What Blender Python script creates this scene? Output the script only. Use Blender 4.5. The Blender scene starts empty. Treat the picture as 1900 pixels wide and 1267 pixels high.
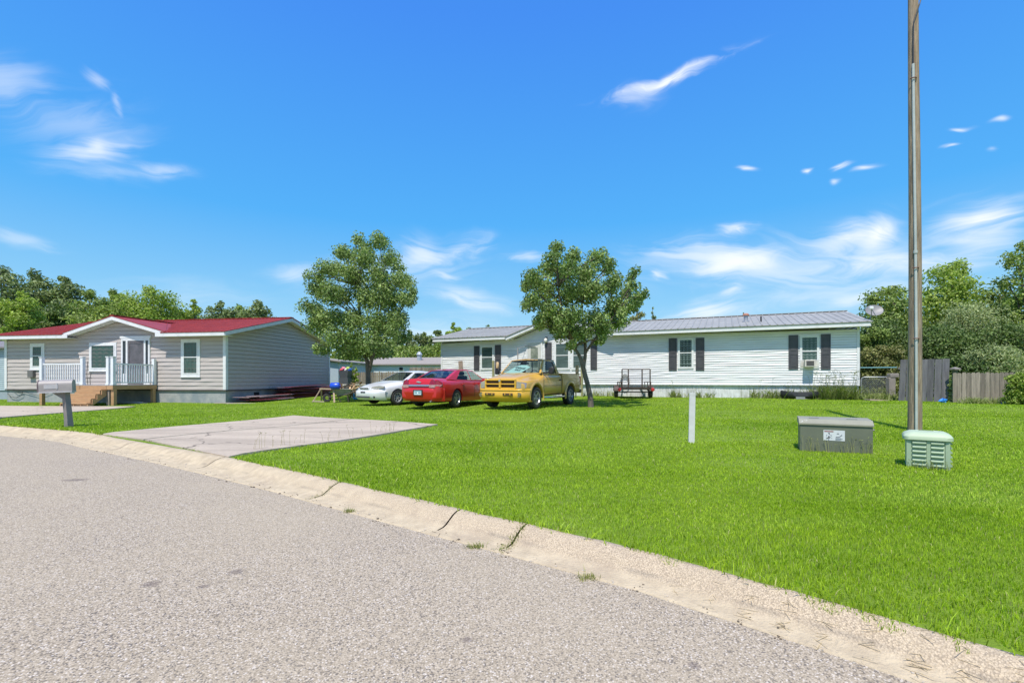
import bpy, math, random
import numpy as np
from mathutils import Vector, Matrix
R = math.radians
SC = bpy.context.scene
COL = SC.collection
rng = np.random.default_rng(7)
random.seed(7)

# ---------------------------------------------------------------- camera
F, HX, HY, CZ = 900.0, 950.0, 704.0, 1.30     # focal length and horizon of the 1900 px wide photograph
cam_d = bpy.data.cameras.new('camera'); cam = bpy.data.objects.new('camera', cam_d); COL.objects.link(cam)
cam.location = (0, 0, CZ); cam.rotation_euler = (R(90), 0, 0)
cam_d.sensor_width = 36.0; cam_d.lens = F/1900*36.0; cam_d.shift_y = (HY-633.5)/1900.0
cam_d.clip_start = 0.05; cam_d.clip_end = 5000
SC.camera = cam

# ---------------------------------------------------------------- light
SUN_EL, SUN_T = R(62), R(17)          # elevation; azimuth measured from -Y towards -X
SUNV = Vector((-math.sin(SUN_T)*math.cos(SUN_EL), -math.cos(SUN_T)*math.cos(SUN_EL), math.sin(SUN_EL)))
sd = bpy.data.lights.new('sun', 'SUN'); sd.energy = 3.6; sd.angle = R(0.5); sd.color = (1.0, 0.945, 0.86)
sun = bpy.data.objects.new('sun', sd); COL.objects.link(sun)
sun.rotation_euler = SUNV.to_track_quat('Z', 'Y').to_euler()
SC.view_settings.view_transform = 'Standard'; SC.view_settings.look = 'None'
SC.view_settings.exposure = 0.56; SC.view_settings.gamma = 1.0
try: SC.view_settings.use_curve_mapping = False
except Exception: pass

W = bpy.data.worlds.new('World'); SC.world = W; W.use_nodes = True
wt = W.node_tree; wt.nodes.clear()
def N(t, typ, **kw):
    n = t.nodes.new(typ)
    for k, v in kw.items(): setattr(n, k, v)
    return n
def L(t, a, b): t.links.new(a, b)
def M_(t, op, a, b=None, c=None, clamp=False):
    n = N(t, 'ShaderNodeMath', operation=op); n.use_clamp = clamp
    for i, v in enumerate((a, b, c)):
        if v is None: continue
        if isinstance(v, (int, float)): n.inputs[i].default_value = v
        else: L(t, v, n.inputs[i])
    return n.outputs[0]
def mixc(t, fac, a, b, bt='MIX'):
    n = N(t, 'ShaderNodeMix', data_type='RGBA', blend_type=bt)
    for s, v in ((n.inputs[0], fac), (n.inputs[6], a), (n.inputs[7], b)):
        if isinstance(v, (int, float)): s.default_value = v
        elif isinstance(v, tuple): s.default_value = (*v, 1)
        else: L(t, v, s)
    return n.outputs[2]
def build_world():
    t = wt
    sky = N(t, 'ShaderNodeTexSky', sky_type='NISHITA'); sky.sun_disc = False
    sky.sun_elevation = SUN_EL
    sky.sun_rotation = math.atan2(SUNV.x, SUNV.y)
    sky.altitude = 0; sky.air_density = 1.0; sky.dust_density = 0.25; sky.ozone_density = 2.2
    hs = N(t, 'ShaderNodeHueSaturation'); hs.inputs['Hue'].default_value = 0.497
    hs.inputs['Saturation'].default_value = 1.22; hs.inputs['Value'].default_value = 1.35
    L(t, sky.outputs[0], hs.inputs['Color'])
    tc = N(t, 'ShaderNodeTexCoord'); sx = N(t, 'ShaderNodeSeparateXYZ'); L(t, tc.outputs['Generated'], sx.inputs[0])
    az = M_(t, 'ARCTAN2', sx.outputs[0], sx.outputs[1]); el = M_(t, 'ARCSINE', sx.outputs[2])
    cb = N(t, 'ShaderNodeCombineXYZ'); L(t, az, cb.inputs[0]); L(t, el, cb.inputs[1])
    # bend the coordinates a little so that no cloud is a plain ellipse
    nz = N(t, 'ShaderNodeTexNoise'); nz.inputs['Scale'].default_value = 8; nz.inputs['Detail'].default_value = 3; nz.inputs['Roughness'].default_value = .5
    L(t, cb.outputs[0], nz.inputs['Vector'])
    off = N(t, 'ShaderNodeVectorMath', operation='SUBTRACT'); L(t, nz.outputs['Color'], off.inputs[0]); off.inputs[1].default_value = (.5, .5, .5)
    sc_ = N(t, 'ShaderNodeVectorMath', operation='MULTIPLY'); L(t, off.outputs[0], sc_.inputs[0]); sc_.inputs[1].default_value = (.07, .045, 0)
    P = N(t, 'ShaderNodeVectorMath', operation='ADD'); L(t, cb.outputs[0], P.inputs[0]); L(t, sc_.outputs[0], P.inputs[1])
    FIB = {}
    def fibre(an, wd):         # a few shared streak textures, each running along one direction
        a = min((-.5, -.18, .12, .42, .85), key=lambda q: abs(q-an)); fine = wd < .022; k = (a, fine)
        if k not in FIB:
            mp = N(t, 'ShaderNodeMapping', vector_type='TEXTURE'); mp.inputs['Rotation'].default_value = (0, 0, a); sc = (.085, .017, 1) if fine else (.20, .038, 1); mp.inputs['Scale'].default_value = sc
            L(t, P.outputs[0], mp.inputs[0])
            n = N(t, 'ShaderNodeTexNoise', noise_dimensions='2D'); n.inputs['Scale'].default_value = 1.; n.inputs['Detail'].default_value = 5; n.inputs['Roughness'].default_value = .62; n.inputs['Distortion'].default_value = .7
            L(t, mp.outputs[0], n.inputs['Vector']); FIB[k] = n.outputs[0]
        return FIB[k]
    def pt(px, py):
        a = math.atan((px-HX)/F); return a, math.atan((HY-py)/F*math.cos(a))
    # start, end (photo pixels on the sky), width, strength, which streaks, how solid
    CL = [((0,300),(370,318),24,.35,2,.3), ((20,290),(290,262),24,.85,2,.62), ((150,250),(215,285),24,.6,1,.6), ((-120,165),(110,140),60,.38,2,.5),
          ((148,112),(205,165),13,.42,2,.7), ((205,150),(212,215),9,.30,2,.7), ((-40,250),(330,225),70,.30,2,.2), ((190,300),(390,318),14,.38,2,.6),
          ((1080,193),(1415,70),10,1.0,1,.8), ((1110,200),(1240,158),20,.45,1,.4),
          ((740,490),(945,436),24,.62,1,.65), ((715,452),(850,478),32,.65,1,.75), ((460,506),(640,500),20,.48,2,.6),
          ((790,507),(860,520),9,.5,2,.6), ((780,545),(1000,580),20,.6,2,.5), ((760,530),(930,560),26,.35,2,.5),
          ((1130,470),(1500,462),34,.5,1,.25), ((1240,515),(1500,462),25,.9,1,.7), ((1470,445),(1690,420),30,.75,1,.5), ((1590,395),(1668,470),44,.95,1,.66),
          ((1480,495),(1960,480),30,.62,1,.45), ((1690,425),(1960,368),44,.92,1,.6), ((1318,432),(1412,426),12,.85,2,.7), ((1210,500),(1245,522),10,.7,2,.7),
          ((1190,592),(1440,566),26,.75,2,.55), ((1320,548),(1410,536),11,.7,2,.6), ((1500,560),(1640,552),16,.35,2,.5), ((1700,455),(1960,430),32,.6,1,.3),
          ((1366,305),(1414,314),5,.8,2,.7), ((1484,313),(1522,312),5.5,.9,2,.8), ((1546,319),(1598,307),6,.85,1,.8), ((1582,325),(1645,304),5,.8,1,.8), ((1545,338),(1576,337),6,.6,2,.7),
          ((1742,243),(1812,229),4.5,.8,1,.7), ((1822,222),(1890,213),4,.7,2,.7), ((1732,275),(1794,261),4.5,.7,1,.6), ((1830,268),(1866,268),6,.4,2,.7),
          ((-60,440),(150,468),20,.36,2,.4), ((925,480),(1030,474),10,.5,2,.6), ((640,600),(980,640),40,.45,2,.55), ((1100,500),(1960,455),62,.55,1,.4), ((1250,560),(1960,520),40,.35,1,.4), ((480,520),(960,470),42,.35,1,.4), ((0,520),(560,560),40,.22,2,.2)]
    tot = None
    for (p0, p1, w, st, k, solid) in CL:
        a0, e0 = pt(*p0); a1, e1 = pt(*p1)
        ca, ce = (a0+a1)/2, (e0+e1)/2
        ln = math.hypot(a1-a0, e1-e0)/2*1.25; pass; an = math.atan2(e1-e0, a1-a0)
        wd = w/F*math.cos(ca)**1.5*1.7
        mp = N(t, 'ShaderNodeMapping', vector_type='TEXTURE'); mp.inputs['Location'].default_value = (ca, ce, 0)
        mp.inputs['Rotation'].default_value = (0, 0, an); mp.inputs['Scale'].default_value = (ln, wd, 1)
        L(t, P.outputs[0], mp.inputs[0])
        vl = N(t, 'ShaderNodeVectorMath', operation='LENGTH'); L(t, mp.outputs[0], vl.inputs[0])
        fn = fibre(an, wd)
        # the edge is eaten away by the same noise
        dd = M_(t, 'ADD', vl.outputs['Value'], M_(t, 'MULTIPLY', M_(t, 'SUBTRACT', fn, .5), -1.9))
        mr = N(t, 'ShaderNodeMapRange', interpolation_type='SMOOTHERSTEP'); mr.inputs[1].default_value = 1.05; mr.inputs[2].default_value = -.35
        mr.inputs[3].default_value = 0; mr.inputs[4].default_value = min(1., st*(1.05 if p0[0] > 1120 and w > 15 else .95))
        L(t, dd, mr.inputs[0])
        lim = N(t, 'ShaderNodeMapRange', interpolation_type='SMOOTHSTEP'); lim.inputs[1].default_value = 1.0; lim.inputs[2].default_value = .05; L(t, vl.outputs['Value'], lim.inputs[0])
        v = M_(t, 'MULTIPLY', mr.outputs[0], lim.outputs[0])
        tot = v if tot is None else M_(t, 'ADD', tot, M_(t, 'MULTIPLY', v, M_(t, 'SUBTRACT', 1.0, tot, clamp=True)))
    # clouds behind the camera
    nb = N(t, 'ShaderNodeTexNoise'); nb.inputs['Scale'].default_value = 3; nb.inputs['Detail'].default_value = 3
    L(t, tc.outputs['Generated'], nb.inputs['Vector'])
    rb = N(t, 'ShaderNodeMapRange'); rb.inputs[1].default_value = .52; rb.inputs[2].default_value = .8; L(t, nb.outputs[0], rb.inputs[0])
    bk = N(t, 'ShaderNodeMapRange'); bk.inputs[1].default_value = .1; bk.inputs[2].default_value = -.4; L(t, sx.outputs[1], bk.inputs[0])
    tot = M_(t, 'ADD', tot, M_(t, 'MULTIPLY', rb.outputs[0], bk.outputs[0]), clamp=True)
    # thin milky air low over the trees
    hz = N(t, 'ShaderNodeMapRange', interpolation_type='SMOOTHSTEP'); hz.inputs[1].default_value = .30; hz.inputs[2].default_value = .0; hz.inputs[4].default_value = .42
    L(t, sx.outputs[2], hz.inputs[0])
    cr = N(t, 'ShaderNodeValToRGB'); L(t, M_(t, 'MAXIMUM', sx.outputs[2], 0.0), cr.inputs[0]); e = cr.color_ramp.elements
    e[0].position = 0; e[0].color = (.48,.69,.80,1); e[1].position = 1; e[1].color = (.035,.20,.72,1)
    for p_, c_ in ((.06,(.37,.635,.81)),(.15,(.225,.55,.85)),(.30,(.075,.42,.91)),(.60,(.055,.27,.90))): q = e.new(p_); q.color = (*c_, 1)
    grad = N(t, 'ShaderNodeVectorMath', operation='SCALE'); L(t, cr.outputs[0], grad.inputs[0]); grad.inputs['Scale'].default_value = 4.75
    c1 = mixc(t, .90, hs.outputs[0], grad.outputs[0])
    c2 = mixc(t, tot, c1, (4.75, 4.95, 5.15))
    bg = N(t, 'ShaderNodeBackground'); bg.inputs[1].default_value = .145; L(t, c2, bg.inputs[0])
    o = N(t, 'ShaderNodeOutputWorld'); L(t, bg.outputs[0], o.inputs[0])
build_world()

# ---------------------------------------------------------------- materials
MATS = {}
def mat(name, c, c2=None, rough=.7, metal=0., scale=8., detail=4., bump=0., bscale=None, lo=.35, hi=.65, stretch=(1,1,1), spec=.5, coat=0., extra=None, island=0., coord='Object', aniso_noise=None):
    if name in MATS: return MATS[name]
    m = bpy.data.materials.new(name); m.use_nodes = True; t = m.node_tree; b = t.nodes['Principled BSDF']
    b.inputs['Roughness'].default_value = rough; b.inputs['Metallic'].default_value = metal
    b.inputs['Specular IOR Level'].default_value = spec; b.inputs['Coat Weight'].default_value = coat; b.inputs['Coat Roughness'].default_value = .04
    tc = N(t, 'ShaderNodeTexCoord'); mp = N(t, 'ShaderNodeMapping'); mp.inputs['Scale'].default_value = stretch; L(t, tc.outputs[coord], mp.inputs[0])
    nz = N(t, 'ShaderNodeTexNoise'); nz.inputs['Scale'].default_value = scale; nz.inputs['Detail'].default_value = detail; nz.inputs['Roughness'].default_value = .62
    L(t, mp.outputs[0], nz.inputs['Vector'])
    r = N(t, 'ShaderNodeMapRange'); r.inputs[1].default_value = lo; r.inputs[2].default_value = hi; L(t, nz.outputs[0], r.inputs[0])
    col = mixc(t, r.outputs[0], c, c2 if c2 else tuple(x*.88 for x in c))
    if island:
        g = N(t, 'ShaderNodeNewGeometry'); h = N(t, 'ShaderNodeHueSaturation')
        v = N(t, 'ShaderNodeMapRange'); v.inputs[3].default_value = 1-island; v.inputs[4].default_value = 1+island; L(t, g.outputs['Random Per Island'], v.inputs[0])
        L(t, v.outputs[0], h.inputs['Value']); L(t, col, h.inputs['Color']); col = h.outputs[0]
    if extra: col = extra(t, tc, col, b)
    L(t, col, b.inputs['Base Color'])
    if bump:
        bp = N(t, 'ShaderNodeBump'); bp.inputs['Strength'].default_value = bump; bp.inputs['Distance'].default_value = .02
        n2 = N(t, 'ShaderNodeTexNoise'); n2.inputs['Scale'].default_value = bscale or scale*3; n2.inputs['Detail'].default_value = 4
        L(t, mp.outputs[0], n2.inputs['Vector']); L(t, n2.outputs[0], bp.inputs['Height']); L(t, bp.outputs[0], b.inputs['Normal'])
    MATS[name] = m; return m
def leafmat(name, c, c2, trans=.35, scale=.9, var=.35):
    if name in MATS: return MATS[name]
    m = bpy.data.materials.new(name); m.use_nodes = True; t = m.node_tree; b = t.nodes['Principled BSDF']; out = t.nodes['Material Output']
    tc = N(t, 'ShaderNodeTexCoord'); nz = N(t, 'ShaderNodeTexNoise'); nz.inputs['Scale'].default_value = scale; nz.inputs['Detail'].default_value = 3
    L(t, tc.outputs['Object'], nz.inputs['Vector'])
    r = N(t, 'ShaderNodeMapRange'); r.inputs[1].default_value = .38; r.inputs[2].default_value = .62; L(t, nz.outputs[0], r.inputs[0])
    g = N(t, 'ShaderNodeNewGeometry')
    f = M_(t, 'ADD', M_(t, 'MULTIPLY', r.outputs[0], .5), M_(t, 'MULTIPLY', g.outputs['Random Per Island'], .5))
    col = mixc(t, f, c, c2)
    h = N(t, 'ShaderNodeHueSaturation'); v = N(t, 'ShaderNodeMapRange'); v.inputs[3].default_value = 1-var; v.inputs[4].default_value = 1+var
    if name == 'grass_blade':     # broad lighter and duller swaths in the turf
        n2 = N(t, 'ShaderNodeTexNoise'); n2.inputs['Scale'].default_value = .45; n2.inputs['Detail'].default_value = 7; n2.inputs['Roughness'].default_value = .65; n2.inputs['Distortion'].default_value = .6
        mp = N(t, 'ShaderNodeMapping'); mp.inputs['Scale'].default_value = (.6, 1.5, 1); L(t, tc.outputs['Object'], mp.inputs[0]); L(t, mp.outputs[0], n2.inputs['Vector'])
        r2 = N(t, 'ShaderNodeMapRange'); r2.inputs[1].default_value = .45; r2.inputs[2].default_value = .68; r2.inputs[4].default_value = .75; L(t, n2.outputs[0], r2.inputs[0])
        col = mixc(t, r2.outputs[0], col, (.38,.51,.06))
        r4 = N(t, 'ShaderNodeMapRange'); r4.inputs[1].default_value = .46; r4.inputs[2].default_value = .33; r4.inputs[4].default_value = .55; L(t, n2.outputs[0], r4.inputs[0])
        col = mixc(t, r4.outputs[0], col, (.14,.28,.008))
        col = mixc(t, M_(t, 'GREATER_THAN', g.outputs['Random Per Island'], .965), col, (.42,.40,.16))
    rr = M_(t, 'FRACT', M_(t, 'MULTIPLY', g.outputs['Random Per Island'], 7.13)); L(t, rr, v.inputs[0]); L(t, v.outputs[0], h.inputs['Value']); L(t, col, h.inputs['Color'])
    L(t, h.outputs[0], b.inputs['Base Color']); b.inputs['Roughness'].default_value = .5; b.inputs['Specular IOR Level'].default_value = .35
    tr = N(t, 'ShaderNodeBsdfTranslucent'); L(t, mixc(t, 1.0, h.outputs[0], (1.15, 1.3, .55), 'MULTIPLY'), tr.inputs[0])
    mx = N(t, 'ShaderNodeMixShader'); mx.inputs[0].default_value = trans; L(t, b.outputs[0], mx.inputs[1]); L(t, tr.outputs[0], mx.inputs[2])
    L(t, mx.outputs[0], out.inputs[0]); MATS[name] = m; return m
def glassmat(name, tint, a=.45, rough=.03):
    if name in MATS: return MATS[name]
    m = bpy.data.materials.new(name); m.use_nodes = True; t = m.node_tree; b = t.nodes['Principled BSDF']; out = t.nodes['Material Output']
    b.inputs['Base Color'].default_value = (*tint, 1); b.inputs['Roughness'].default_value = rough; b.inputs['Specular IOR Level'].default_value = .8
    tr = N(t, 'ShaderNodeBsdfTransparent'); tr.inputs[0].default_value = (.75, .85, .82, 1)
    mx = N(t, 'ShaderNodeMixShader'); mx.inputs[0].default_value = a; L(t, b.outputs[0], mx.inputs[1]); L(t, tr.outputs[0], mx.inputs[2])
    L(t, mx.outputs[0], out.inputs[0]); MATS[name] = m; return m

# ---------------------------------------------------------------- objects
def tag(o, label=None, cat=None, group=None, kind=None):
    if label: o['label'] = label
    if cat: o['category'] = cat
    if group: o['group'] = group
    if kind: o['kind'] = kind
    return o
def thing(name, label, cat, loc=(0,0,0), rz=0., group=None):
    o = bpy.data.objects.new(name, None); COL.objects.link(o); o.location = loc; o.rotation_euler = (0, 0, rz); o.empty_display_size = .2
    return tag(o, label, cat, group)
class MB:
    def __init__(s): s.v = []; s.f = []; s.mi = []; s.cur = 0
    def add(s, vs, fs, M=None):
        k = len(s.v)
        for p in vs:
            p = Vector(p)
            s.v.append(tuple(M @ p) if M is not None else tuple(p))
        for f in fs: s.f.append(tuple(i+k for i in f)); s.mi.append(s.cur)
        return s
    def box(s, lo, hi, M=None, bev=0.):
        x0,y0,z0 = lo; x1,y1,z1 = hi
        if bev:
            b = min(bev, abs(x1-x0)*.45, abs(y1-y0)*.45, abs(z1-z0)*.45)
            pts = []
            for zz, ins in ((z0,b),(z0+b,0),(z1-b,0),(z1,b)):
                pts += [(x0+ins+ (b if not ins else 0),y0+ins,zz),(x1-ins-(b if not ins else 0),y0+ins,zz),(x1-ins,y0+ins+(b if not ins else 0),zz),(x1-ins,y1-ins-(b if not ins else 0),zz),
                        (x1-ins-(b if not ins else 0),y1-ins,zz),(x0+ins+(b if not ins else 0),y1-ins,zz),(x0+ins,y1-ins-(b if not ins else 0),zz),(x0+ins,y0+ins+(b if not ins else 0),zz)]
            fs = [tuple(range(7,-1,-1)), tuple(range(24,32))]
            for r in range(3):
                for i in range(8): fs.append((r*8+i, r*8+(i+1)%8, (r+1)*8+(i+1)%8, (r+1)*8+i))
            return s.add(pts, fs, M)
        return s.add([(x0,y0,z0),(x1,y0,z0),(x1,y1,z0),(x0,y1,z0),(x0,y0,z1),(x1,y0,z1),(x1,y1,z1),(x0,y1,z1)],
                     [(0,3,2,1),(4,5,6,7),(0,1,5,4),(1,2,6,5),(2,3,7,6),(3,0,4,7)], M)
    def quad(s, a, b, c, d): return s.add([a,b,c,d], [(0,1,2,3)])
    def prism(s, poly, vec, M=None):
        n = len(poly); vec = Vector(vec)
        vs = [Vector(p) for p in poly] + [Vector(p)+vec for p in poly]
        return s.add(vs, [tuple(range(n-1,-1,-1)), tuple(range(n,2*n))] + [(i,(i+1)%n,n+(i+1)%n,n+i) for i in range(n)], M)
    def bar(s, a, b, w, h=None, up=(0,0,1)):
        h = h or w; a, b = Vector(a), Vector(b); d = (b-a); l = d.length; d.normalize()
        up = Vector(up)
        if abs(d.dot(up)) > .98: up = Vector((0,1,0))
        sx = d.cross(up).normalized(); sz = sx.cross(d).normalized()
        P = lambda o, i, j: o + sx*i*w/2 + sz*j*h/2
        return s.add([P(a,-1,-1),P(a,1,-1),P(a,1,1),P(a,-1,1),P(b,-1,-1),P(b,1,-1),P(b,1,1),P(b,-1,1)],
                     [(0,3,2,1),(4,5,6,7),(0,1,5,4),(1,2,6,5),(2,3,7,6),(3,0,4,7)])
    def tube(s, pts, rad, n=8, cap=True):
        pts = [Vector(p) for p in pts]
        if isinstance(rad, (int,float)): rad = [rad]*len(pts)
        k = len(s.v); ref = Vector((0,0,1))
        d0 = (pts[1]-pts[0]).normalized()
        if abs(d0.dot(ref)) > .9: ref = Vector((1,0,0))
        x = d0.cross(ref).normalized()
        for i, p in enumerate(pts):
            d = (pts[min(i+1,len(pts)-1)]-pts[max(i-1,0)]).normalized()
            x = (x - d*x.dot(d)).normalized(); y = d.cross(x)
            for j in range(n):
                a = 2*math.pi*j/n; q = p + (x*math.cos(a)+y*math.sin(a))*rad[i]; s.v.append(tuple(q))
        for i in range(len(pts)-1):
            for j in range(n):
                s.f.append((k+i*n+j, k+i*n+(j+1)%n, k+(i+1)*n+(j+1)%n, k+(i+1)*n+j)); s.mi.append(s.cur)
        if cap:
            s.f.append(tuple(k+j for j in range(n-1,-1,-1))); s.f.append(tuple(k+(len(pts)-1)*n+j for j in range(n))); s.mi += [s.cur]*2
        return s
    def lathe(s, prof, n=24, M=None):     # prof: (r, z), about local z
        k = []
        for r, z in prof:
            for j in range(n):
                a = 2*math.pi*j/n; k.append((r*math.cos(a), r*math.sin(a), z))
        fs = [(i*n+j, i*n+(j+1)%n, (i+1)*n+(j+1)%n, (i+1)*n+j) for i in range(len(prof)-1) for j in range(n)]
        return s.add(k, fs, M)
    def ball(s, c, r, M=None, n=12, m=8, jit=0.):
        vs = []
        if isinstance(r, (int,float)): r = (r,r,r)
        for i in range(m+1):
            th = math.pi*i/m
            for j in range(n):
                a = 2*math.pi*j/n; q = 1+random.uniform(-jit, jit)
                vs.append((c[0]+r[0]*math.sin(th)*math.cos(a)*q, c[1]+r[1]*math.sin(th)*math.sin(a)*q, c[2]+r[2]*math.cos(th)*q))
        return s.add(vs, [(i*n+j, (i+1)*n+j, (i+1)*n+(j+1)%n, i*n+(j+1)%n) for i in range(m) for j in range(n)], M)
    def build(s, name, m, parent=None, smooth=None, label=None):
        me = bpy.data.meshes.new(name); me.from_pydata(s.v, [], s.f); me.validate()
        for mm in (m if isinstance(m, (list,tuple)) else [m]): me.materials.append(mm)
        if isinstance(m, (list,tuple)) and len(s.mi) == len(me.polygons): me.polygons.foreach_set('material_index', s.mi)
        o = bpy.data.objects.new(name, me); COL.objects.link(o)
        if parent: o.parent = parent
        if smooth is not None:
            import bmesh
            bm = bmesh.new(); bm.from_mesh(me); bmesh.ops.remove_doubles(bm, verts=bm.verts, dist=1e-4); bm.to_mesh(me); bm.free()
            me.polygons.foreach_set('use_smooth', [True]*len(me.polygons)); me.set_sharp_from_angle(angle=R(smooth))
        if label: o['label'] = label
        return o
def build_each(b, name, m, parent, smooth=None):
    """one object for every separate piece collected in b"""
    par = list(range(len(b.v)))
    def find(i):
        while par[i] != i: par[i] = par[par[i]]; i = par[i]
        return i
    for f in b.f:
        for i in f[1:]: par[find(i)] = find(f[0])
    grp = {}
    for f in b.f: grp.setdefault(find(f[0]), []).append(f)
    res = []
    for fs in grp.values():
        ids = sorted({i for f in fs for i in f}); mp = {i: k for k, i in enumerate(ids)}; q = MB(); q.add([b.v[i] for i in ids], [tuple(mp[i] for i in f) for f in fs]); res.append(q.build(name, m, parent, smooth))
    return res
def raw(name, V, Fq, m, parent=None, smooth=False):
    me = bpy.data.meshes.new(name); V = np.asarray(V, np.float32); Fq = np.asarray(Fq, np.int32); n, k = Fq.shape
    me.vertices.add(len(V)); me.vertices.foreach_set('co', V.ravel())
    me.loops.add(n*k); me.loops.foreach_set('vertex_index', Fq.ravel())
    me.polygons.add(n); me.polygons.foreach_set('loop_start', np.arange(n, dtype=np.int32)*k)
    me.polygons.foreach_set('use_smooth', np.full(n, smooth))
    me.update(calc_edges=True); me.materials.append(m)
    o = bpy.data.objects.new(name, me); COL.objects.link(o)
    if parent: o.parent = parent
    return o

# ---------------------------------------------------------------- terrain
E0 = np.array([(-300,150),(-60,33),(-20,14.9),(-11.2,10.95),(-9.7,10.26),(-8.1,9.2),(-6.4,8.1),(-5.0,7.18),(-3.12,5.87),(-1.25,4.48),(-.04,3.59),(.76,2.99),(1.34,2.46),(1.73,2.08),(2.6,1.15),(4,-.8),(7,-5.5),(12,-14),(30,-50),(120,-230)], float)
W0 = np.array([.6,.6,.6,.58,.56,.54,.53,.52,.48,.42,.38,.34,.31,.30,.30,.30,.3,.3,.3,.3])
def resample(P, w):
    q, ww = [], []
    for i in range(len(P)-1):
        p0, p1, p2, p3 = P[max(i-1,0)], P[i], P[i+1], P[min(i+2,len(P)-1)]
        d = np.linalg.norm(p2-p1); far = np.linalg.norm(p1) > 40 and np.linalg.norm(p2) > 30
        n = 4 if far else max(2, int(d/.18))
        m1 = (p2-p0)*.5*min(1, d*2/np.linalg.norm(p2-p0)); m2 = (p3-p1)*.5*min(1, d*2/np.linalg.norm(p3-p1))
        for k in range(n):
            u = k/n; h = 2*u**3-3*u**2+1, u**3-2*u**2+u, -2*u**3+3*u**2, u**3-u**2
            q.append(h[0]*p1+h[1]*m1+h[2]*p2+h[3]*m2); ww.append(w[i]*(1-u)+w[i+1]*u)
    q.append(P[-1]); ww.append(w[-1]); return np.array(q), np.array(ww)
EP, EW = resample(E0, W0)
def normals(P):
    d = np.gradient(P, axis=0); d /= np.linalg.norm(d, axis=1)[:,None]
    for _ in range(3): d[1:-1] = (d[:-2]+d[1:-1]+d[2:])/3
    d /= np.linalg.norm(d, axis=1)[:,None]
    return np.stack([-d[:,1], d[:,0]], 1)          # to the lawn side
EN = normals(EP)
BP = EP + EN*EW[:,None]
SA = BP[:-1]; SD = BP[1:]-BP[:-1]; SL = (SD**2).sum(1)
def sdist(x, y):        # signed distance to the back edge of the kerb, lawn side positive
    x = np.atleast_1d(np.asarray(x, float)).ravel(); y = np.atleast_1d(np.asarray(y, float)).ravel(); res = np.empty(x.shape)
    for c in range(0, len(x), 4000):
        X, Y = x[c:c+4000,None], y[c:c+4000,None]; t = np.clip(((X-SA[:,0])*SD[:,0]+(Y-SA[:,1])*SD[:,1])/SL, 0, 1)
        ex, ey = X-(SA[:,0]+t*SD[:,0]), Y-(SA[:,1]+t*SD[:,1]); r = ex*ex+ey*ey; k = r.argmin(1); n = np.arange(len(k))
        res[c:c+4000] = np.sqrt(r[n,k])*np.sign(SD[k,0]*ey[n,k]-SD[k,1]*ex[n,k])
    return res
def hs_(s): return .13 + .31*np.clip(s/18.5, 0, 1)**2
def undul(x, y): return .018*np.sin(x*.9+1)*np.cos(y*.7) + .012*np.sin(x*.37+y*.51)
def G(x, y):
    s = sdist(x, y); z = np.where(s > 0, hs_(s) + undul(np.asarray(x), np.asarray(y))*np.clip(s/2, 0, 1), np.clip(.13+s*.4, 0, .13))
    return float(z[0]) if z.size == 1 else z
def gp(px, py):         # the point of the ground seen at a photo pixel
    d = 900*1.1/max(py-HY, 5)
    for _ in range(12): d = F*(CZ-G((px-HX)/F*d, d))/max(py-HY, 5)
    return ((px-HX)/F*d, d, G((px-HX)/F*d, d))
def at(px, d): x = (px-HX)/F*d; return (x, d, G(x, d))
def zat(py, d): return CZ+(HY-py)/F*d
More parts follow.
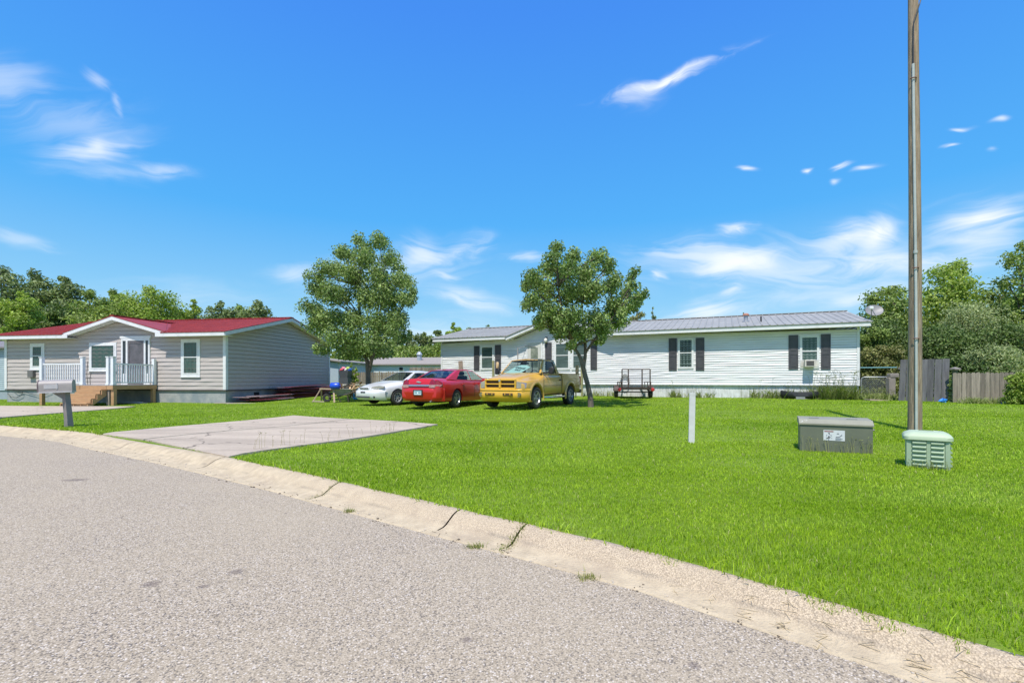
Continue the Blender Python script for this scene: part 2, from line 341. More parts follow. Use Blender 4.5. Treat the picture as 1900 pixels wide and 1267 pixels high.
# ---------------------------------------------------------------- ground materials
def grass_col(t, tc, col, b):
    n = N(t, 'ShaderNodeTexNoise'); n.inputs['Scale'].default_value = .35; n.inputs['Detail'].default_value = 5; L(t, tc.outputs['Object'], n.inputs['Vector'])
    r = N(t, 'ShaderNodeMapRange'); r.inputs[1].default_value = .35; r.inputs[2].default_value = .7; L(t, n.outputs[0], r.inputs[0])
    return mixc(t, M_(t, 'MULTIPLY', r.outputs[0], .55), col, (.24,.33,.07))
M_LAWN = mat('lawn_soil', (.17,.27,.012), (.10,.17,.012), rough=1., scale=9, detail=8, bump=1.0, bscale=60, extra=grass_col, spec=.1)
def asphalt():
    m = bpy.data.materials.new('asphalt'); m.use_nodes = True; t = m.node_tree; b = t.nodes['Principled BSDF']
    tc = N(t, 'ShaderNodeTexCoord')
    v = N(t, 'ShaderNodeTexVoronoi'); v.inputs['Scale'].default_value = 125; L(t, tc.outputs['Object'], v.inputs['Vector'])
    v2 = N(t, 'ShaderNodeTexVoronoi'); v2.inputs['Scale'].default_value = 130; L(t, tc.outputs['Object'], v2.inputs['Vector'])
    n = N(t, 'ShaderNodeTexNoise'); n.inputs['Scale'].default_value = 75; n.inputs['Detail'].default_value = 3; L(t, tc.outputs['Object'], n.inputs['Vector'])
    n2 = N(t, 'ShaderNodeTexNoise'); n2.inputs['Scale'].default_value = .55; n2.inputs['Detail'].default_value = 6; L(t, tc.outputs['Object'], n2.inputs['Vector'])
    sp = N(t, 'ShaderNodeSeparateColor'); L(t, v.outputs['Color'], sp.inputs[0])
    stone = mixc(t, sp.outputs[0], (.355,.288,.202), (.56,.465,.345))
    stone = mixc(t, M_(t, 'GREATER_THAN', sp.outputs[1], .90), stone, (.68,.60,.51))
    stone = mixc(t, M_(t, 'GREATER_THAN', sp.outputs[2], .88), stone, (.15,.13,.115))
    gap = N(t, 'ShaderNodeMapRange'); gap.inputs[1].default_value = .40; gap.inputs[2].default_value = .85; L(t, M_(t, 'MULTIPLY', v.outputs['Distance'], 1.0), gap.inputs[0])
    col = mixc(t, M_(t, 'MULTIPLY', gap.outputs[0], .7), stone, (.155,.12,.08))
    r = N(t, 'ShaderNodeMapRange'); r.inputs[1].default_value = .35; r.inputs[2].default_value = .68; L(t, n2.outputs[0], r.inputs[0])
    col = mixc(t, M_(t, 'MULTIPLY', r.outputs[0], .4), col, (.45,.37,.255))
    r3 = N(t, 'ShaderNodeMapRange'); r3.inputs[1].default_value = .4; r3.inputs[2].default_value = .6; r3.inputs[3].default_value = .93; r3.inputs[4].default_value = 1.05; L(t, n.outputs[0], r3.inputs[0])
    h = N(t, 'ShaderNodeHueSaturation'); L(t, r3.outputs[0], h.inputs['Value']); L(t, col, h.inputs['Color']); col = h.outputs[0]
    # a few oil and tar spots
    for (px, py, rx, ry) in ((280,1083,.055,.028),(378,1087,.035,.02),(438,1060,.05,.03),(866,1186,.03,.018),(140,890,.16,.05),(420,1010,.015,.012),(530,952,.02,.012),(1288,1234,.03,.02)):
        d = F*CZ/(py-HY); x = (px-HX)/F*d
        mp = N(t, 'ShaderNodeMapping', vector_type='TEXTURE'); mp.inputs['Location'].default_value = (x, d, 0); mp.inputs['Scale'].default_value = (rx, ry*1.6, 1); L(t, tc.outputs['Object'], mp.inputs[0])
        vl = N(t, 'ShaderNodeVectorMath', operation='LENGTH'); L(t, mp.outputs[0], vl.inputs[0])
        a = M_(t, 'ADD', vl.outputs['Value'], M_(t, 'MULTIPLY', M_(t, 'SUBTRACT', n.outputs[0], .5), 2.2))
        rr = N(t, 'ShaderNodeMapRange'); rr.inputs[1].default_value = 1.2; rr.inputs[2].default_value = .6; rr.inputs[4].default_value = .6; L(t, a, rr.inputs[0])
        col = mixc(t, rr.outputs[0], col, (.13,.10,.09))
    L(t, col, b.inputs['Base Color']); b.inputs['Roughness'].default_value = .92; b.inputs['Specular IOR Level'].default_value = .25
    bp = N(t, 'ShaderNodeBump'); bp.inputs['Strength'].default_value = .4; bp.inputs['Distance'].default_value = .004
    L(t, M_(t, 'SUBTRACT', 1.0, v.outputs['Distance']), bp.inputs['Height']); L(t, bp.outputs[0], b.inputs['Normal'])
    return m
M_ASPH = asphalt()
def kerb_extra(t, tc, col, b):
    # exposed gravel grows stronger to the right, a sandy gutter line lies by the road
    v = N(t, 'ShaderNodeTexVoronoi'); v.inputs['Scale'].default_value = 125; L(t, tc.outputs['Object'], v.inputs['Vector'])
    sp = N(t, 'ShaderNodeSeparateColor'); L(t, v.outputs['Color'], sp.inputs[0])
    g = mixc(t, sp.outputs[0], (.46,.365,.25), (.62,.50,.35))
    g = mixc(t, M_(t, 'GREATER_THAN', v.outputs['Distance'], .56), g, (.36,.285,.20))
    sx = N(t, 'ShaderNodeSeparateXYZ'); L(t, tc.outputs['Object'], sx.inputs[0])
    n = N(t, 'ShaderNodeTexNoise'); n.inputs['Scale'].default_value = 4; n.inputs['Detail'].default_value = 6; L(t, tc.outputs['Object'], n.inputs['Vector'])
    k = N(t, 'ShaderNodeMapRange'); k.inputs[1].default_value = -4; k.inputs[2].default_value = .4; L(t, sx.outputs[0], k.inputs[0])
    hh = N(t, 'ShaderNodeMapRange'); hh.inputs[1].default_value = .012; hh.inputs[2].default_value = .04; L(t, sx.outputs[2], hh.inputs[0])
    m = M_(t, 'MULTIPLY', M_(t, 'MULTIPLY', k.outputs[0], hh.outputs[0]), M_(t, 'ADD', n.outputs[0], .45, clamp=True), clamp=True)
    c = mixc(t, m, col, g)
    # broken dark line low on the face
    d = N(t, 'ShaderNodeMapRange', interpolation_type='SMOOTHSTEP'); d.inputs[1].default_value = .018; d.inputs[2].default_value = 0.0; L(t, M_(t, 'ABSOLUTE', M_(t, 'SUBTRACT', sx.outputs[2], .042)), d.inputs[0])
    dn = N(t, 'ShaderNodeMapRange'); dn.inputs[1].default_value = .45; dn.inputs[2].default_value = .6; dn.inputs[4].default_value = .42; L(t, n.outputs[0], dn.inputs[0])
    c = mixc(t, M_(t, 'MULTIPLY', d.outputs[0], dn.outputs[0]), c, (.22,.19,.15))
    n3 = N(t, 'ShaderNodeTexNoise'); n3.inputs['Scale'].default_value = 1.7; n3.inputs['Detail'].default_value = 9; n3.inputs['Roughness'].default_value = .72; L(t, tc.outputs['Object'], n3.inputs['Vector'])
    q = N(t, 'ShaderNodeMapRange'); q.inputs[1].default_value = .53; q.inputs[2].default_value = .66; q.inputs[4].default_value = .55; L(t, n3.outputs[0], q.inputs[0])
    return mixc(t, q.outputs[0], c, (.36,.28,.20))
M_KERB = mat('kerb_concrete', (.58,.475,.32), (.44,.355,.24), rough=.95, scale=7, detail=9, bump=.7, bscale=55, extra=kerb_extra, spec=.2)
def slab_extra(t, tc, col, b):
    n = N(t, 'ShaderNodeTexNoise'); n.inputs['Scale'].default_value = .8; n.inputs['Detail'].default_value = 8; n.inputs['Roughness'].default_value = .7
    mp = N(t, 'ShaderNodeMapping'); mp.inputs['Scale'].default_value = (.5, 2.2, 1); mp.inputs['Rotation'].default_value = (0,0,.3); L(t, tc.outputs['Object'], mp.inputs[0]); L(t, mp.outputs[0], n.inputs['Vector'])
    r = N(t, 'ShaderNodeMapRange'); r.inputs[1].default_value = .42; r.inputs[2].default_value = .62; L(t, n.outputs[0], r.inputs[0])
    c = mixc(t, M_(t, 'MULTIPLY', r.outputs[0], .6), col, (.33,.27,.21))
    # hairline cracks: edges of large warped cells
    w = N(t, 'ShaderNodeTexNoise'); w.inputs['Scale'].default_value = 1.4; w.inputs['Detail'].default_value = 5; L(t, tc.outputs['Object'], w.inputs['Vector'])
    a = N(t, 'ShaderNodeVectorMath', operation='MULTIPLY_ADD'); L(t, w.outputs['Color'], a.inputs[0]); a.inputs[1].default_value = (.9,.9,0); L(t, tc.outputs['Object'], a.inputs[2])
    v = N(t, 'ShaderNodeTexVoronoi', feature='DISTANCE_TO_EDGE'); v.inputs['Scale'].default_value = .28; L(t, a.outputs[0], v.inputs['Vector'])
    rr = N(t, 'ShaderNodeMapRange'); rr.inputs[1].default_value = .006; rr.inputs[2].default_value = .002; rr.inputs[4].default_value = .75; L(t, v.outputs['Distance'], rr.inputs[0])
    return mixc(t, rr.outputs[0], c, (.10,.085,.07))
M_SLAB = mat('driveway_concrete', (.55,.46,.355), (.46,.38,.29), rough=.93, scale=22, detail=8, bump=.35, bscale=90, extra=slab_extra, spec=.2)

# ---------------------------------------------------------------- lawn, kerb, road
def strip(name, P, Nn, offs, zf, m):
    V = []; nu = len(P)
    for o in offs:
        q = P + Nn*o; V.append(np.column_stack([q, zf(q, o)]))
    V = np.concatenate(V); k = []
    for j in range(len(offs)-1):
        for i in range(nu-1): k.append((j*nu+i, j*nu+i+1, (j+1)*nu+i+1, (j+1)*nu+i))
    return tag(raw(name, V, k, m, smooth=True), kind='structure')
BN = normals(BP)
strip('lawn', BP, BN, [-.03,.02,.1,.2,.35,.5,.75,1,1.3,1.7,2.2,2.8,3.5,4.3,5.2,6.2,7.5,9,10.5,12,14,16,18,20,24,30,40,60,100,200,600],
      lambda q, o: hs_(max(o,0)) + undul(q[:,0], q[:,1])*min(1, max(o,0)/2)*(o < 60) - (.03 if o < 0 else .006), M_LAWN)
prof = [(0,-.03),(0,.0),(.10,.004),(.25,.010),(.42,.018),(.52,.035),(.62,.065),(.74,.098),(.88,.122),(1.0,.128),(1.06,.10)]
def kerb():
    nu = len(EP); V = []; jit = rng.normal(0, 1, (len(prof), nu, 2)); wob = np.convolve(rng.normal(0,1,nu+8), np.ones(9)/9, 'valid')
    for j, (f, z) in enumerate(prof):
        q = EP*(1-f) + BP*f + EN*(wob*.012)[:,None]*(1 if 0 < j < 9 else 0) + jit[j]*.0035
        V.append(np.column_stack([q, z + jit[j][:,0]*.0022*(f > .3)]))
    V = np.concatenate(V); k = []
    cuts = []
    for (px, py) in ((200,828),(358,858),(575,905),(955,990),(838,945),(1340,1075),(1505,1120)):
        d = F*(CZ-.08)/(py-HY); c = np.array([(px-HX)/F*d, d]); cuts.append(int(np.argmin(np.hypot(*(EP-c).T))))
    for j in range(len(prof)-1):
        for i in range(nu-1):
            if i in cuts[:5] and 2 < j: continue
            k.append((j*nu+i, j*nu+i+1, (j+1)*nu+i+1, (j+1)*nu+i))
    # narrow the dropped cells: pull the cut's two edges together so only a joint stays open
    for i in cuts[:5]:
        for j in range(len(prof)):
            a, b = V[j*nu+i].copy(), V[j*nu+i+1].copy(); m = (a+b)/2; u = (b-a)/np.linalg.norm(b-a)
            V[j*nu+i] = m-u*.009; V[j*nu+i+1] = m+u*.009
    return tag(raw('kerb', V, k, M_KERB, smooth=True), kind='structure'), cuts
_, CUTS = kerb()
b = MB(); b.add([(-320,-240,-.0),(140,-240,-.0),(140,160,-.0),(-320,160,-.0)], [(0,1,2,3)]); tag(b.build('road', M_ASPH), kind='structure').location.z = -.0005
b = MB()
for i in CUTS[:5]:
    a, c = EP[i]*.5+EP[i+1]*.5, BP[i]*.5+BP[i+1]*.5; a = a*.86+c*.14; b.bar((*a, .001), (*(c*.95+a*.05), .01), .05, .01)
tag(b.build('joint_soil', mat('dark_soil', (.10,.075,.05), (.05,.04,.03), rough=1, scale=30)), kind='structure')

# driveways: concrete sheets that follow the ground
def slab(name, quads, m, lift=.03, nx=24, ny=24):
    V, k = [], []
    for (a, b_, c, d) in quads:
        a, b_, c, d = map(np.array, (a, b_, c, d)); o = len(V)
        for i in range(nx+1):
            for j in range(ny+1):
                u, v = i/nx, j/ny; p = a*(1-u)*(1-v)+b_*u*(1-v)+c*u*v+d*(1-u)*v
                s = sdist(p[0], p[1])[0]
                V.append((p[0], p[1], max(G(p[0], p[1]), .10 if s > -.1 else 0)+lift*min(1, max(0, s/.3+.35))))
        for i in range(nx):
            for j in range(ny): k.append((o+i*(ny+1)+j, o+(i+1)*(ny+1)+j, o+(i+1)*(ny+1)+j+1, o+i*(ny+1)+j+1))
        # skirt
        ring = [o+i*(ny+1) for i in range(nx+1)]+[o+nx*(ny+1)+j for j in range(1,ny+1)]+[o+i*(ny+1)+ny for i in range(nx-1,-1,-1)]+[o+j for j in range(ny-1,0,-1)]
        nb = len(V)
        for r in ring: V.append((V[r][0], V[r][1], V[r][2]-.08))
        n = len(ring)
        for q in range(n): k.append((ring[q], nb+q, nb+(q+1)%n, ring[(q+1)%n]))
    return tag(raw(name, V, k, m), kind='structure')
def xy(px, py): return gp(px, py)[:2]
A_, B_, C_, D_ = xy(188,806), xy(545,772), xy(812,789), xy(424,848)     # near-left, far-left, far-right, near-right
J0, J1 = xy(268,817), xy(652,779)
def lerp(a, b, t): return (a[0]+(b[0]-a[0])*t, a[1]+(b[1]-a[1])*t)
def nud(p, q, d): v = np.array(q)-np.array(p); v /= np.linalg.norm(v); return tuple(np.array(p)+v*d)
DRIVE = [(A_, B_, nud(J1, B_, .04), nud(J0, A_, .04)), (nud(J0, D_, .03), nud(J1, C_, .03), C_, D_)]
slab('driveway', DRIVE, M_SLAB)
D2 = [xy(-190,792), xy(-60,753), xy(252,755), xy(0,776)]
slab('driveway', [(D2[0], D2[1], D2[2], D2[3])], M_SLAB)
def inpoly(x, y, P):
    c = np.zeros(x.shape, bool); n = len(P)
    for i in range(n):
        (x0,y0), (x1,y1) = P[i], P[(i+1)%n]
        m = ((y0 > y) != (y1 > y)) & (x < (x1-x0)*(y-y0)/(y1-y0+1e-12)+x0); c ^= m
    return c
SLABS = [[A_, B_, C_, D_], D2]

# ---------------------------------------------------------------- grass
def blades(name, X, Y, H, Wd, m, label=None, lean=.75, base=None, kind='stuff'):
    n = len(X); Z = base if base is not None else G(X, Y)
    a = rng.uniform(0, 2*np.pi, n); la = rng.uniform(0, 2*np.pi, n); ln = np.abs(rng.normal(0, lean, n))*H
    dx, dy = np.cos(a)*Wd/2, np.sin(a)*Wd/2; lx, ly = np.cos(la)*ln, np.sin(la)*ln
    V = np.empty((n, 5, 3))
    V[:,0] = np.column_stack([X-dx, Y-dy, Z-.01]); V[:,1] = np.column_stack([X+dx, Y+dy, Z-.01])
    V[:,2] = np.column_stack([X+dx*.8+lx*.4, Y+dy*.8+ly*.4, Z+H*.6]); V[:,3] = np.column_stack([X-dx*.8+lx*.4, Y-dy*.8+ly*.4, Z+H*.6])
    V[:,4] = np.column_stack([X+lx, Y+ly, Z+H])
    i = np.arange(n)*5; f = np.concatenate([np.column_stack([i,i+1,i+2]), np.column_stack([i,i+2,i+3]), np.column_stack([i+3,i+2,i+4])])
    o = raw(name, V.reshape(-1,3), f, m)
    if kind: o['kind'] = kind
    if label: o['label'] = label
    return o
M_GRASS = leafmat('grass_blade', (.215,.355,.006), (.39,.52,.025), trans=.3, scale=.8, var=.38)
def scatter():
    X, Y, D = [], [], []
    for d0, d1, den in ((1.9,3.2,6800),(3.2,4.6,4900),(4.6,6.5,2800),(6.5,9,1500),(9,13,680),(13,19,300),(19,27,150)):
        n = int((d1-d0)*(d0+d1)/2*2.24*den)
        d = np.sqrt(rng.uniform(d0**2, d1**2, n)); x = rng.uniform(-1.12, 1.12, n)*d
        X.append(x); Y.append(d); D.append(d)
    X, Y, D = map(np.concatenate, (X, Y, D))
    s = sdist(X, Y)
    edge = .02 - .04*np.sin(X*7.1)*np.sin(Y*5.3+X*2) - .06*np.clip((X-.1)/1.2,0,1)*(.75+np.sin(X*11+Y*3)+.7*np.sin(X*23-Y*9))
    m = s > np.maximum(edge, -.085)
    jx, jy = X+rng.normal(0,.035,len(X))+.05*np.sin(Y*6), Y+rng.normal(0,.035,len(X))+.05*np.sin(X*5)
    for P in SLABS: m &= ~inpoly(jx, jy, P)
    # thin out where mown ground shows
    return X[m], Y[m], D[m], s[m]
gx, gy, gd, gs = scatter()
fade = np.clip((27-gd)/6, .45, 1)
patch = .75+.35*np.sin(gx*1.3+np.sin(gy*1.1)*1.5)*np.cos(gy*1.7+gx*.4)
gh = rng.uniform(.017, .036, len(gx))*np.clip(patch,.6,1.2)*fade
blades('lawn_grass', gx, gy, gh, 0.0038*np.clip(gd/3.2, 1, 5.5)*rng.uniform(.7,1.3,len(gx)), M_GRASS, 'short bright green mown grass covering the yard between the kerb and the two homes')
# shaggy edge over the kerb
i = rng.integers(0, len(BP)-1, 9000); u = rng.uniform(0, 1, 9000)[:,None]; q = BP[i]*(1-u)+BP[i+1]*u; sel = (np.abs(q[:,0]) < 14) & (q[:,1] > 1.2) & (q[:,1] < 14)
q = q[sel]; q = q + rng.normal(0, .022, q.shape); mk = ~inpoly(q[:,0], q[:,1], SLABS[0]) & ~inpoly(q[:,0], q[:,1]+.35, SLABS[0]) & ~inpoly(q[:,0], q[:,1], SLABS[1]) ; q = q[mk]
blades('lawn_edge_grass', q[:,0], q[:,1], rng.uniform(.03,.075,len(q)), .005+0*q[:,0]+.0012*q[:,1], M_GRASS, 'ragged grass blades creeping over the back of the kerb', lean=1.0)
# straw and dry clippings in the gutter
M_STRAW = leafmat('straw', (.50,.38,.20), (.62,.50,.30), trans=.1, var=.4)
n = 2800; i = rng.integers(0, len(EP)-1, n*6); f = rng.beta(1.6, 2.4, n*6); q = EP[i]*(1-f[:,None])+BP[i]*f[:,None]
k = (q[:,0] > .9+rng.uniform(0,1.2,n*6)) & (q[:,1] > 1.3); q = q[k][:n]; f = f[k][:n]
zz = np.interp(f, [p[0] for p in prof], [p[1] for p in prof])+.004
a = np.arctan2(-.7,.72)+rng.normal(0,.55,len(q)); l = rng.uniform(.015,.06,len(q)); w = .0013
dx, dy = np.cos(a)*l, np.sin(a)*l; nx_, ny_ = -np.sin(a)*w, np.cos(a)*w; z2 = zz+rng.uniform(0,.008,len(q))
V = np.stack([np.column_stack([q[:,0]-dx-nx_, q[:,1]-dy-ny_, zz]), np.column_stack([q[:,0]+dx-nx_, q[:,1]+dy-ny_, z2]), np.column_stack([q[:,0]+dx+nx_, q[:,1]+dy+ny_, z2]), np.column_stack([q[:,0]-dx+nx_, q[:,1]-dy+ny_, zz])], 1)
tag(raw('straw_litter', V.reshape(-1,3), np.arange(len(q)*4).reshape(-1,4), M_STRAW), 'dry straw and clippings lying in the gutter at the lower right', kind='stuff')
# grit, pebbles and leaf crumbs gathered along the gutter
b = MB(); n = 0
while n < 520:
    i = random.randrange(len(EP)-1); f = random.betavariate(1.2, 3)*.6-.12; q = EP[i]*(1-f)+BP[i]*f
    if not (-11 < q[0] < 2.3 and 1.4 < q[1] < 12): continue
    r = random.uniform(.003,.009)*(1 if n % 9 else 1.7); z = float(np.interp(max(f,0), [p[0] for p in prof], [p[1] for p in prof])); b.ball((q[0]+random.uniform(-.03,.03), q[1]+random.uniform(-.03,.03), z+r*.3), (r, r*random.uniform(.6,1), r*.6), None, 5, 3, .2); n += 1
tag(b.build('gutter_grit', mat('grit', (.50,.44,.36), (.14,.11,.08), rough=.9, scale=3, lo=.48, hi=.52)), 'loose pebbles and crumbs scattered along the gutter at the road edge', kind='stuff')
# tufts in the joints and at the road edge
M_WEED = leafmat('weed_leaf', (.16,.22,.04), (.36,.34,.12), trans=.3, var=.3)
tuftlab = {0:'small weed tuft at the road edge below the widest kerb crack', 1:'weed tuft at the road edge left of the dirt filled kerb crack', 2:'straw coloured weed tuft at the road edge, nearest to the camera'}
for j, (px, py, sz) in enumerate(((648,948,.06),(883,1013,.07),(1088,1070,.085))):
    d = F*(CZ-.01)/(py-HY); x = (px-HX)/F*d; n = 90
    X = x+rng.normal(0, sz*.45, n); Y = d+rng.normal(0, sz*.3, n)
    o = blades('weed_tuft', X, Y, rng.uniform(.012,.042,n), np.full(n,.0045), M_WEED, lean=1.1, base=np.full(n,.004), kind=None); tag(o, tuftlab[j], 'weed', 'weed tufts along the gutter')
for j, (ci, lab) in enumerate(((3,'withered weeds filling the wide joint in the middle of the kerb'),(2,'withered weeds filling the kerb joint right of the driveway'))):
    i = CUTS[ci]; n = 320 if j == 0 else 160; f = rng.uniform(.05, 1, n); c = (EP[i]+EP[i+1])/2; e = (BP[i]+BP[i+1])/2
    q = c+(e-c)*f[:,None]+rng.normal(0,.02+.02*(1-f[:,None]),(n,2)); zz = np.interp(f, [p[0] for p in prof], [p[1] for p in prof])
    o = blades('joint_weeds', q[:,0], q[:,1], rng.uniform(.01,.035,n), np.full(n,.005), M_WEED, lean=1.2, base=zz-.012, kind=None); tag(o, lab, 'weeds', 'weeds in the kerb joints')
def stalks(name, pts, hmin, hmax, m, label, cat, w=.006, group=None):
    b_ = MB()
    for (x, y) in pts:
        z = G(x, y); h = random.uniform(hmin, hmax); a = random.uniform(0, 6.28); l = random.uniform(.05,.35)*h
        p1 = (x+math.cos(a)*l*.4, y+math.sin(a)*l*.4, z+h*.6); p2 = (x+math.cos(a)*l, y+math.sin(a)*l, z+h)
        b_.tube([(x,y,z-.02), p1, p2], [w*.5, w*.4, w*.2], 3, False)
        for s in range(3):
            a2 = random.uniform(0,6.28); b_.tube([p2, (p2[0]+math.cos(a2)*h*.14, p2[1]+math.sin(a2)*h*.14, p2[2]+h*random.uniform(0,.12))], [w*.4, w*.25], 3, False)
    return tag(b_.build(name, m), label, cat, group)
M_STALK = mat('seed_stalk', (.30,.24,.12), (.20,.20,.08), rough=.9, scale=20)
pts = []
for i in range(34):
    t_ = random.random()**1.3*.75+.08; p = lerp(D_, C_, t_); pts.append((p[0]+random.uniform(-.3,.05), p[1]+random.uniform(-.05,.25)))
o = stalks('seed_stalks', pts, .12, .30, M_STALK, 'thin dry seed stalks standing along the right edge of the near driveway', 'weeds')
# ---------------------------------------------------------------- houses
class House:
    """local x runs along the front from left to right (0 at the right front corner), y goes back into the house, z up from the ground"""
    def __init__(s, name, label, cat, O, Rt, W_):
        s.O = Vector((*O, 0)); s.R = Vector((*Rt, 0)).normalized(); s.B = Vector((-s.R.y, s.R.x, 0)); s.z0 = G(*O)
        s.e = thing(name, label, cat, (O[0], O[1], s.z0), math.atan2(s.R.y, s.R.x)); s.W = W_
    def wp(s, px, py, v=0.):           # pixel on the plane v metres in front of the front wall -> local x, z
        dx = Vector(((px-HX)/F, 1, 0)); o = s.O - s.B*v; t = o.dot(s.B)/dx.dot(s.B); p = dx*t
        return (p-s.O).dot(s.R), CZ+(HY-py)/F*t-s.z0
    def wpr(s, px, py):                # the same on the right gable wall -> local y, z
        dx = Vector(((px-HX)/F, 1, 0)); t = s.O.dot(s.R)/dx.dot(s.R); p = dx*t
        return (p-s.O).dot(s.B), CZ+(HY-py)/F*t-s.z0
    def world(s, x, y): p = s.O+s.R*x+s.B*y; return p.x, p.y
def lap(b, ext, z0, z1, h, side='front', y0=0., out=.024, gap=.016, wavy=False):
    """horizontal lap boards; ext(z) gives the left and right end at height z"""
    P = (lambda u, o, z: (u, y0-o, z)) if side == 'front' else ((lambda u, o, z: (y0+o, u, z)) if side == 'right' else (lambda u, o, z: (y0-o, u, z)))
    z = z0
    while z < z1-.005:
        zt = min(z+h, z1); (a, c), (a2, c2) = ext(z), ext(zt)
        if c-a > .02:
            if c2 < a2: a2 = c2 = (a2+c2)/2
            zq = zt-gap
            ns = max(1, int((c-a)/.55)) if wavy else 1; oo = [out+(random.uniform(-.011,.009) if wavy else 0) for _ in range(ns+1)]; zj = [z+(random.uniform(-.006,.006) if wavy else 0) for _ in range(ns+1)]
            for q in range(ns):
                u0, u1 = q/ns, (q+1)/ns; A0, A1, T0, T1 = a+(c-a)*u0, a+(c-a)*u1, a2+(c2-a2)*u0, a2+(c2-a2)*u1
                b.quad(P(A0,oo[q],zj[q]), P(A1,oo[q+1],zj[q+1]), P(T1,.004,zq), P(T0,.004,zq)); b.quad(P(A0,-.02,zj[q]), P(A1,-.02,zj[q+1]), P(A1,oo[q+1],zj[q+1]), P(A0,oo[q],zj[q]))
            b.quad(P(a2,-.02,zq), P(c2,-.02,zq), P(c2,-.02,zt), P(a2,-.02,zt))
        z = zt
def window(H, x0, x1, z0, z1, m_fr, m_gl, m_bl, sash=True, fw=.07, out=.055, mull=None, blind=None, casing=0.):
    f = MB(); y = -out
    if casing:
        f.box((x0-casing, y+.01, z0-casing),(x0, .0, z1+casing)); f.box((x1, y+.01, z0-casing),(x1+casing, 0, z1+casing))
        f.box((x0, y+.01, z1),(x1, 0, z1+casing)); f.box((x0, y+.01, z0-casing),(x1, 0, z0)); f.box((x0-casing-.02, y-.02, z0-casing-.035),(x1+casing+.02, 0, z0-casing-.001))
    f.box((x0, y, z0),(x0+fw, -.001, z1)); f.box((x1-fw, y, z0),(x1, -.001, z1))
    f.box((x0+fw, y, z1-fw),(x1-fw, -.001, z1)); f.box((x0+fw, y, z0),(x1-fw, -.001, z0+fw))
    w = f.build('window', m_fr, H.e, smooth=None)
    g = MB(); g.quad((x0+fw, -.032, z0+fw), (x1-fw, -.032, z0+fw), (x1-fw, -.032, z1-fw), (x0+fw, -.032, z1-fw)); g.build('pane', m_gl, w)
    if sash:
        zm = (z0+z1)/2+(.03 if mull is None else 0); s_ = MB(); s_.box((x0+fw, y+.006, zm-.022),(x1-fw, -.034, zm+.022)); s_.build('sash_bar', m_fr, w)
    c = MB(); n = 14; xs = np.linspace(x0+fw, x1-fw, n)
    if blind == 'slats':
        z = z0+fw+.02
        while z < z1-fw-.02: c.quad((x0+fw,-.026,z), (x1-fw,-.026,z), (x1-fw,-.012,z+.04), (x0+fw,-.012,z+.04)); z += .048
    else:
        for i in range(n-1):
            ya, yb = -.016+.009*math.sin(i*1.7), -.016+.009*math.sin((i+1)*1.7)
            c.quad((xs[i],ya,z0+fw), (xs[i+1],yb,z0+fw), (xs[i+1],yb,z1-fw), (xs[i],ya,z1-fw))
    c.build('blind' if blind == 'slats' else 'curtain', m_bl, w)
    return w
def shutter(H, x0, x1, z0, z1, m):
    b = MB(); t = .05; s_ = .045; y = -.05
    b.box((x0, y+.014, z0),(x1, -.002, z1))
    zm = z0+(z1-z0)*.46
    for (a, c) in ((z0, zm-.02), (zm+.02, z1)):
        b.box((x0, y, a),(x0+s_, y+.013, c)); b.box((x1-s_, y, a),(x1, y+.013, c)); b.box((x0+s_, y, c-s_),(x1-s_, y+.013, c)); b.box((x0+s_, y, a),(x1-s_, y+.013, a+s_))
        b.box((x0+s_+.035, y+.002, a+s_+.05),(x1-s_-.035, y+.0128, c-s_-.05), bev=.006)
    b.box((x0, y, zm-.02),(x1, y+.013, zm+.02))
    return b.build('shutter', m, H.e)
def roof_plane(b, p0, p1, q1, q0, th=.03, rib=.23, rh=.02, rw=.05, n_off=(0,0,1)):
    """a metal roof sheet: p0-p1 eave, q0-q1 ridge; ribs run up the slope"""
    p0, p1, q0, q1 = map(Vector, (p0, p1, q0, q1)); nrm = (p1-p0).cross(q0-p0).normalized()
    if nrm.z < 0: nrm = -nrm
    b.prism([p0, p1, q1, q0], nrm*th)
    L0 = (p1-p0).length; n = int(L0/rib)
    for i in range(n+1):
        u = (i*rib)/L0; e = (p1-p0).normalized()
        a = p0+(p1-p0)*u; c = a+(q0-p0)                       # parallel to the left rake; trimmed by the right one
        # trim where the sheet narrows
        def inside(pt):
            r = (pt-p0); s_ = r.dot((q0-p0).normalized())
            return True
        k = 1.0
        ql = (q1-q0).length
        if ql < L0-.01 and (a-p0).length > ql:
            k = max(0, (L0-(a-p0).length)/(L0-ql))
        c = a+(q0-p0)*k
        if k < .03: continue
        o = nrm*th
        b.add([a+o-e*rw/2, a+o+e*rw/2, a+o+e*rw*.25+nrm*rh, a+o-e*rw*.25+nrm*rh, c+o-e*rw/2, c+o+e*rw/2, c+o+e*rw*.25+nrm*rh, c+o-e*rw*.25+nrm*rh],
              [(0,1,2,3),(7,6,5,4),(1,5,6,2),(0,3,7,4),(3,2,6,7)])

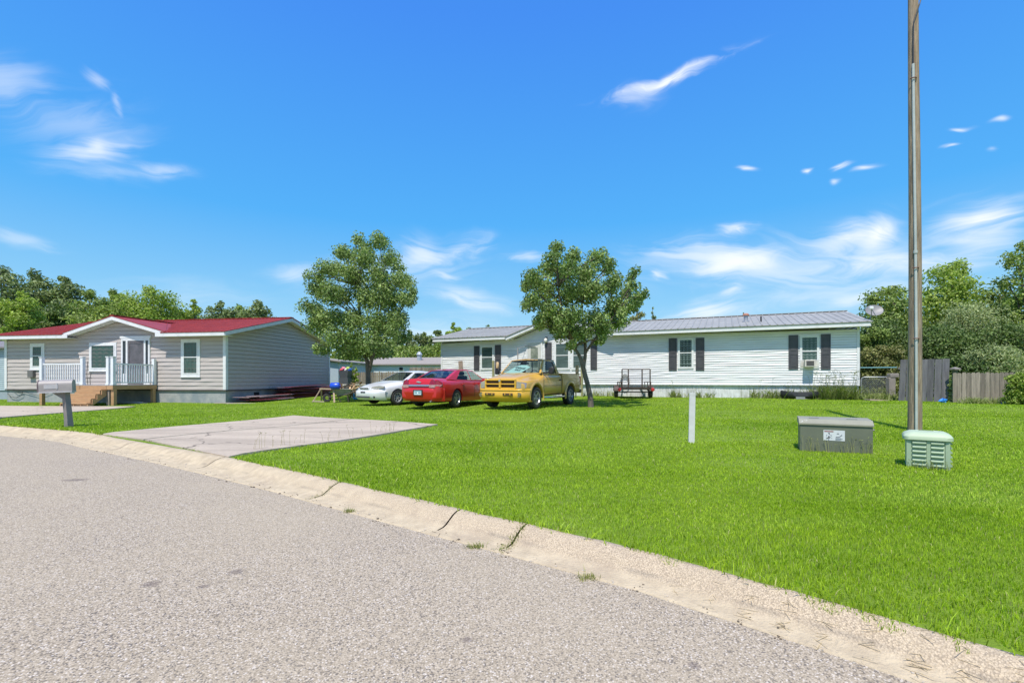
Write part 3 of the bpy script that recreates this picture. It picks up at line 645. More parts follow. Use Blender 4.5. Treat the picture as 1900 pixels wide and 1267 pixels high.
# ================================================== grey house with the red metal roof
M_GSID = mat('taupe_siding', (.51,.45,.415), (.45,.395,.365), rough=.75, scale=3, detail=6, bump=.15, bscale=40, stretch=(.5,1,6))
M_WTRIM = mat('white_trim', (.74,.74,.73), (.60,.60,.59), rough=.55, scale=5, lo=.45, hi=.8)
M_RROOF = mat('red_metal_roof', (.36,.050,.036), (.27,.036,.028), rough=.5, scale=2, metal=.0, spec=.35)
def stucco_extra(t, tc, col, b):
    n = N(t, 'ShaderNodeTexNoise'); n.inputs['Scale'].default_value = 1.6; n.inputs['Detail'].default_value = 7; L(t, tc.outputs['Object'], n.inputs['Vector'])
    r = N(t, 'ShaderNodeMapRange'); r.inputs[1].default_value = .46; r.inputs[2].default_value = .62; L(t, n.outputs[0], r.inputs[0])
    return mixc(t, M_(t, 'MULTIPLY', r.outputs[0], .7), col, (.20,.24,.27))
M_STUC = mat('painted_block', (.38,.38,.37), (.30,.31,.31), rough=.9, scale=5, detail=7, bump=.5, extra=stucco_extra)
M_GLASS = glassmat('window_glass', (.02,.045,.04), .50); M_GLASSD = glassmat('storm_glass', (.02,.022,.03), .25)
M_CURT = mat('green_curtain', (.33,.44,.38), (.25,.35,.30), rough=.9, scale=3, stretch=(5,1,.5))
M_CURT2 = mat('pale_curtain', (.50,.58,.54), (.36,.43,.40), rough=.9, scale=3, stretch=(5,1,.5))
M_DARK = mat('dark_interior', (.02,.02,.022), rough=.9)
GH = House('mobile_home', 'taupe mobile home with a red metal roof, white trim and a small front porch', 'house', (-13.4, 22.7), (.986,-.166), 9.0)
H = GH; HL = 12.65; ze = zat(619.5,22.7)-H.z0; zs = zat(723,22.7)-H.z0; HW = 9.0
s_e = .245                    # slope of the main roof
OV = .50                      # overhang
zr = ze+HW/2*s_e              # wall top at the ridge
rzk = .175
gxc, gz = H.wp(208, 584, .5); gz -= rzk+.06; xL_, _ = H.wp(118, 627, .5); xR_, _ = H.wp(291, 618, .5); gw = max(gxc-xL_, xR_-gxc); gw = (xR_-xL_)/2; gxc = (gxc+(xL_+xR_)/2)/2; gsl = (gz-ze)/gw
b = MB()
def gext(z):
    if z <= ze: return (-HL, 0)
    k = (z-ze)/gsl; return (gxc-gw+k, gxc+gw-k)
lap(b, gext, zs, gz-.02, .19, wavy=True)
lap(b, lambda z: ((0, HW) if z <= ze else ((z-ze)/s_e, HW-(z-ze)/s_e)), zs, zr-.02, .19, 'right', 0)
lap(b, lambda z: ((0, HW) if z <= ze else ((z-ze)/s_e, HW-(z-ze)/s_e)), zs, zr-.02, .19, 'left', -HL)
b.quad((-HL,HW,zs),(0,HW,zs),(0,HW,ze),(-HL,HW,ze)); b.quad((-HL,0.02,zs),(0,.02,zs),(0,HW,zs),(-HL,HW,zs))
b.build('wall', M_GSID, H.e)
b = MB(); b.box((-HL+.03, .03, -.3),(-.03, HW-.03, zs-.01)); sk = b.build('foundation', M_STUC, H.e)
yv, zv = H.wpr(477, 731)
b = MB(); b.box((-.028, yv-.2, zv-.1),(-.02, yv+.2, zv+.1)); b.build('crawl_space_vent', M_DARK, sk)
b = MB(); b.box((-HL-.02,-.035,zs-.06),(.035,.0,zs-.005)); b.box((.0,.0,zs-.06),(.035,HW,zs-.005)); build_each(b, 'drip_board', mat('dark_trim', (.09,.075,.07)), H.e)
b = MB()
for x in (-HL, -.0):
    s_ = 1 if x > -1 else -1
    b.box((x-.11 if s_>0 else x-.03, -.045, zs),(x+.03 if s_>0 else x+.11, -.02, ze)); b.box((x+.02 if s_>0 else x-.045, -.045, zs),(x+.045 if s_>0 else x-.02, .10, ze)) 
b.box((.02, HW-.1, zs-.5),(.045, HW+.045, ze)); b.box((-.0,HW,zs),(.045,HW+.045,ze)); build_each(b, 'corner_board', M_WTRIM, H.e)
# fascia, rakes and soffits
fh = .17; fb = MB()
zeav = ze-OV*s_e*.0
def gable_trim(x, sgn):
    for (y0, z0, y1, z1) in ((-OV, ze-OV*s_e, HW/2, zr), (HW+OV, ze-OV*s_e, HW/2, zr)):
        a, c = Vector((x, y0, z0)), Vector((x, y1, z1))
        fb.prism([a, c, c+Vector((0,0,fh)), a+Vector((0,0,fh))], (.035*sgn, 0, 0))
        fb.prism([a+Vector((-(.36)*sgn,0,.012)), c+Vector((-(.36)*sgn,0,.012)), c+Vector((0,0,.012)), a+Vector((0,0,.012))], (0,0,.02))
gable_trim(.36, 1); gable_trim(-HL-.36, -1)
zf = ze-OV*s_e
fb.box((gxc+gw-.15, -OV-.03, zf-.0),(.36, -OV, zf+fh)); fb.box((-HL-.36, -OV-.03, zf),(gxc-gw+.15, -OV, zf+fh))
fb.box((gxc+gw-.1, -OV, zf+.01),(.36, .0, zf+.03)); fb.box((-HL-.36, -OV, zf+.01),(gxc-gw+.1, .0, zf+.03))
for sg in (-1, 1):
    a, c = Vector((gxc+sg*(gw+.22), -.42, ze-.22*gsl)), Vector((gxc, -.42, gz))
    fb.prism([a, c, c+Vector((0,0,fh)), a+Vector((0,0,fh))], (0,-.035,0))
    a, c = a+Vector((0,0,.005)), c+Vector((0,0,.005)); fb.prism([a, c, c+Vector((0,.42,0)), a+Vector((0,.42,0))], (0,0,.02))
fb.build('fascia', M_WTRIM, H.e)
# roof sheets: the main roof front slope left and right of the cross gable, the back slope, the cross gable
rb = MB(); rz = fh+.005; xa, xb = -HL-.40, .40
e_ = lambda x: (x, -OV-.05, zf-.05*s_e+rz); r_ = lambda x: (x, HW/2, zr+rz)
yj = (gz-ze)/s_e                # where the cross ridge meets the main slope
roof_plane(rb, e_(gxc+gw+.15), e_(xb), r_(xb), r_(gxc+gw+.15)); roof_plane(rb, e_(xa), e_(gxc-gw-.15), r_(gxc-gw-.15), r_(xa))
roof_plane(rb, (gxc-gw-.15, .06, ze+.06*s_e+rz-.004), (gxc+gw+.15, .06, ze+.06*s_e+rz-.004), r_(gxc+gw+.15), r_(gxc-gw-.15))
roof_plane(rb, (xb, HW+OV+.05, zf-.05*s_e+rz), (xa, HW+OV+.05, zf-.05*s_e+rz), (xa, HW/2, zr+rz), (xb, HW/2, zr+rz))
cz_ = gz+rz
for sg in (-1, 1):
    xe = gxc+sg*(gw+.28); zz = gz-(gw+.28)*gsl+rz
    yb_ = max(0, (zz-rz-ze)/s_e)
    roof_plane(rb, (xe, yb_+.3, zz), (xe, -.47, zz), (gxc, -.47, cz_), (gxc, yj+.35, cz_), th=.032)
for (a, c) in ((r_(xa), r_(xb)), ((gxc,-.47,cz_),(gxc,yj+.2,cz_))):
    a, c = Vector(a)+Vector((0,0,.05)), Vector(c)+Vector((0,0,.05)); rb.bar(a, c, .26, .03)
rb.build('roof', M_RROOF, H.e)
def gwin(p, **k):
    x0, z1 = H.wp(p[0], p[1]); x1, z0 = H.wp(p[2], p[3]); return window(H, x0, x1, z0, z1, M_WTRIM, k.pop('gl', M_GLASS), k.pop('bl', M_CURT), **k)
gwin((61,642,80,681), casing=.12, fw=.05); gwin((170,640,214,684), casing=.10, fw=.05, sash=False); gwin((341,634,368,694), casing=.12, fw=.05, bl=M_CURT2)
# door with sidelights
x0, zt = H.wp(227, 628); x1, zb = H.wp(280, 714)
d = MB(); d.box((x0,-.07,zt-.12),(x1,-.0,zt)); xd0, _ = H.wp(239, 700); xd1, _ = H.wp(269, 700)
for (a, c) in ((x0, x0+.09), (xd0-.1, xd0), (xd1, xd1+.1), (x1-.09, x1)): d.box((a,-.07,zb),(c,-.0,zt-.12))
for (a, c) in ((x0+.09, xd0-.1), (xd1+.1, x1-.09)): d.box((a,-.05,zb),(c,-.0,zb+.55))
d.box((x0-.06,-.08,zt),(x1+.06,0,zt+.1)); ef = d.build('entry_frame', M_WTRIM, H.e)
g = MB()
for (a, c) in ((x0+.09, xd0-.1), (xd1+.1, x1-.09)): g.box((a,-.04,zb+.55),(c,-.02,zt-.12))
build_each(g, 'sidelight', mat('black_glass', (.03,.035,.04), rough=.08), ef)
d = MB(); dz1 = zt-.13; m_dg = mat('grey_storm_door', (.13,.115,.12), (.10,.09,.095), rough=.4)
d.box((xd0,-.055,zb),(xd0+.1,-.01,dz1)); d.box((xd1-.1,-.055,zb),(xd1,-.01,dz1)); d.box((xd0+.1,-.055,dz1-.12),(xd1-.1,-.01,dz1)); d.box((xd0+.1,-.055,zb),(xd1-.1,-.01,zb+.5))
dr = d.build('door', m_dg, H.e); g = MB(); g.box((xd0+.1,-.04,zb+.5),(xd1-.1,-.03,dz1-.12)); g.build('pane', mat('door_glass', (.14,.125,.135), (.07,.065,.07), rough=.1, scale=2), dr)
g = MB(); g.bar((xd0+.05,-.1,zb+.95),(xd0+.05,-.1,zb+1.12),.02); g.bar((xd0+.05,-.056,zb+1.03),(xd0+.05,-.1,zb+1.03),.02); g.build('handle', mat('chrome', (.7,.7,.7), rough=.2, metal=1), dr)
b = MB(); b.box((H.wp(57,690)[0],-.16,H.wp(57,700)[1]),(H.wp(67,690)[0],-.02,H.wp(57,688)[1]), bev=.01); b.build('electric_meter_box', mat('meter_grey', (.16,.15,.14), rough=.5), H.e)
pts = [H.wp(x, y, .05) for x, y in ((22,722),(30,728),(42,727),(40,733),(30,738),(20,736),(14,730))]
b = MB(); b.tube([(p[0],-.05,p[1]) for p in pts], .012, 5); pts = [H.wp(x, y, .04) for x, y in ((22,722),(45,727),(75,735),(95,727))]; b.tube([(p[0],-.04,p[1]) for p in pts], .01, 5); b.build('cable', mat('cable_black', (.02,.02,.02), rough=.5), H.e)
# neighbour's blue-grey wall at the far left
bx, by = H.world(-HL-3.2, 1.5)
nb = House('mobile_home', 'pale blue grey sided home cut off at the left edge', 'house', H.world(-HL-1.0, 2.2), (.986,-.166), 8)
b = MB(); M_BSID = mat('blue_grey_siding', (.42,.50,.52), (.36,.44,.46), rough=.7, scale=3)
lap(b, lambda z: (-9, 0), .5, 2.9, .12); lap(b, lambda z: (0, 8), .5, 2.9, .12, 'right'); b.build('wall', M_BSID, nb.e)
b = MB(); b.box((-9,.03,-.3),(-.03,8,.49)); b.build('skirting', mat('skirt_grey', (.33,.38,.42)), nb.e)
b = MB(); b.prism([(-9,-.3,2.86),(.3,-.3,2.86),(.3,4,3.6),(-9,4,3.6)], (0,0,.08)); b.prism([(-9,4,3.6),(.3,4,3.6),(.3,8.3,2.86),(-9,8.3,2.86)], (0,0,.08)); b.prism([(.0,0,2.86),(0,8,2.86),(0,4,3.6)],(-.02,0,0)); b.build('roof', mat('weathered_shingle', (.22,.20,.19), scale=20), nb.e)

# porch of the grey house
M_LUM = mat('new_lumber', (.50,.31,.155), (.38,.22,.11), rough=.8, scale=3, detail=6, stretch=(1,1,8), bump=.2)
M_DECK = mat('deck_boards', (.36,.34,.33), (.28,.26,.25), rough=.85, scale=4, stretch=(1,12,1))
M_PAINT = mat('white_vinyl_rail', (.78,.80,.80), rough=.4, scale=3)
dk = thing('porch', 'low wooden front porch with white railings and open steps, at the taupe home', 'porch', H.e.location, H.e.rotation_euler.z)
xr = H.wp(293,714,0)[0]; D = min(np.arange(1.2,3.4,.02), key=lambda q: abs(H.wp(209,714,q)[0]-xr)); D = float(D); print('porch depth', D); xl, zd = H.wp(73, 714, D); sx0 = H.wp(147,714,D)[0]; sx1 = H.wp(198,714,D)[0]
b = MB(); y = -D+.01
while y < -.06: b.box((xl, y, zd-.03),(xr, min(y+.135, -.045), zd)); y += .142
b.build('deck_floor', M_DECK, dk)
b = MB(); b.box((xl, -D, zd-.2),(xr, -D+.04, zd-.032)); b.box((xl, -D+.04, zd-.2),(xl+.04, -.05, zd-.032)); b.box((xr-.04, -D+.04, zd-.2),(xr, -.05, zd-.032))
for i in range(1, 14): x = xl+(xr-xl)*i/14; b.box((x-.02, -D+.04, zd-.19),(x+.02, -.05, zd-.034))
b.build('deck_frame', M_LUM, dk)
for px in (73, 198, 213, 289):
    x, _ = H.wp(px, 714, D); b = MB(); q = -D
    if px == 213: x = xr-.08
    if px == 289: x = xr-.08; q = -.30
    b.box((x-.07, q+.05, -.05),(x+.07, q+.19, zd-.2)); b.build('support_post', M_LUM if px != 198 else mat('grey_lumber', (.35,.30,.25), scale=6), dk)
ph = 1.22
for px in (74, 150, 198, 213):
    x, _ = H.wp(px, 714, D); b = MB()
    if px == 213: x = xr-.075
    b.box((x-.065,-D+.02,zd),(x+.065,-D+.15,zd+ph)); b.box((x-.085,-D,zd),(x+.085,-D+.17,zd+.06)); b.box((x-.085,-D,zd+ph),(x+.085,-D+.17,zd+ph+.03)); b.build('railing_post', M_PAINT, dk)
x = xr-.075; b = MB(); b.box((x-.065,-.2,zd),(x+.065,-.07,zd+ph)); b.build('railing_post', M_PAINT, dk)
def rail(xa, xb, ya=-D+.085, yb=-D+.085):
    b = MB(); a, c = Vector((xa, ya, 0)), Vector((xb, yb, 0)); hgt = .93
    for z, h in ((hgt, .06), (.10, .05)): b.bar(a+Vector((0,0,zd+z)), c+Vector((0,0,zd+z)), .05, h)
    n = max(2, int((c-a).length/.115))
    for i in range(1, n): p = a+(c-a)*i/n; b.bar(p+Vector((0,0,zd+.12)), p+Vector((0,0,zd+hgt-.03)), .035)
    b.build('railing', M_PAINT, dk)
P = lambda px: H.wp(px, 714, D)[0]
rail(P(74)+.065, P(150)-.065); rail(xr-.075, xr-.075, -D+.15, -.2)
b = MB(); nst = 4; rise = zd/(nst+.6); tr = .20
for i in range(nst):
    z = zd-(i+1)*rise; y = -D-i*tr
    b.box((sx0+.05, y-tr-.02, z-.04),(sx1-.05, y, z)); b.box((sx0+.08, y-.025, z+.0),(sx1-.08, y-.005, z+rise-.04)) if i else None
    b.box((sx0+.08, y-tr+.03, z-rise+.0),(sx1-.08, y-tr+.045, z-.041))
    for k in (.25,.5,.75): xk = sx0+(sx1-sx0)*k; b.box((xk-.02, y-tr+.0, z-rise+.0),(xk+.02, y-tr+.028, z-.041))
for x in (sx0+.01, sx1-.05):
    pr = [(x,-D,zd-.04)]
    for i in range(nst): z = zd-(i+1)*rise-.041; pr += [(x,-D-i*tr,z),(x,-D-(i+1)*tr+.0,z)]
    pr += [(x,-D-nst*tr,-.02),(x,-D-(nst-.9)*tr,-.02),(x,-D,zd-rise-.26)]
    b.prism(pr, (.04,0,0))
b.build('steps', M_LUM, dk)
# plant stand on the porch, boards under it
p_ = H.world(H.wp(163,712,.8)[0], -.8); pl = thing('plant_stand', 'thin dark wire plant stand on the porch beside the steps', 'plant stand', (*p_, H.z0+zd))
b = MB(); b.tube([(0,0,0),(-.05,0,.5),(0,0,1.1)], .012, 5); b.tube([(.12,0,0),(.1,0,.3),(.16,0,.55)], .012, 5)
for z in (.3,.5): b.tube([(math.cos(a)*.14, math.sin(a)*.14, z) for a in np.linspace(0,6.28,12)], .01, 4)
b.build('wire_frame', mat('iron', (.04,.035,.03), rough=.6), pl)
x, _ = H.wp(245,740,.7); p_ = H.world(x, -.9); b = MB(); b.box((-.75,-.12,0),(.75,.12,.05)); b.box((-.5,-.2,.05),(.6,.0,.09), Matrix.Rotation(.2,4,'Z'))
o = tag(b.build('scrap_boards', mat('grey_board', (.42,.40,.38), scale=8)), 'pale scrap boards lying on the grass under the porch', 'boards', ); o.location = (*p_, G(*p_)); o.rotation_euler.z = .15

# ================================================== white house
def vinyl_extra(t, tc, col, b):
    n = N(t, 'ShaderNodeTexNoise'); n.inputs['Scale'].default_value = .9; n.inputs['Detail'].default_value = 6; L(t, tc.outputs['Object'], n.inputs['Vector'])
    r = N(t, 'ShaderNodeMapRange'); r.inputs[1].default_value = .45; r.inputs[2].default_value = .75; L(t, n.outputs[0], r.inputs[0])
    return mixc(t, M_(t, 'MULTIPLY', r.outputs[0], .45), col, (.60,.61,.60))
M_VIN = mat('white_vinyl', (.81,.805,.79), (.74,.735,.72), rough=.5, scale=1.2, detail=3, bump=.35, bscale=1.6, stretch=(.6,1,4), extra=vinyl_extra)
def dirt_extra(t, tc, col, b):
    mp = N(t, 'ShaderNodeMapping'); mp.inputs['Scale'].default_value = (7, 7, 1.2); L(t, tc.outputs['Object'], mp.inputs[0])
    n = N(t, 'ShaderNodeTexNoise'); n.inputs['Scale'].default_value = 1.2; n.inputs['Detail'].default_value = 7; L(t, mp.outputs[0], n.inputs['Vector'])
    r = N(t, 'ShaderNodeMapRange'); r.inputs[1].default_value = .48; r.inputs[2].default_value = .66; L(t, n.outputs[0], r.inputs[0])
    sx = N(t, 'ShaderNodeSeparateXYZ'); L(t, tc.outputs['Object'], sx.inputs[0])
    z = N(t, 'ShaderNodeMapRange'); z.inputs[1].default_value = .5; z.inputs[2].default_value = .05; z.inputs[3].default_value = .35; z.inputs[4].default_value = .9; L(t, sx.outputs[2], z.inputs[0])
    return mixc(t, M_(t, 'MULTIPLY', r.outputs[0], z.outputs[0]), col, (.30,.30,.24))
M_SKIRT = mat('dirty_skirting', (.72,.72,.72), (.58,.58,.57), rough=.7, scale=4, detail=6, bump=.4, bscale=6, extra=dirt_extra)
M_GROOF = mat('grey_metal_roof', (.35,.345,.315), (.28,.275,.255), rough=.6, scale=1.5, spec=.25)
M_SHUT = mat('dark_shutter', (.078,.074,.080), (.060,.057,.064), rough=.45, scale=4)
M_YEL = M_WTRIM
WH = House('mobile_home', 'long white sided mobile home, grey metal roof and dark shutters', 'house', (14.8, 20.7), (.916,-.4), 8.3)
H = WH; HL = 20.75; ze = zat(606,20.7)-H.z0; zs = zat(714,20.7)-H.z0; HW = 8.3; s_e = .23; OV = .46; zr = ze+HW/2*s_e
xgl, xgr = H.wp(953,640)[0], H.wp(1130,640)[0]; gxc, gw = (xgl+xgr)/2, (xgr-xgl)/2; _a = H.wp(941,623,.5); _b = H.wp(985,604,.5); gsl = min(.36, max(.2, (_b[1]-_a[1])/(_b[0]-_a[0]))); gz = ze+gw*gsl
b = MB(); lap(b, gext, zs, gz-.02, .108, out=.024, gap=.017, wavy=True)
gb = lambda z: ((0, HW) if z <= ze else ((z-ze)/s_e, HW-(z-ze)/s_e))
lap(b, gb, zs, zr-.02, .108, 'right', 0); lap(b, gb, zs, zr-.02, .108, 'left', -HL)
b.quad((-HL,HW,zs),(0,HW,zs),(0,HW,ze),(-HL,HW,ze)); b.quad((-HL,.02,zs),(0,.02,zs),(0,HW,zs),(-HL,HW,zs)); b.build('wall', M_VIN, H.e)
# corrugated skirting
b = MB(); n = 330; dep = []
for i in range(n+1):
    x = -HL+.04+(HL-.06)*i/n; dep.append((x, .05+(-.014 if i % 2 else .0)-.01*math.sin(x*1.7)))
for i in range(n): b.quad((dep[i][0],dep[i][1],-.3),(dep[i+1][0],dep[i+1][1],-.3),(dep[i+1][0],dep[i+1][1],zs-.01),(dep[i][0],dep[i][1],zs-.01))
b.box((-HL+.04,.07,-.3),(-.03,HW-.03,zs-.012)); b.build('skirting', M_SKIRT, H.e)
b = MB(); b.box((-HL-.02,-.05,zs-.035),(.03,.0,zs+.008))
b.box((-HL-.03,-.03,zs),(-HL+.07,-.021,ze)); b.box((-.07,-.035,zs),(.035,-.021,ze)); b.box((.021,-.035,zs),(.035,.08,ze)); b.box((-.07,.03,-.2),(.0,.045,zs-.04)); build_each(b, 'corner_board', M_WTRIM, H.e)
fb = MB(); zf = ze-OV*s_e*.3; fh = .17
def gtrim(x, sgn):
    for (y0, z0, y1, z1) in ((-OV, zf, HW/2, zr+.1), (HW+OV, zf, HW/2, zr+.1)):
        a, c = Vector((x, y0, z0)), Vector((x, y1, z1)); fb.prism([a, c, c+Vector((0,0,fh-.05)), a+Vector((0,0,fh))], (.03*sgn,0,0))
        fb.prism([a+Vector((-.3*sgn,0,.012)), c+Vector((-.3*sgn,0,.012)), c+Vector((0,0,.012)), a+Vector((0,0,.012))], (0,0,.02))
gtrim(.30, 1); gtrim(-HL-.3, -1)
fb.box((xgr-.1,-OV-.03,zf),(.30,-OV,zf+fh)); fb.box((-HL-.3,-OV-.03,zf),(xgl+.1,-OV,zf+fh)); fb.box((xgr-.05,-OV,zf+.01),(.30,0,zf+.03)); fb.box((-HL-.3,-OV,zf+.01),(xgl+.05,0,zf+.03))
for sg in (-1, 1):
    a, c = Vector((gxc+sg*(gw+.25), -OV-.04, gz-(gw+.25)*gsl)), Vector((gxc, -OV-.04, gz))
    fb.prism([a, c, c+Vector((0,0,fh)), a+Vector((0,0,fh))], (0,-.035,0)); fb.prism([a, c, c+Vector((0,.38,0)), a+Vector((0,.38,0))], (0,0,.02))
fb.build('fascia', M_WTRIM, H.e)
rb = MB(); rz = fh+.004; xa, xb = -HL-.36, .38; srf = (zr+.1-zf)/(HW/2+OV)
e_ = lambda x: (x, -OV-.06, zf+rz-.06*srf); r_ = lambda x: (x, HW/2, zr+.1+rz-.09); yj = (gz-zf)/srf
roof_plane(rb, e_(xgr+.1), e_(xb), r_(xb), r_(xgr+.1), rib=.30, rw=.07, rh=.028); roof_plane(rb, e_(xa), e_(xgl-.1), r_(xgl-.1), r_(xa), rib=.30, rw=.07, rh=.028)
ymid = .06; zmid = zf+rz+(ymid+OV)*srf-.03
roof_plane(rb, (xgl-.1,ymid,zmid), (xgr+.1,ymid,zmid), r_(xgr+.1), r_(xgl-.1), rib=.30)
roof_plane(rb, (xb,HW+OV+.06,zf+rz-.06*srf), (xa,HW+OV+.06,zf+rz-.06*srf), r_(xa), r_(xb), rib=.30)
for sg in (-1, 1):
    xe = gxc+sg*(gw+.3); zz = gz-(gw+.3)*gsl+rz
    roof_plane(rb, (xe,.4,zz), (xe,-OV-.12,zz), (gxc,-OV-.12,gz+rz), (gxc,yj+.3,gz+rz), th=.032, rib=.3)
rb.bar(Vector(r_(xa))+Vector((0,0,.05)), Vector(r_(xb))+Vector((0,0,.05)), .30, .03); rb.bar((gxc,-OV-.12,gz+rz+.05),(gxc,yj+.2,gz+rz+.05), .3, .03)
roofo = rb.build('roof', M_GROOF, H.e)
# ridge strip, pale and broken
b = MB(); x = xa
while x < xb-.1:
    w = random.uniform(.5,1.4); c = Vector(r_(min(x+w,xb))); a = Vector(r_(x)); dz = random.uniform(.06,.075); b.bar(a+Vector((0,-.05,dz)), c+Vector((0,-.05,dz)), .05, .022); x += w+random.choice((.03,.03,.12))
b.build('ridge_strip', mat('ridge_pale', (.62,.56,.54), (.45,.40,.38), rough=.7, scale=5), roofo)
def rp(px, py):      # local point on the front roof slope seen at a pixel
    d = Vector(((px-HX)/F, 1, (HY-py)/F)); R3, B3 = H.R, H.B
    # plane: z = zf+rz+srf*(y+OV)
    num = H.z0+zf+rz+srf*(OV-H.O.dot(B3))-CZ; t = num/(d.z-srf*d.dot(B3)); p = d*t
    return (p-H.O).dot(R3), (p-H.O).dot(B3), CZ+d.z*t-H.z0
x, y, z = rp(1384, 597)
b = MB(); b.lathe([(.16,z-.05),(.16,z+.03),(.09,z+.06),(.09,z+.30)], 14, Matrix.Translation((x,y,0))); v_ = b.build('roof_vent', mat('galvanized', (.45,.45,.47), rough=.45, metal=.5), H.e, smooth=40)
b = MB(); b.lathe([(.0,z+.42),(.10,z+.40),(.15,z+.34),(.15,z+.30),(.05,z+.29)], 14, Matrix.Translation((x,y,0))); b.build('cap', mat('rusty_cap', (.45,.20,.13), (.30,.14,.10), scale=12), v_, smooth=40)
x, y, z = rp(1412, 597); b = MB(); b.tube([(x,y,z-.05),(x,y,z+.26)], .035, 10); b.build('roof_vent', mat('black_pipe', (.02,.02,.022), rough=.5), H.e, smooth=40)
def wwin(p, **k):
    x0, z1 = H.wp(p[0], p[1]); x1, z0 = H.wp(p[2], p[3]); return window(H, x0, x1, z0, z1, M_WTRIM, M_GLASS, k.pop('bl', M_CURT), **k)
def wsh(x0, y0, x1, y1):
    a, z1 = H.wp(x0, y0); c, z0 = H.wp(x1, y1); shutter(H, a, c, z0, z1, M_SHUT)
M_BLI = mat('window_blind', (.46,.48,.45), (.33,.35,.33), rough=.8, scale=3); M_DRK2 = mat('dim_room', (.16,.17,.13), (.10,.11,.09), rough=.9, scale=3, stretch=(3,1,1))
wwin((1258,628,1287,684), bl=M_DRK2, fw=.09); wsh(1241,628,1256,687); wsh(1291,627,1307,687)
wwin((1484,623,1520,683), bl=M_CURT, fw=.09); wsh(1463,622,1481,685); wsh(1523,620,1541,685)
wwin((892,642,917,686), bl=M_BLI, fw=.1, blind='slats'); wsh(880,642,890,687); wsh(919,640,930,687)
wwin((1029,635,1058,686), bl=M_BLI, fw=.1, blind='slats'); wwin((1061,635,1089,686), bl=M_BLI, fw=.1, blind='slats'); wsh(1012,636,1024,686); wsh(1096,634,1108,686)
# arched head over the double window
x0, z1 = H.wp(1029,635); x1, _ = H.wp(1089,635); pr = [(x0,-.06,z1)]+[(x0+(x1-x0)*i/12,-.06,z1+.02+.14*math.sin(math.pi*i/12)) for i in range(13)]+[(x1,-.06,z1)]
b = MB(); b.prism(pr, (0,.055,0)); b.build('window_head', M_WTRIM, H.e)
# door
x0, z1 = H.wp(980,637); x1, _ = H.wp(1004,637); d = MB(); zb = zs+.04
d.box((x0-.09,-.06,zb),(x0,0,z1+.09)); d.box((x1,-.06,zb),(x1+.09,0,z1+.09)); d.box((x0,-.06,z1),(x1,0,z1+.09)); d.build('door_frame', M_WTRIM, H.e)
d = MB(); w = x1-x0; d.box((x0+.01,-.05,zb),(x0+w*.22,-.01,z1-.01)); d.box((x1-w*.22,-.05,zb),(x1-.01,-.01,z1-.01)); d.box((x0+w*.22,-.05,zb),(x1-w*.22,-.01,zb+.85)); d.box((x0+w*.22,-.05,z1-.25),(x1-w*.22,-.01,z1-.01))
dr = d.build('door', mat('off_white_door', (.62,.61,.56)), H.e); g = MB(); g.box((x0+w*.22,-.04,zb+.85),(x1-w*.22,-.03,z1-.25)); g.build('pane', mat('door_light', (.30,.31,.24), (.13,.15,.11), rough=.1, scale=4), dr)
g = MB(); g.ball((x0+.09,-.08,zb+.95),.03); g.build('handle', MATS['chrome'], dr, smooth=60)
x, z = H.wp(1014,632); b = MB(); b.ball((x,-.14,z),(.10,.10,.13)); l_ = b.build('porch_light', mat('lamp_glass_white', (.78,.76,.70), rough=.3), H.e, smooth=60); b = MB(); b.box((x-.05,-.1,z+.08),(x+.05,0,z+.2), bev=.01); b.build('bracket', mat('brass_dark', (.12,.10,.07), rough=.4), l_)
x, z = H.wp(967,641); x2, z2 = H.wp(968,688); b = MB(); b.tube([(x,-.5,z-.15),(x+.02,-.5,z2-.3)], .03, 6); b.tube([(x,-.5,z-.2),(x+.3,-.1,z-.05),(x+.9,-.06,z-.1)], .012, 5); b.build('grab_post', mat('post_grey', (.35,.33,.32)), H.e)
# steps and platform behind the truck
x0, _ = H.wp(970,700); x1, _ = H.wp(1012,700); b = MB(); b.box((x0,-1.2,-.1),(x1,-.06,zb-.05)); b.box((x0,-1.55,-.1),(x1,-1.2,zb-.28)); b.build('door_steps', M_LUM, H.e)
# window air conditioner
x0, z1 = H.wp(1491,668,.0); x1, z0 = H.wp(1510,681,.0); ac = thing('air_conditioner', 'window air conditioner sticking out of the right hand window of the white home', 'air conditioner', H.e.location, H.e.rotation_euler.z)
b = MB(); b.box((x0,-.42,z0),(x1,-.056,z1), bev=.012); b.build('casing', mat('beige_casing', (.68,.64,.58), (.55,.50,.44), rough=.5, scale=5), ac)
b = MB(); b.box((x0+.05,-.425,z0+.05),(x1-.05,-.42,z1-.05))
for i in range(9): b.box((x0+.05,-.432,z0+.06+i*.024),(x1-.05,-.425,z0+.068+i*.024))
b.build('grille', mat('coil_grey', (.16,.14,.13), rough=.6), ac)
xa_, _ = H.wp(1484,668); xb_, _ = H.wp(1520,668)
for s_ in (0,1):
    b = MB(); b.box((xa_+.02,-.064,z0+.01),(x0,-.05,z1)) if s_ == 0 else b.box((x1,-.064,z0+.01),(xb_-.02,-.05,z1))
    for i in range(5):
        xx = (xa_+.05+i*(x0-xa_-.08)/5) if s_ == 0 else (x1+.02+i*(xb_-x1-.08)/5); b.box((xx,-.068,z0+.03),(xx+.012,-.0641,z1-.02))
    b.build('side_panel', mat('accordion_white', (.70,.68,.63), (.5,.47,.43), scale=8), ac)
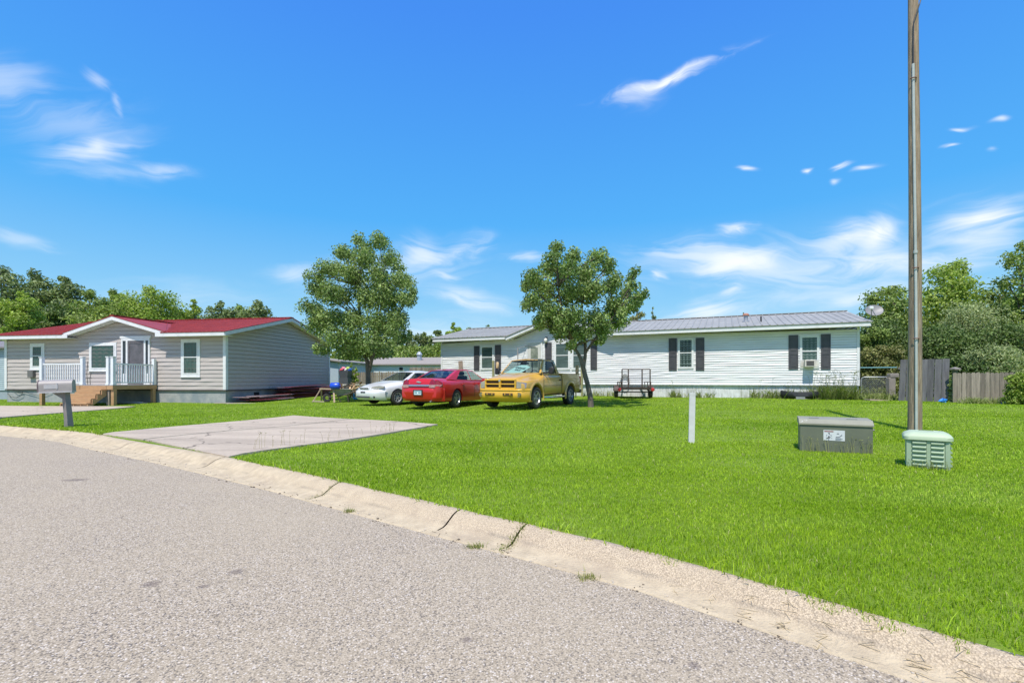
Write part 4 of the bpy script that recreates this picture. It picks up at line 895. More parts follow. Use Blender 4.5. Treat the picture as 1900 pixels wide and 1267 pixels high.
# satellite dish on the right roof corner
xx, yy = H.world(.34, .3); zd_ = zat(602,20.7)
ds = thing('satellite_dish', 'grey oval satellite dish on an arm at the roof corner of the white home', 'satellite dish', (xx, yy, zd_))
ctr = Vector(((1625-HX)/F*20.7-xx, .0, zat(577,20.7)-zd_))
b = MB(); b.tube([(0,0,-.12),(.03,0,.02),(.14,.0,.22),(ctr.x-.02,.05,ctr.z-.12)], .022, 8); b.tube([(-.1,0,-.1),(.1,0,-.1)], .03, 6); b.build('mast', mat('mast_grey', (.30,.32,.33), rough=.4, metal=.4), ds, smooth=50)
Mx = Matrix.Translation(ctr) @ Matrix.Rotation(R(-14),4,'Y') @ Matrix.Rotation(R(58),4,'X')
b = MB(); pr = [(r*.40, .09*r*r) for r in (0.001,.25,.5,.75,.9,1.0)]+[(.405,.085),(.40,.08)]+[(r*.40, .09*r*r-.012) for r in (.9,.6,.3,.001)]
b.lathe(pr, 28, Mx @ Matrix.Diagonal((.90,.70,1,1))); b.build('reflector', mat('dish_grey', (.26,.25,.25), rough=.5), ds, smooth=50)
b = MB(); a = Mx @ Vector((-.3,-.28,.08)); c = Vector((ctr.x-.42,-.45,ctr.z+.06)); b.bar(a, c, .03); b.bar(Mx @ Vector((-.12,-.36,.08)), c, .02); b.build('feed_arm', MATS['mast_grey'], ds)
b = MB(); b.box((c.x-.09,c.y-.06,c.z-.04),(c.x+.07,c.y+.06,c.z+.09), bev=.02); b.build('receiver', mat('receiver_white', (.75,.75,.74)), ds)
# ---------------------------------------------------------------- vehicles (local x forward, y to the left, z up)
def T(tab, x): k = sorted(tab); return np.interp(x, [a for a, _ in k], [c for _, c in k])
def loft(tabs, x0, x1, n, tucks=.09):
    b = MB(); rows = []
    for i in range(n+1):
        x = x0+(x1-x0)*i/n; w, zb, zs_, ws, tw, zt = [float(np.mean([T(tabs[k], min(max(x+q, min(x0,x1)), max(x0,x1))) for q in (np.array([-.12,-.08,-.04,0,.04,.08,.12])*min(1, 3*min(abs(x-x0),abs(x-x1))+.05))])) for k in ('w','zb','zs','ws','tw','zt')]
        h = zs_-zb
        half = [(0,zb),(w-tucks-.05,zb),(w-tucks*.55,zb+.02),(w-tucks*.25,zb+.06),(w-.012,zb+h*.2),(w-.002,zb+h*.34),(w,zb+h*.46),(w-.003,zb+h*.62),(w-.012,zb+h*.78),(w-.03,zb+h*.89),((w+ws)/2-.02,zs_-.018),(ws,zs_),(ws*.6+tw*.4,zs_+(zt-zs_)*.16),(tw+.05,zs_+(zt-zs_)*.38),(tw,zs_+(zt-zs_)*.66),(tw*.85,zs_+(zt-zs_)*.86),(tw*.6,zt-(zt-zs_)*.05),(tw*.3,zt-(zt-zs_)*.01),(0,zt)]
        ring = [(x, y, z) for y, z in half]+[(x, -y, z) for y, z in half[-2:0:-1]]
        rows.append(ring)
    m = len(rows[0]); vs = [p for r in rows for p in r]
    fs = [(i*m+j, (i+1)*m+j, (i+1)*m+(j+1)%m, i*m+(j+1)%m) for i in range(n) for j in range(m)]
    fs += [tuple(range(m)), tuple(n*m+j for j in range(m-1,-1,-1))]
    return b.add(vs, fs)
def fixn(o):
    import bmesh
    bm = bmesh.new(); bm.from_mesh(o.data); bmesh.ops.recalc_face_normals(bm, faces=bm.faces); bm.to_mesh(o.data); bm.free()
LOGC = []
def cut(o, cutters):
    fixn(o)
    for c in cutters:
        fixn(c); c.parent = o.parent; m = o.modifiers.new('b', 'BOOLEAN'); m.operation = 'DIFFERENCE'; m.object = c; m.solver = 'EXACT'; m.use_self = False
    bpy.context.view_layer.update(); dg = bpy.context.evaluated_depsgraph_get()
    n0 = len(o.data.polygons); me = bpy.data.meshes.new_from_object(o.evaluated_get(dg)); o.modifiers.clear(); o.data = me; LOGC.append((o.name, n0, len(me.polygons)))
    for c in cutters: bpy.data.objects.remove(c)
    me.polygons.foreach_set('use_smooth', [True]*len(me.polygons)); me.set_sharp_from_angle(angle=R(46))
def cyl_y(x, z, r, y0, y1, n=32):
    b = MB(); pr = [(x+math.cos(a)*r, z+math.sin(a)*r) for a in np.linspace(-.35, math.pi+.35, n)]; pr += [(x-r*.90, -.2), (x+r*.90, -.2)]
    b.prism([(u, y0, v) for u, v in pr], (0, y1-y0, 0)); return b.build('cutter', M_DARK)
def box_o(lo, hi): b = MB(); b.box(lo, hi); return b.build('cutter', M_DARK)
M_TYRE = mat('tyre_rubber', (.028,.027,.026), (.045,.042,.038), rough=.85, scale=10)
M_ALLOY = mat('alloy', (.50,.50,.50), (.38,.38,.39), rough=.32, metal=.7, scale=9)
M_CHR = MATS['chrome']; M_BLK = mat('black_plastic', (.022,.022,.024), rough=.55); M_SEAT = mat('seat_cloth', (.09,.09,.10), rough=.95)
M_AUTO = glassmat('car_glass', (.015,.03,.04), .74, .02); M_AUTOD = glassmat('tinted_glass', (.008,.012,.02), .22, .02)
def wheel(par, x, y, r, w, spokes=5, mat_r=None, dirty=False):
    s = 1 if y > 0 else -1; Mx = Matrix.Translation((x, y, r)) @ Matrix.Rotation(R(-90)*s,4,'X')      # local z = outwards
    b = MB(); h = w/2; ri = r*.62
    b.lathe([(ri,-h*.8),(r*.9,-h),(r*.985,-h*.8),(r,-h*.5),(r,h*.5),(r*.985,h*.8),(r*.92,h),(r*.75,h*1.02),(ri,h*.85),(ri,h*.3),(ri,-h*.8)], 36, Mx)
    wh = b.build('wheel', M_TYRE, par, smooth=50)
    b = MB(); b.lathe([(ri*1.0,h*.80),(ri*1.04,h*.92),(ri*.96,h*.95),(ri*.9,h*.6),(ri*.88,-h*.2)], 36, Mx)
    b.lathe([(.001,h*.62),(r*.16,h*.62),(r*.19,h*.5),(r*.19,0)], 20, Mx)
    for k in range(spokes):
        a = 2*math.pi*k/spokes+.3; c, s2 = math.cos(a), math.sin(a); q = r*.085 if spokes < 6 else r*.055
        pr = [(c*r*.12-s2*q, s2*r*.12+c*q), (c*ri*.93-s2*q*1.5, s2*ri*.93+c*q*1.5), (c*ri*.93+s2*q*1.5, s2*ri*.93-c*q*1.5), (c*r*.12+s2*q, s2*r*.12-c*q)]
        b.prism([(u,v,h*.42) for u, v in pr], (0,0,h*.24), Mx)
    rm = b.build('rim', mat_r or M_ALLOY, wh, smooth=35)
    b = MB(); b.lathe([(.001,-h*.1),(ri*.9,-h*.1)], 24, Mx); b.build('brake_disc', M_DARK, wh)
    return wh
def gridpatch(P, us, vs, solid, pb, gb, off):
    """solid(i,j) tells whether a cell is painted frame; off = inward shift of the glass"""
    for i in range(len(us)-1):
        for j in range(len(vs)-1):
            c = [Vector(P(us[i],vs[j])), Vector(P(us[i+1],vs[j])), Vector(P(us[i+1],vs[j+1])), Vector(P(us[i],vs[j+1]))]
            if solid(i, j): pb.quad(*c)
            elif isinstance(gb, dict): gb.setdefault(sum(1 for q in gb['sol'] if q < i), MB()).quad(*[p+off for p in c])
            else: gb.quad(*[p+off for p in c])
def cabin(par, s, paint, glass, glass_r=None):
    """s: x,z of cowl A0, roof front A1, roof rear C1, rear glass base C0; yb, yt half widths; crown; pillars"""
    (ax0,az0),(ax1,az1),(cx1,cz1),(cx0,cz0) = s['A0'],s['A1'],s['C1'],s['C0']; yb, yt = s['yb'], s['yt']; bow = s.get('bow',.10); cr = s['crown']
    ybr = s.get('ybr', yb)
    pb = MB(); gw_, gs_, gr_ = MB(), MB(), MB(); trim = MB()
    us = [0,.035]+[.035+.93*k/10 for k in range(1,10)]+[.965,1]; vs = [0,.03,.25,.5,.75,.95,1]
    def PW(u, v):
        y0, y1 = yb, yt; y = (y0+(y1-y0)*v)*(1-2*u); k = 1-(1-2*u)**2
        return (ax0+(ax1-ax0)*v+bow*k*(1-.3*v), y, az0+(az1-az0)*v+.02*k*math.sin(math.pi*v)+cr*.35*k*v)
    gridpatch(PW, us, vs, lambda i, j: i in (0, len(us)-2) or j in (0, len(vs)-2), pb, gw_, Vector((-.012,0,-.008)))
    def PR(u, v):
        y = (ybr+(yt-ybr)*v)*(2*u-1); k = 1-(1-2*u)**2
        return (cx0+(cx1-cx0)*v-bow*.6*k*(1-.3*v), y, cz0+(cz1-cz0)*v+.03*k*math.sin(math.pi*v)+cr*.35*k*v)
    vr = [0,.04,.25,.5,.75,.93,1]
    rp_ = s.get('rear_pillar', .07); usr = [0,rp_]+[rp_+(1-2*rp_)*k/8 for k in range(1,8)]+[1-rp_,1]
    gridpatch(PR, usr, vr, lambda i, j: i in (0, len(usr)-2) or j in (0, len(vr)-2), pb, gr_, Vector((.012,0,-.008)))
    # roof
    for i in range(12):
        for j in range(8):
            def RP(a, c):
                y = yt*(1-2*c); k = 1-(1-2*c)**2; x = ax1+(cx1-ax1)*a; xb = bow*.7*k*(1-a)-bow*.42*k*a
                return (x+xb, y, az1+(cz1-az1)*a+cr*k*(.35+.65*math.sin(math.pi*min(max(a,0),1))**.6)+ .012*math.sin(math.pi*a))
            pb.quad(RP(i/12,j/8), RP((i+1)/12,j/8), RP((i+1)/12,(j+1)/8), RP(i/12,(j+1)/8))
    for sg in (1, -1):
        def PS(u, v):
            x = (ax0+(cx0-ax0)*u)*(1-v)+(ax1+(cx1-ax1)*u)*v; zb_ = az0+(cz0-az0)*u-.0; zt_ = az1+(cz1-az1)*u
            zz = zb_+(zt_-zb_)*v - s.get('drop',0)*(1-v)*math.sin(math.pi*u)**.5
            yq = yb+(ybr-yb)*u**2.5
            return (x, sg*(yq+(yt-yq)*v+.028*math.sin(math.pi*v)*math.sin(math.pi*u)**.6), zz+ s.get('arch',.02)*v*math.sin(math.pi*u))
        us2 = s['us']; sol = s['sol']; gs_ = {'sol': sol}; vs2 = [0,.08,.3,.55,.80,.90,1]
        gridpatch(PS, us2, vs2, lambda i, j: i in sol or j in (0, len(vs2)-2), pb, gs_, Vector((0,-sg*.012,0)))
        for k_, q_ in gs_.items():
            if k_ != 'sol': q_.build('side_window', s.get('gs', glass), par, smooth=60)
    rf = pb.build('cab_frame', paint, par, smooth=62)
    gw_.build('windshield', glass, par, smooth=60); gr_.build('rear_window', glass_r or glass, par, smooth=60)
    return PW, PR
def seats(par, xs, y, z=.75, w=.48, h=.62):
    b = MB()
    for x in xs:
        for sy in ((-1,1) if y else (0,)):
            ww = w if y else 1.25
            b.box((x-.25, sy*y-ww/2, z-.3),(x+.25, sy*y+ww/2, z), bev=.05); b.box((x-.33, sy*y-ww/2, z-.1),(x-.2, sy*y+ww/2, z+h*.72), bev=.05)
            if y: b.box((x-.36, sy*y-.13, z+h*.75),(x-.27, sy*y+.13, z+h), bev=.03)
    return b.build('seats', M_SEAT, par, smooth=40)
def vehicle(name, label, cat, X, Y, fx, fy): return thing(name, label, cat, (X, Y, G(X, Y)), math.atan2(fy, fx))

def paint(name, c, **k): return mat(name, c, tuple(x*.93 for x in c), rough=.28, scale=2, spec=.5, coat=.6, **k)
# ------------------------------------------------ gold pickup
aa = R(30); fx, fy = -math.sin(aa), -math.cos(aa); lx, ly = math.cos(aa), -math.sin(aa)
fwx, fwy = .78, 17.15
cx, cy = fwx-lx*.86-fx*1.51, fwy-ly*.86-fy*1.51
M_GOLD = paint('gold_paint', (.60,.355,.07)); M_GOLD2 = mat('bright_yellow_paint', (.70,.40,.032), (.62,.35,.035), rough=.32, scale=3, coat=.4)  # grille and front bumper get a brighter yellow than the body
tk = vehicle('pickup_truck', 'gold and yellow regular cab pickup truck with a garage sale sign behind its windshield', 'pickup truck', cx, cy, fx, fy)
tabs = dict(w=[(-.68,.965),(.9,.98),(1.5,.99),(2.1,.97),(2.28,.93),(2.37,.86)], zb=[(-.68,.46),(2,.46),(2.37,.50)], zs=[(-.68,1.17),(.75,1.17),(1.0,1.12),(1.25,1.05),(1.7,1.03),(2.2,.98),(2.37,.93)],
            ws=[(-.68,.90),(.9,.90),(1.3,.86),(2.1,.82),(2.37,.78)], tw=[(-.68,.83),(.8,.83),(1.05,.72),(1.4,.63),(2.0,.60),(2.37,.57)], zt=[(-.68,1.24),(.9,1.28),(1.1,1.28),(1.6,1.23),(2.1,1.14),(2.28,1.08),(2.37,1.0)])
o = loft(tabs, -.68, 2.37, 44).build('body', M_GOLD, tk)
cut(o, [cyl_y(1.51,.38,.475,-1.2,-.55), cyl_y(1.51,.38,.475,.55,1.2), box_o((-.5,-.82,.6),(.85,.82,1.6))]); o.data.materials.clear(); o.data.materials.append(M_GOLD)
tb2 = dict(w=[(-2.62,.93),(-2.5,.965),(-.74,.965)], zb=[(-2.62,.5),(-.74,.46)], zs=[(-2.62,1.24),(-.74,1.24)], ws=[(-2.62,.91),(-.74,.93)], tw=[(-2.62,.86),(-.74,.88)], zt=[(-2.62,1.28),(-.74,1.28)])
o = loft(tb2, -2.62, -.74, 14).build('cargo_bed', M_GOLD, tk)
cut(o, [cyl_y(-1.51,.38,.475,-1.2,-.60), cyl_y(-1.51,.38,.475,.60,1.2), box_o((-2.55,-.83,.78),(-.80,.83,1.6))]); o.data.materials.clear(); o.data.materials.append(M_GOLD)
b = MB(); b.box((-.76,-.8,.42),(2.1,.8,.58)); b.box((-2.5,-.7,.42),(-.76,.7,.56)); b.build('chassis', M_BLK, tk)
for sy in (1,-1):       # flared arches and character crease
    for wx in (1.51,-1.51):
        b = MB(); n = 18; pr = [(.475,.00),(.495,.03),(.545,.028),(.60,.0)]; g = []
        for i in range(n+1):
            a = R(-12)+R(204)*i/n
            g.append([(wx+math.cos(a)*r, sy*(.972+q), .38+math.sin(a)*r) for r, q in pr])
        for i in range(n):
            for j in range(3): b.quad(g[i][j], g[i+1][j], g[i+1][j+1], g[i][j+1])
        b.build('wheel_flare', M_GOLD, tk, smooth=60)
b = MB()
for sy in (1,-1):
    b.box((-.60,sy*.984-.004,.80),(.95,sy*.984+.004,.81)); b.box((.97,sy*.985-.004,.52),(.98,sy*.985+.004,1.16)); b.box((-.60,sy*.975-.004,.52),(-.59,sy*.975+.004,1.16))
build_each(b, 'door_gap', M_BLK, tk)
b = MB()
for sy in (1,-1): b.box((-.52,sy*.985-.02,.98),(-.40,sy*.985+.02,1.03), bev=.012)
build_each(b, 'door_handle', M_BLK, tk)
b = MB()
for sy in (1,-1): b.tube([(1.0,sy*.93,.40),(.85,sy*1.0,.36),(-.75,sy*1.0,.36),(-.9,sy*.93,.40)], .045, 10)
build_each(b, 'running_board', M_CHR, tk, 60)
PW, PR = cabin(tk, dict(A0=(.98,1.25),A1=(.42,1.765),C1=(-.50,1.765),C0=(-.62,1.24),yb=.86,yt=.68,crown=.06,bow=.11,us=[0,.07,.3,.6,.84,1],sol=(0,4),drop=.03,arch=.0,rear_pillar=.12), M_GOLD, M_AUTO)
b = MB(); b.box((-.60,-.012,1.26),(-.575,.012,1.74)); b.box((-.6,-.32,1.26),(-.575,-.30,1.74)); b.box((-.6,.30,1.26),(-.575,.32,1.74)); build_each(b, 'rear_window_bar', M_BLK, tk)
b = MB(); b.box((-.55,-.78,.6),(.6,.78,.62)); b.box((.58,-.80,.9),(.98,.80,1.21), bev=.05); b.build('interior', M_BLK, tk)
seats(tk, (-.15,), 0, z=.92, h=.5)
b = MB(); b.lathe([(.17,0),(.185,.012),(.20,0),(.185,-.012),(.17,0)], 24, Matrix.Translation((.50,.38,1.20)) @ Matrix.Rotation(R(-62),4,'Y')); b.build('steering_wheel', M_BLK, tk, smooth=60)
b = MB(); b.box((.50,-.12,1.60),(.53,.12,1.67), bev=.01); b.build('rear_view_mirror', M_BLK, tk)
# front: grille, lamps, bumper
b = MB(); x = 2.36
b.box((x,-.63,.98),(x+.07,.63,1.04), bev=.015); b.box((x,-.63,.69),(x+.07,.63,.745), bev=.015); b.box((x,-.63,.70),(x+.06,-.57,1.0), bev=.01); b.box((x,.57,.70),(x+.06,.63,1.0), bev=.01)
b.box((x,-.04,.72),(x+.09,.04,1.05), bev=.015); b.box((x,-.60,.845),(x+.075,.60,.885), bev=.01)
gr = b.build('grille', M_GOLD2, tk, smooth=35); b = MB(); b.box((x-.01,-.57,.72),(x+.012,.57,1.0))
for i in range(18): b.box((x+.012,-.56,.745+i*.013),(x+.02,.56,.750+i*.013))
b.build('mesh_insert', mat('grille_dark', (.10,.045,.025), rough=.6), gr)
b = MB(); b.prism([(x+.09,-.03,1.02),(x+.09,.03,1.02),(x+.09,.035,.97),(x+.09,0,.935),(x+.09,-.035,.97)],(.008,0,0)); b.build('emblem', M_CHR, gr)
M_LENS = mat('headlamp_lens', (.36,.33,.25), (.26,.24,.18), rough=.08, scale=6, coat=1.)
for sy in (1,-1):
    b = MB(); b.prism([(2.345,sy*.65,.74),(2.33,sy*.84,.74),(2.20,sy*.945,.75),(2.17,sy*.945,.91),(2.31,sy*.83,.93),(2.325,sy*.65,.93)] if False else [(2.395,sy*.645,.725),(2.375,sy*.82,.725),(2.37,sy*.82,.935),(2.385,sy*.645,.95)], (-.08,0,0)); h_ = b.build('headlight', M_LENS, tk)
    b = MB(); b.prism([(2.372,sy*.825,.725),(2.27,sy*.938,.735),(2.26,sy*.935,.91),(2.365,sy*.825,.935)], (-.08,0,0)); b.build('corner_lamp', mat('corner_lens', (.30,.26,.32), (.22,.20,.28), rough=.08, coat=1.), tk)
b = MB(); sec = [(-.03,.70),(.035,.69),(.06,.655),(.03,.63),(.04,.60),(.07,.52),(.06,.42),(.02,.33),(-.05,.27),(-.16,.24)]; n = 28; g = []
for i in range(n+1):
    y = -1.01+2.02*i/n; k = abs(y/1.01); xo = 2.44-.07*k**2-.32*k**9
    g.append([(xo+dx, y*(1-.0*k), z+ (.02*k**6 if z < .5 else 0)) for dx, z in sec])
for i in range(n):
    for j in range(len(sec)-1): b.quad(g[i][j], g[i][j+1], g[i+1][j+1], g[i+1][j])
bp_ = b.build('front_bumper', M_GOLD2, tk, smooth=75)
b = MB()
for sy in (1,-1): b.box((2.49,sy*.36-.20,.47),(2.522,sy*.36+.20,.555), bev=.03)
build_each(b, 'air_slot', mat('slot_brown', (.10,.055,.02)), bp_)
b = MB()
for sy in (1,-1):
    for yy in (sy*.36+.10,sy*.36-.10): b.box((2.515,yy-.02,.485),(2.535,yy+.02,.54), bev=.01)
build_each(b, 'tow_loop', M_GOLD2, bp_)
for sy in (1,-1):
    b = MB(); b.lathe([(.001,.03),(.055,.02),(.07,.03),(.078,.015),(.078,-.05)], 20, Matrix.Translation((2.43,sy*.76,.50)) @ Matrix.Rotation(R(90),4,'Y')); b.build('fog_light', mat('fog_glass', (.35,.28,.15), rough=.1, metal=.5), bp_, smooth=40)
b = MB()
for sy in (1,-1): b.box((2.0,sy*.84-.02,.05),(2.3,sy*.84+.02,.35)) if False else None
for sy, nm in ((1,'mirror'),(-1,'mirror')):
    b = MB(); b.box((.66,sy*1.16-.10,1.22),(.76,sy*1.16+.10,1.48), bev=.03); b.bar((.80,sy*.86,1.26),(.70,sy*1.08,1.30),.05,.06); b.build('mirror', M_BLK if sy > 0 else M_BLK, tk, smooth=40)
b = MB(); b.box((.70,-1.20,1.44),(.78,-1.08,1.70), bev=.03); b.build('tow_mirror_back', mat('faded_beige_paint', (.60,.42,.22), rough=.5), tk, smooth=40)
for wx, wy in ((1.51,.86),(1.51,-.86),(-1.51,.86),(-1.51,-.86)): wheel(tk, wx, wy, .38, .25, 5, M_ALLOY)
for sy in (1,-1):
    b = MB(); b.box((-2.64,sy*.9-.05,.78),(-2.60,sy*.9+.05,1.16), bev=.01); b.build('taillight', mat('tail_red', (.35,.02,.02), rough=.15), tk)
b = MB(); b.box((-2.78,-.95,.46),(-2.63,.95,.62), bev=.03); b.build('rear_bumper', mat('weathered_bumper', (.22,.14,.06), rough=.5), tk)
b = MB(); b.box((-2.55,.80,1.27),(-2.42,.90,1.62)); o = b.build('stake_board', mat('beige_board', (.55,.38,.20), scale=6), tk)
# the sign behind the windshield
sg = MB(); pth = []
def sgp(y, h): v = (h-1.25)/.515; u = .5-y/(2*(.86+(.68-.86)*v)); p = PW(u, v); return (p[0]-.045, p[1], p[2]-.02)
out = [(-.66,1.26),(-.46,1.41),(-.32,1.53),(-.12,1.60),(.12,1.59),(.34,1.50),(.22,1.40),(.06,1.26)]
sx_ = 1
cpos = Vector(sgp(-.1,1.38)); e1 = (Vector(sgp(.2,1.38))-Vector(sgp(-.4,1.38))).normalized(); e2 = (Vector(sgp(-.1,1.5))-Vector(sgp(-.1,1.3))); e2 = (e2-e1*e2.dot(e1)).normalized(); e3 = e1.cross(e2)
PS_ = [cpos+e1*((y+.1))+e2*((h-1.38)*1.25) for y, h in out]
sign = thing('garage_sale_sign', 'pale turquoise hand lettered garage sale sign behind the pickup windshield', 'sign', tk.location, tk.rotation_euler.z)
b = MB(); b.prism(PS_, -e3*.006); b.build('board', mat('sign_turquoise', (.70,.93,.88), (.64,.88,.84), rough=.8), sign)
def text(body, size, M, m, name, par, off=.004, shear=0., bold=.012):
    c = bpy.data.curves.new(name, 'FONT'); c.body = body; c.size = size; c.align_x = 'CENTER'; c.align_y = 'CENTER'; c.extrude = .001; c.offset = bold*size; c.shear = shear; c.space_character = 1.05
    t_ = bpy.data.objects.new('tmp', c); COL.objects.link(t_); bpy.context.view_layer.update()
    me = bpy.data.meshes.new_from_object(t_.evaluated_get(bpy.context.evaluated_depsgraph_get())); bpy.data.objects.remove(t_)
    me.transform(M); me.materials.clear(); me.materials.append(m); o = bpy.data.objects.new(name, me); COL.objects.link(o); o.parent = par; return o
M_INK = mat('black_ink', (.01,.01,.012), rough=.8)
def frame(o_, X, Y, rot=0.):
    Z = X.cross(Y); M = Matrix((X, Y, Z)).transposed().to_4x4(); M.translation = o_; return M @ Matrix.Rotation(rot,4,'Z')
# seen from the front, +y (driver's left) lies to the viewer's right
c1 = cpos+e1*.02+e2*.10+e3*.004; c2 = cpos+e1*(-.06)+e2*(-.005)+e3*.004
text('GARAGE', .115, frame(c1, e1, e2, R(-12)), M_INK, 'lettering', sign, shear=.3, bold=.03); text('SALE', .115, frame(c2, e1, e2, R(-8)), M_INK, 'lettering', sign, shear=.3, bold=.03)

# ------------------------------------------------ red sedan
aa = R(24); fx, fy = math.sin(aa), math.cos(aa); rx, ry = math.cos(aa), -math.sin(aa)
rwx, rwy = -2.16, 18.35
cx, cy = rwx-rx*.80+fx*1.41, rwy-ry*.80+fy*1.41
M_RED = paint('red_paint', (.52,.012,.012))
rc = vehicle('sedan', 'bright red four door sedan seen from behind, between the white car and the pickup', 'car', cx, cy, fx, fy)
tabs = dict(w=[(-2.60,.74),(-2.52,.82),(-2.35,.88),(-1.9,.915),(0,.925),(1.6,.91),(2.1,.85),(2.35,.70),(2.42,.58)], zb=[(-2.6,.34),(-2.45,.27),(-2.1,.24),(0,.2),(2.2,.22),(2.42,.3)],
            zs=[(-2.6,.84),(-2.5,.93),(-2.3,.97),(-1,.98),(1,.92),(1.8,.83),(2.3,.68),(2.42,.56)], ws=[(-2.6,.66),(-2.5,.74),(-2.2,.82),(-1,.86),(1,.85),(2,.74),(2.42,.5)],
            tw=[(-2.6,.60),(-2.45,.64),(-1.8,.68),(1,.70),(2,.6),(2.42,.42)], zt=[(-2.60,.90),(-2.56,1.03),(-2.48,1.085),(-2.3,1.10),(-1.7,1.11),(.9,1.04),(1.5,.98),(2.1,.82),(2.42,.60)])
o = loft(tabs, -2.60, 2.42, 60).build('body', M_RED, rc)
cut(o, [cyl_y(x,.335,.385,s_*.60 if s_>0 else -1.2,1.2 if s_>0 else -.60) for x in (1.40,-1.41) for s_ in (1,-1)]+[box_o((-1.0,-.72,.5),(.9,.72,1.6))]); o.data.materials.clear(); o.data.materials.append(M_RED)
cabin(rc, dict(A0=(1.0,1.02),A1=(.28,1.405),C1=(-.92,1.40),C0=(-1.80,1.07),ybr=.72,yb=.845,yt=.62,crown=.065,bow=.10,us=[0,.05,.25,.42,.45,.64,.82,1],sol=(0,3,6),drop=.05,arch=.045,rear_pillar=.075), M_RED, M_AUTO, M_AUTOD)
b = MB(); b.box((-1.74,-.60,1.108),(-1.0,.60,1.122)); b.box((-1.0,-.72,.4),(.9,.72,.45)); b.box((.6,-.74,.7),(1.0,.74,.99), bev=.04); b.build('interior', M_BLK, rc); seats(rc, (.15,), .36, z=.80, h=.56); seats(rc, (-.80,), .36, z=.78, h=.36)
b = MB(); b.box((-.03,-.0,.30),(.0,.0,.31))
b = MB()
for sy in (1,-1):
    for x in (.98,-.08): b.box((x-.004,sy*.925-.004,.34),(x+.004,sy*.925+.002,.95))
    b.box((-1.0,sy*.925-.004,.60),(-.99,sy*.925+.002,.95))
build_each(b, 'door_gap', M_BLK, rc)
b = MB()
for sy in (1,-1):
    for x in (.10,-.93): b.box((x-.11,sy*.925-.015,.85),(x+.07,sy*.925+.022,.885), bev=.01)
build_each(b, 'door_handle', M_RED, rc, 40)
for sy in (1,-1):
    b = MB(); b.prism([(-2.612,sy*.43,.86),(-2.612,sy*.70,.86),(-2.60,sy*.66,1.0),(-2.555,sy*.58,1.055),(-2.575,sy*.50,1.03)],(.05,0,0)); b.prism([(-2.612,sy*.70,.86),(-2.42,sy*.862,.86),(-2.38,sy*.83,.95),(-2.50,sy*.72,1.03),(-2.60,sy*.655,1.0)],(.05,-sy*.0,0)); tl = b.build('taillight', mat('taillight_red', (.27,.006,.010), rough=.05, coat=1.), rc, smooth=30)
    b = MB(); b.prism([(-2.617,sy*.45,.755),(-2.617,sy*.68,.755),(-2.612,sy*.70,.86),(-2.617,sy*.43,.86)],(.05,0,0)); b.prism([(-2.615,sy*.68,.77),(-2.48,sy*.835,.80),(-2.42,sy*.868,.86),(-2.612,sy*.70,.86)],(.05,0,0)); b.build('clear_lens', mat('clear_lens', (.45,.30,.28), (.40,.14,.13), rough=.08, coat=1.), tl)
b = MB(); b.box((-2.635,-.44,.80),(-2.60,.44,.865), bev=.012); b.build('chrome_strip', mat('blue_chrome', (.42,.60,.72), rough=.18, metal=.9), rc)
b = MB(); x = -2.605; b.prism([(x,-.11,.955),(x,-.035,.975),(x,-.03,.995),(x,.11,.985),(x,.10,.955),(x,.035,.945),(x,.03,.93),(x,-.10,.935)],(-.012,0,0)); b.build('emblem', MATS['chrome'], rc)
b = MB(); b.box((-2.645,-.90*.0-.76,.33),(-2.50,.76,.70), bev=.05)
sec = [(.0,.735),(-.05,.72),(-.075,.66),(-.075,.56),(-.05,.48),(-.045,.36),(-.01,.29),(.05,.26)]; b = MB(); n = 26; g = []
for i in range(n+1):
    y = -.885+1.77*i/n; k = abs(y/.885); xo = -2.585+.05*k**2+.26*k**8; g.append([(xo+dx*(1-k**6), y*(1+.018*k**8), z) for dx, z in sec])
for i in range(n):
    for j in range(len(sec)-1): b.quad(g[i][j], g[i+1][j], g[i+1][j+1], g[i][j+1])
b.build('rear_bumper', M_RED, rc, smooth=75)
b = MB(); b.box((-2.678,-.20,.48),(-2.655,.20,.68)); b.build('plate_recess', MATS['tyre_rubber'] if 0 else M_BLK, rc)
b = MB(); b.box((-2.686,-.155,.50),(-2.679,.155,.655)); pl_ = b.build('license_plate', mat('plate_white', (.66,.78,.80), (.60,.72,.75), rough=.5), rc)
b = MB(); b.box((-2.689,-.15,.625),(-2.687,.15,.65))
for i, y in enumerate((-.12,-.085,-.045,.0,.04,.08,.12)):
    if i == 3: continue
    b.box((-2.689,y-.012,.545),(-2.687,y+.012,.60)); b.box((-2.689,y-.018,.56),(-2.687,y+.004,.575))
b.build('plate_marks', mat('plate_teal', (.03,.20,.25), rough=.6), pl_)
for sy in (1,-1):
    b = MB(); b.box((.60,sy*1.0-.09,.96),(.74,sy*1.0+.09,1.09), bev=.03); b.bar((.72,sy*.84,.99),(.68,sy*.95,1.01),.05); b.build('mirror', M_RED, rc, smooth=40)
for wx, wy in ((1.40,.80),(1.40,-.80),(-1.41,.80),(-1.41,-.80)): wheel(rc, wx, wy, .335, .21, 5)
b = MB(); b.box((-2.3,-.6,.2),(2.1,.6,.3)); b.build('underbody', M_BLK, rc)
b = MB(); b.tube([(-2.2,-.5,.28),(-2.62,-.5,.26)], .03, 8); b.build('exhaust', MATS['alloy'], rc)

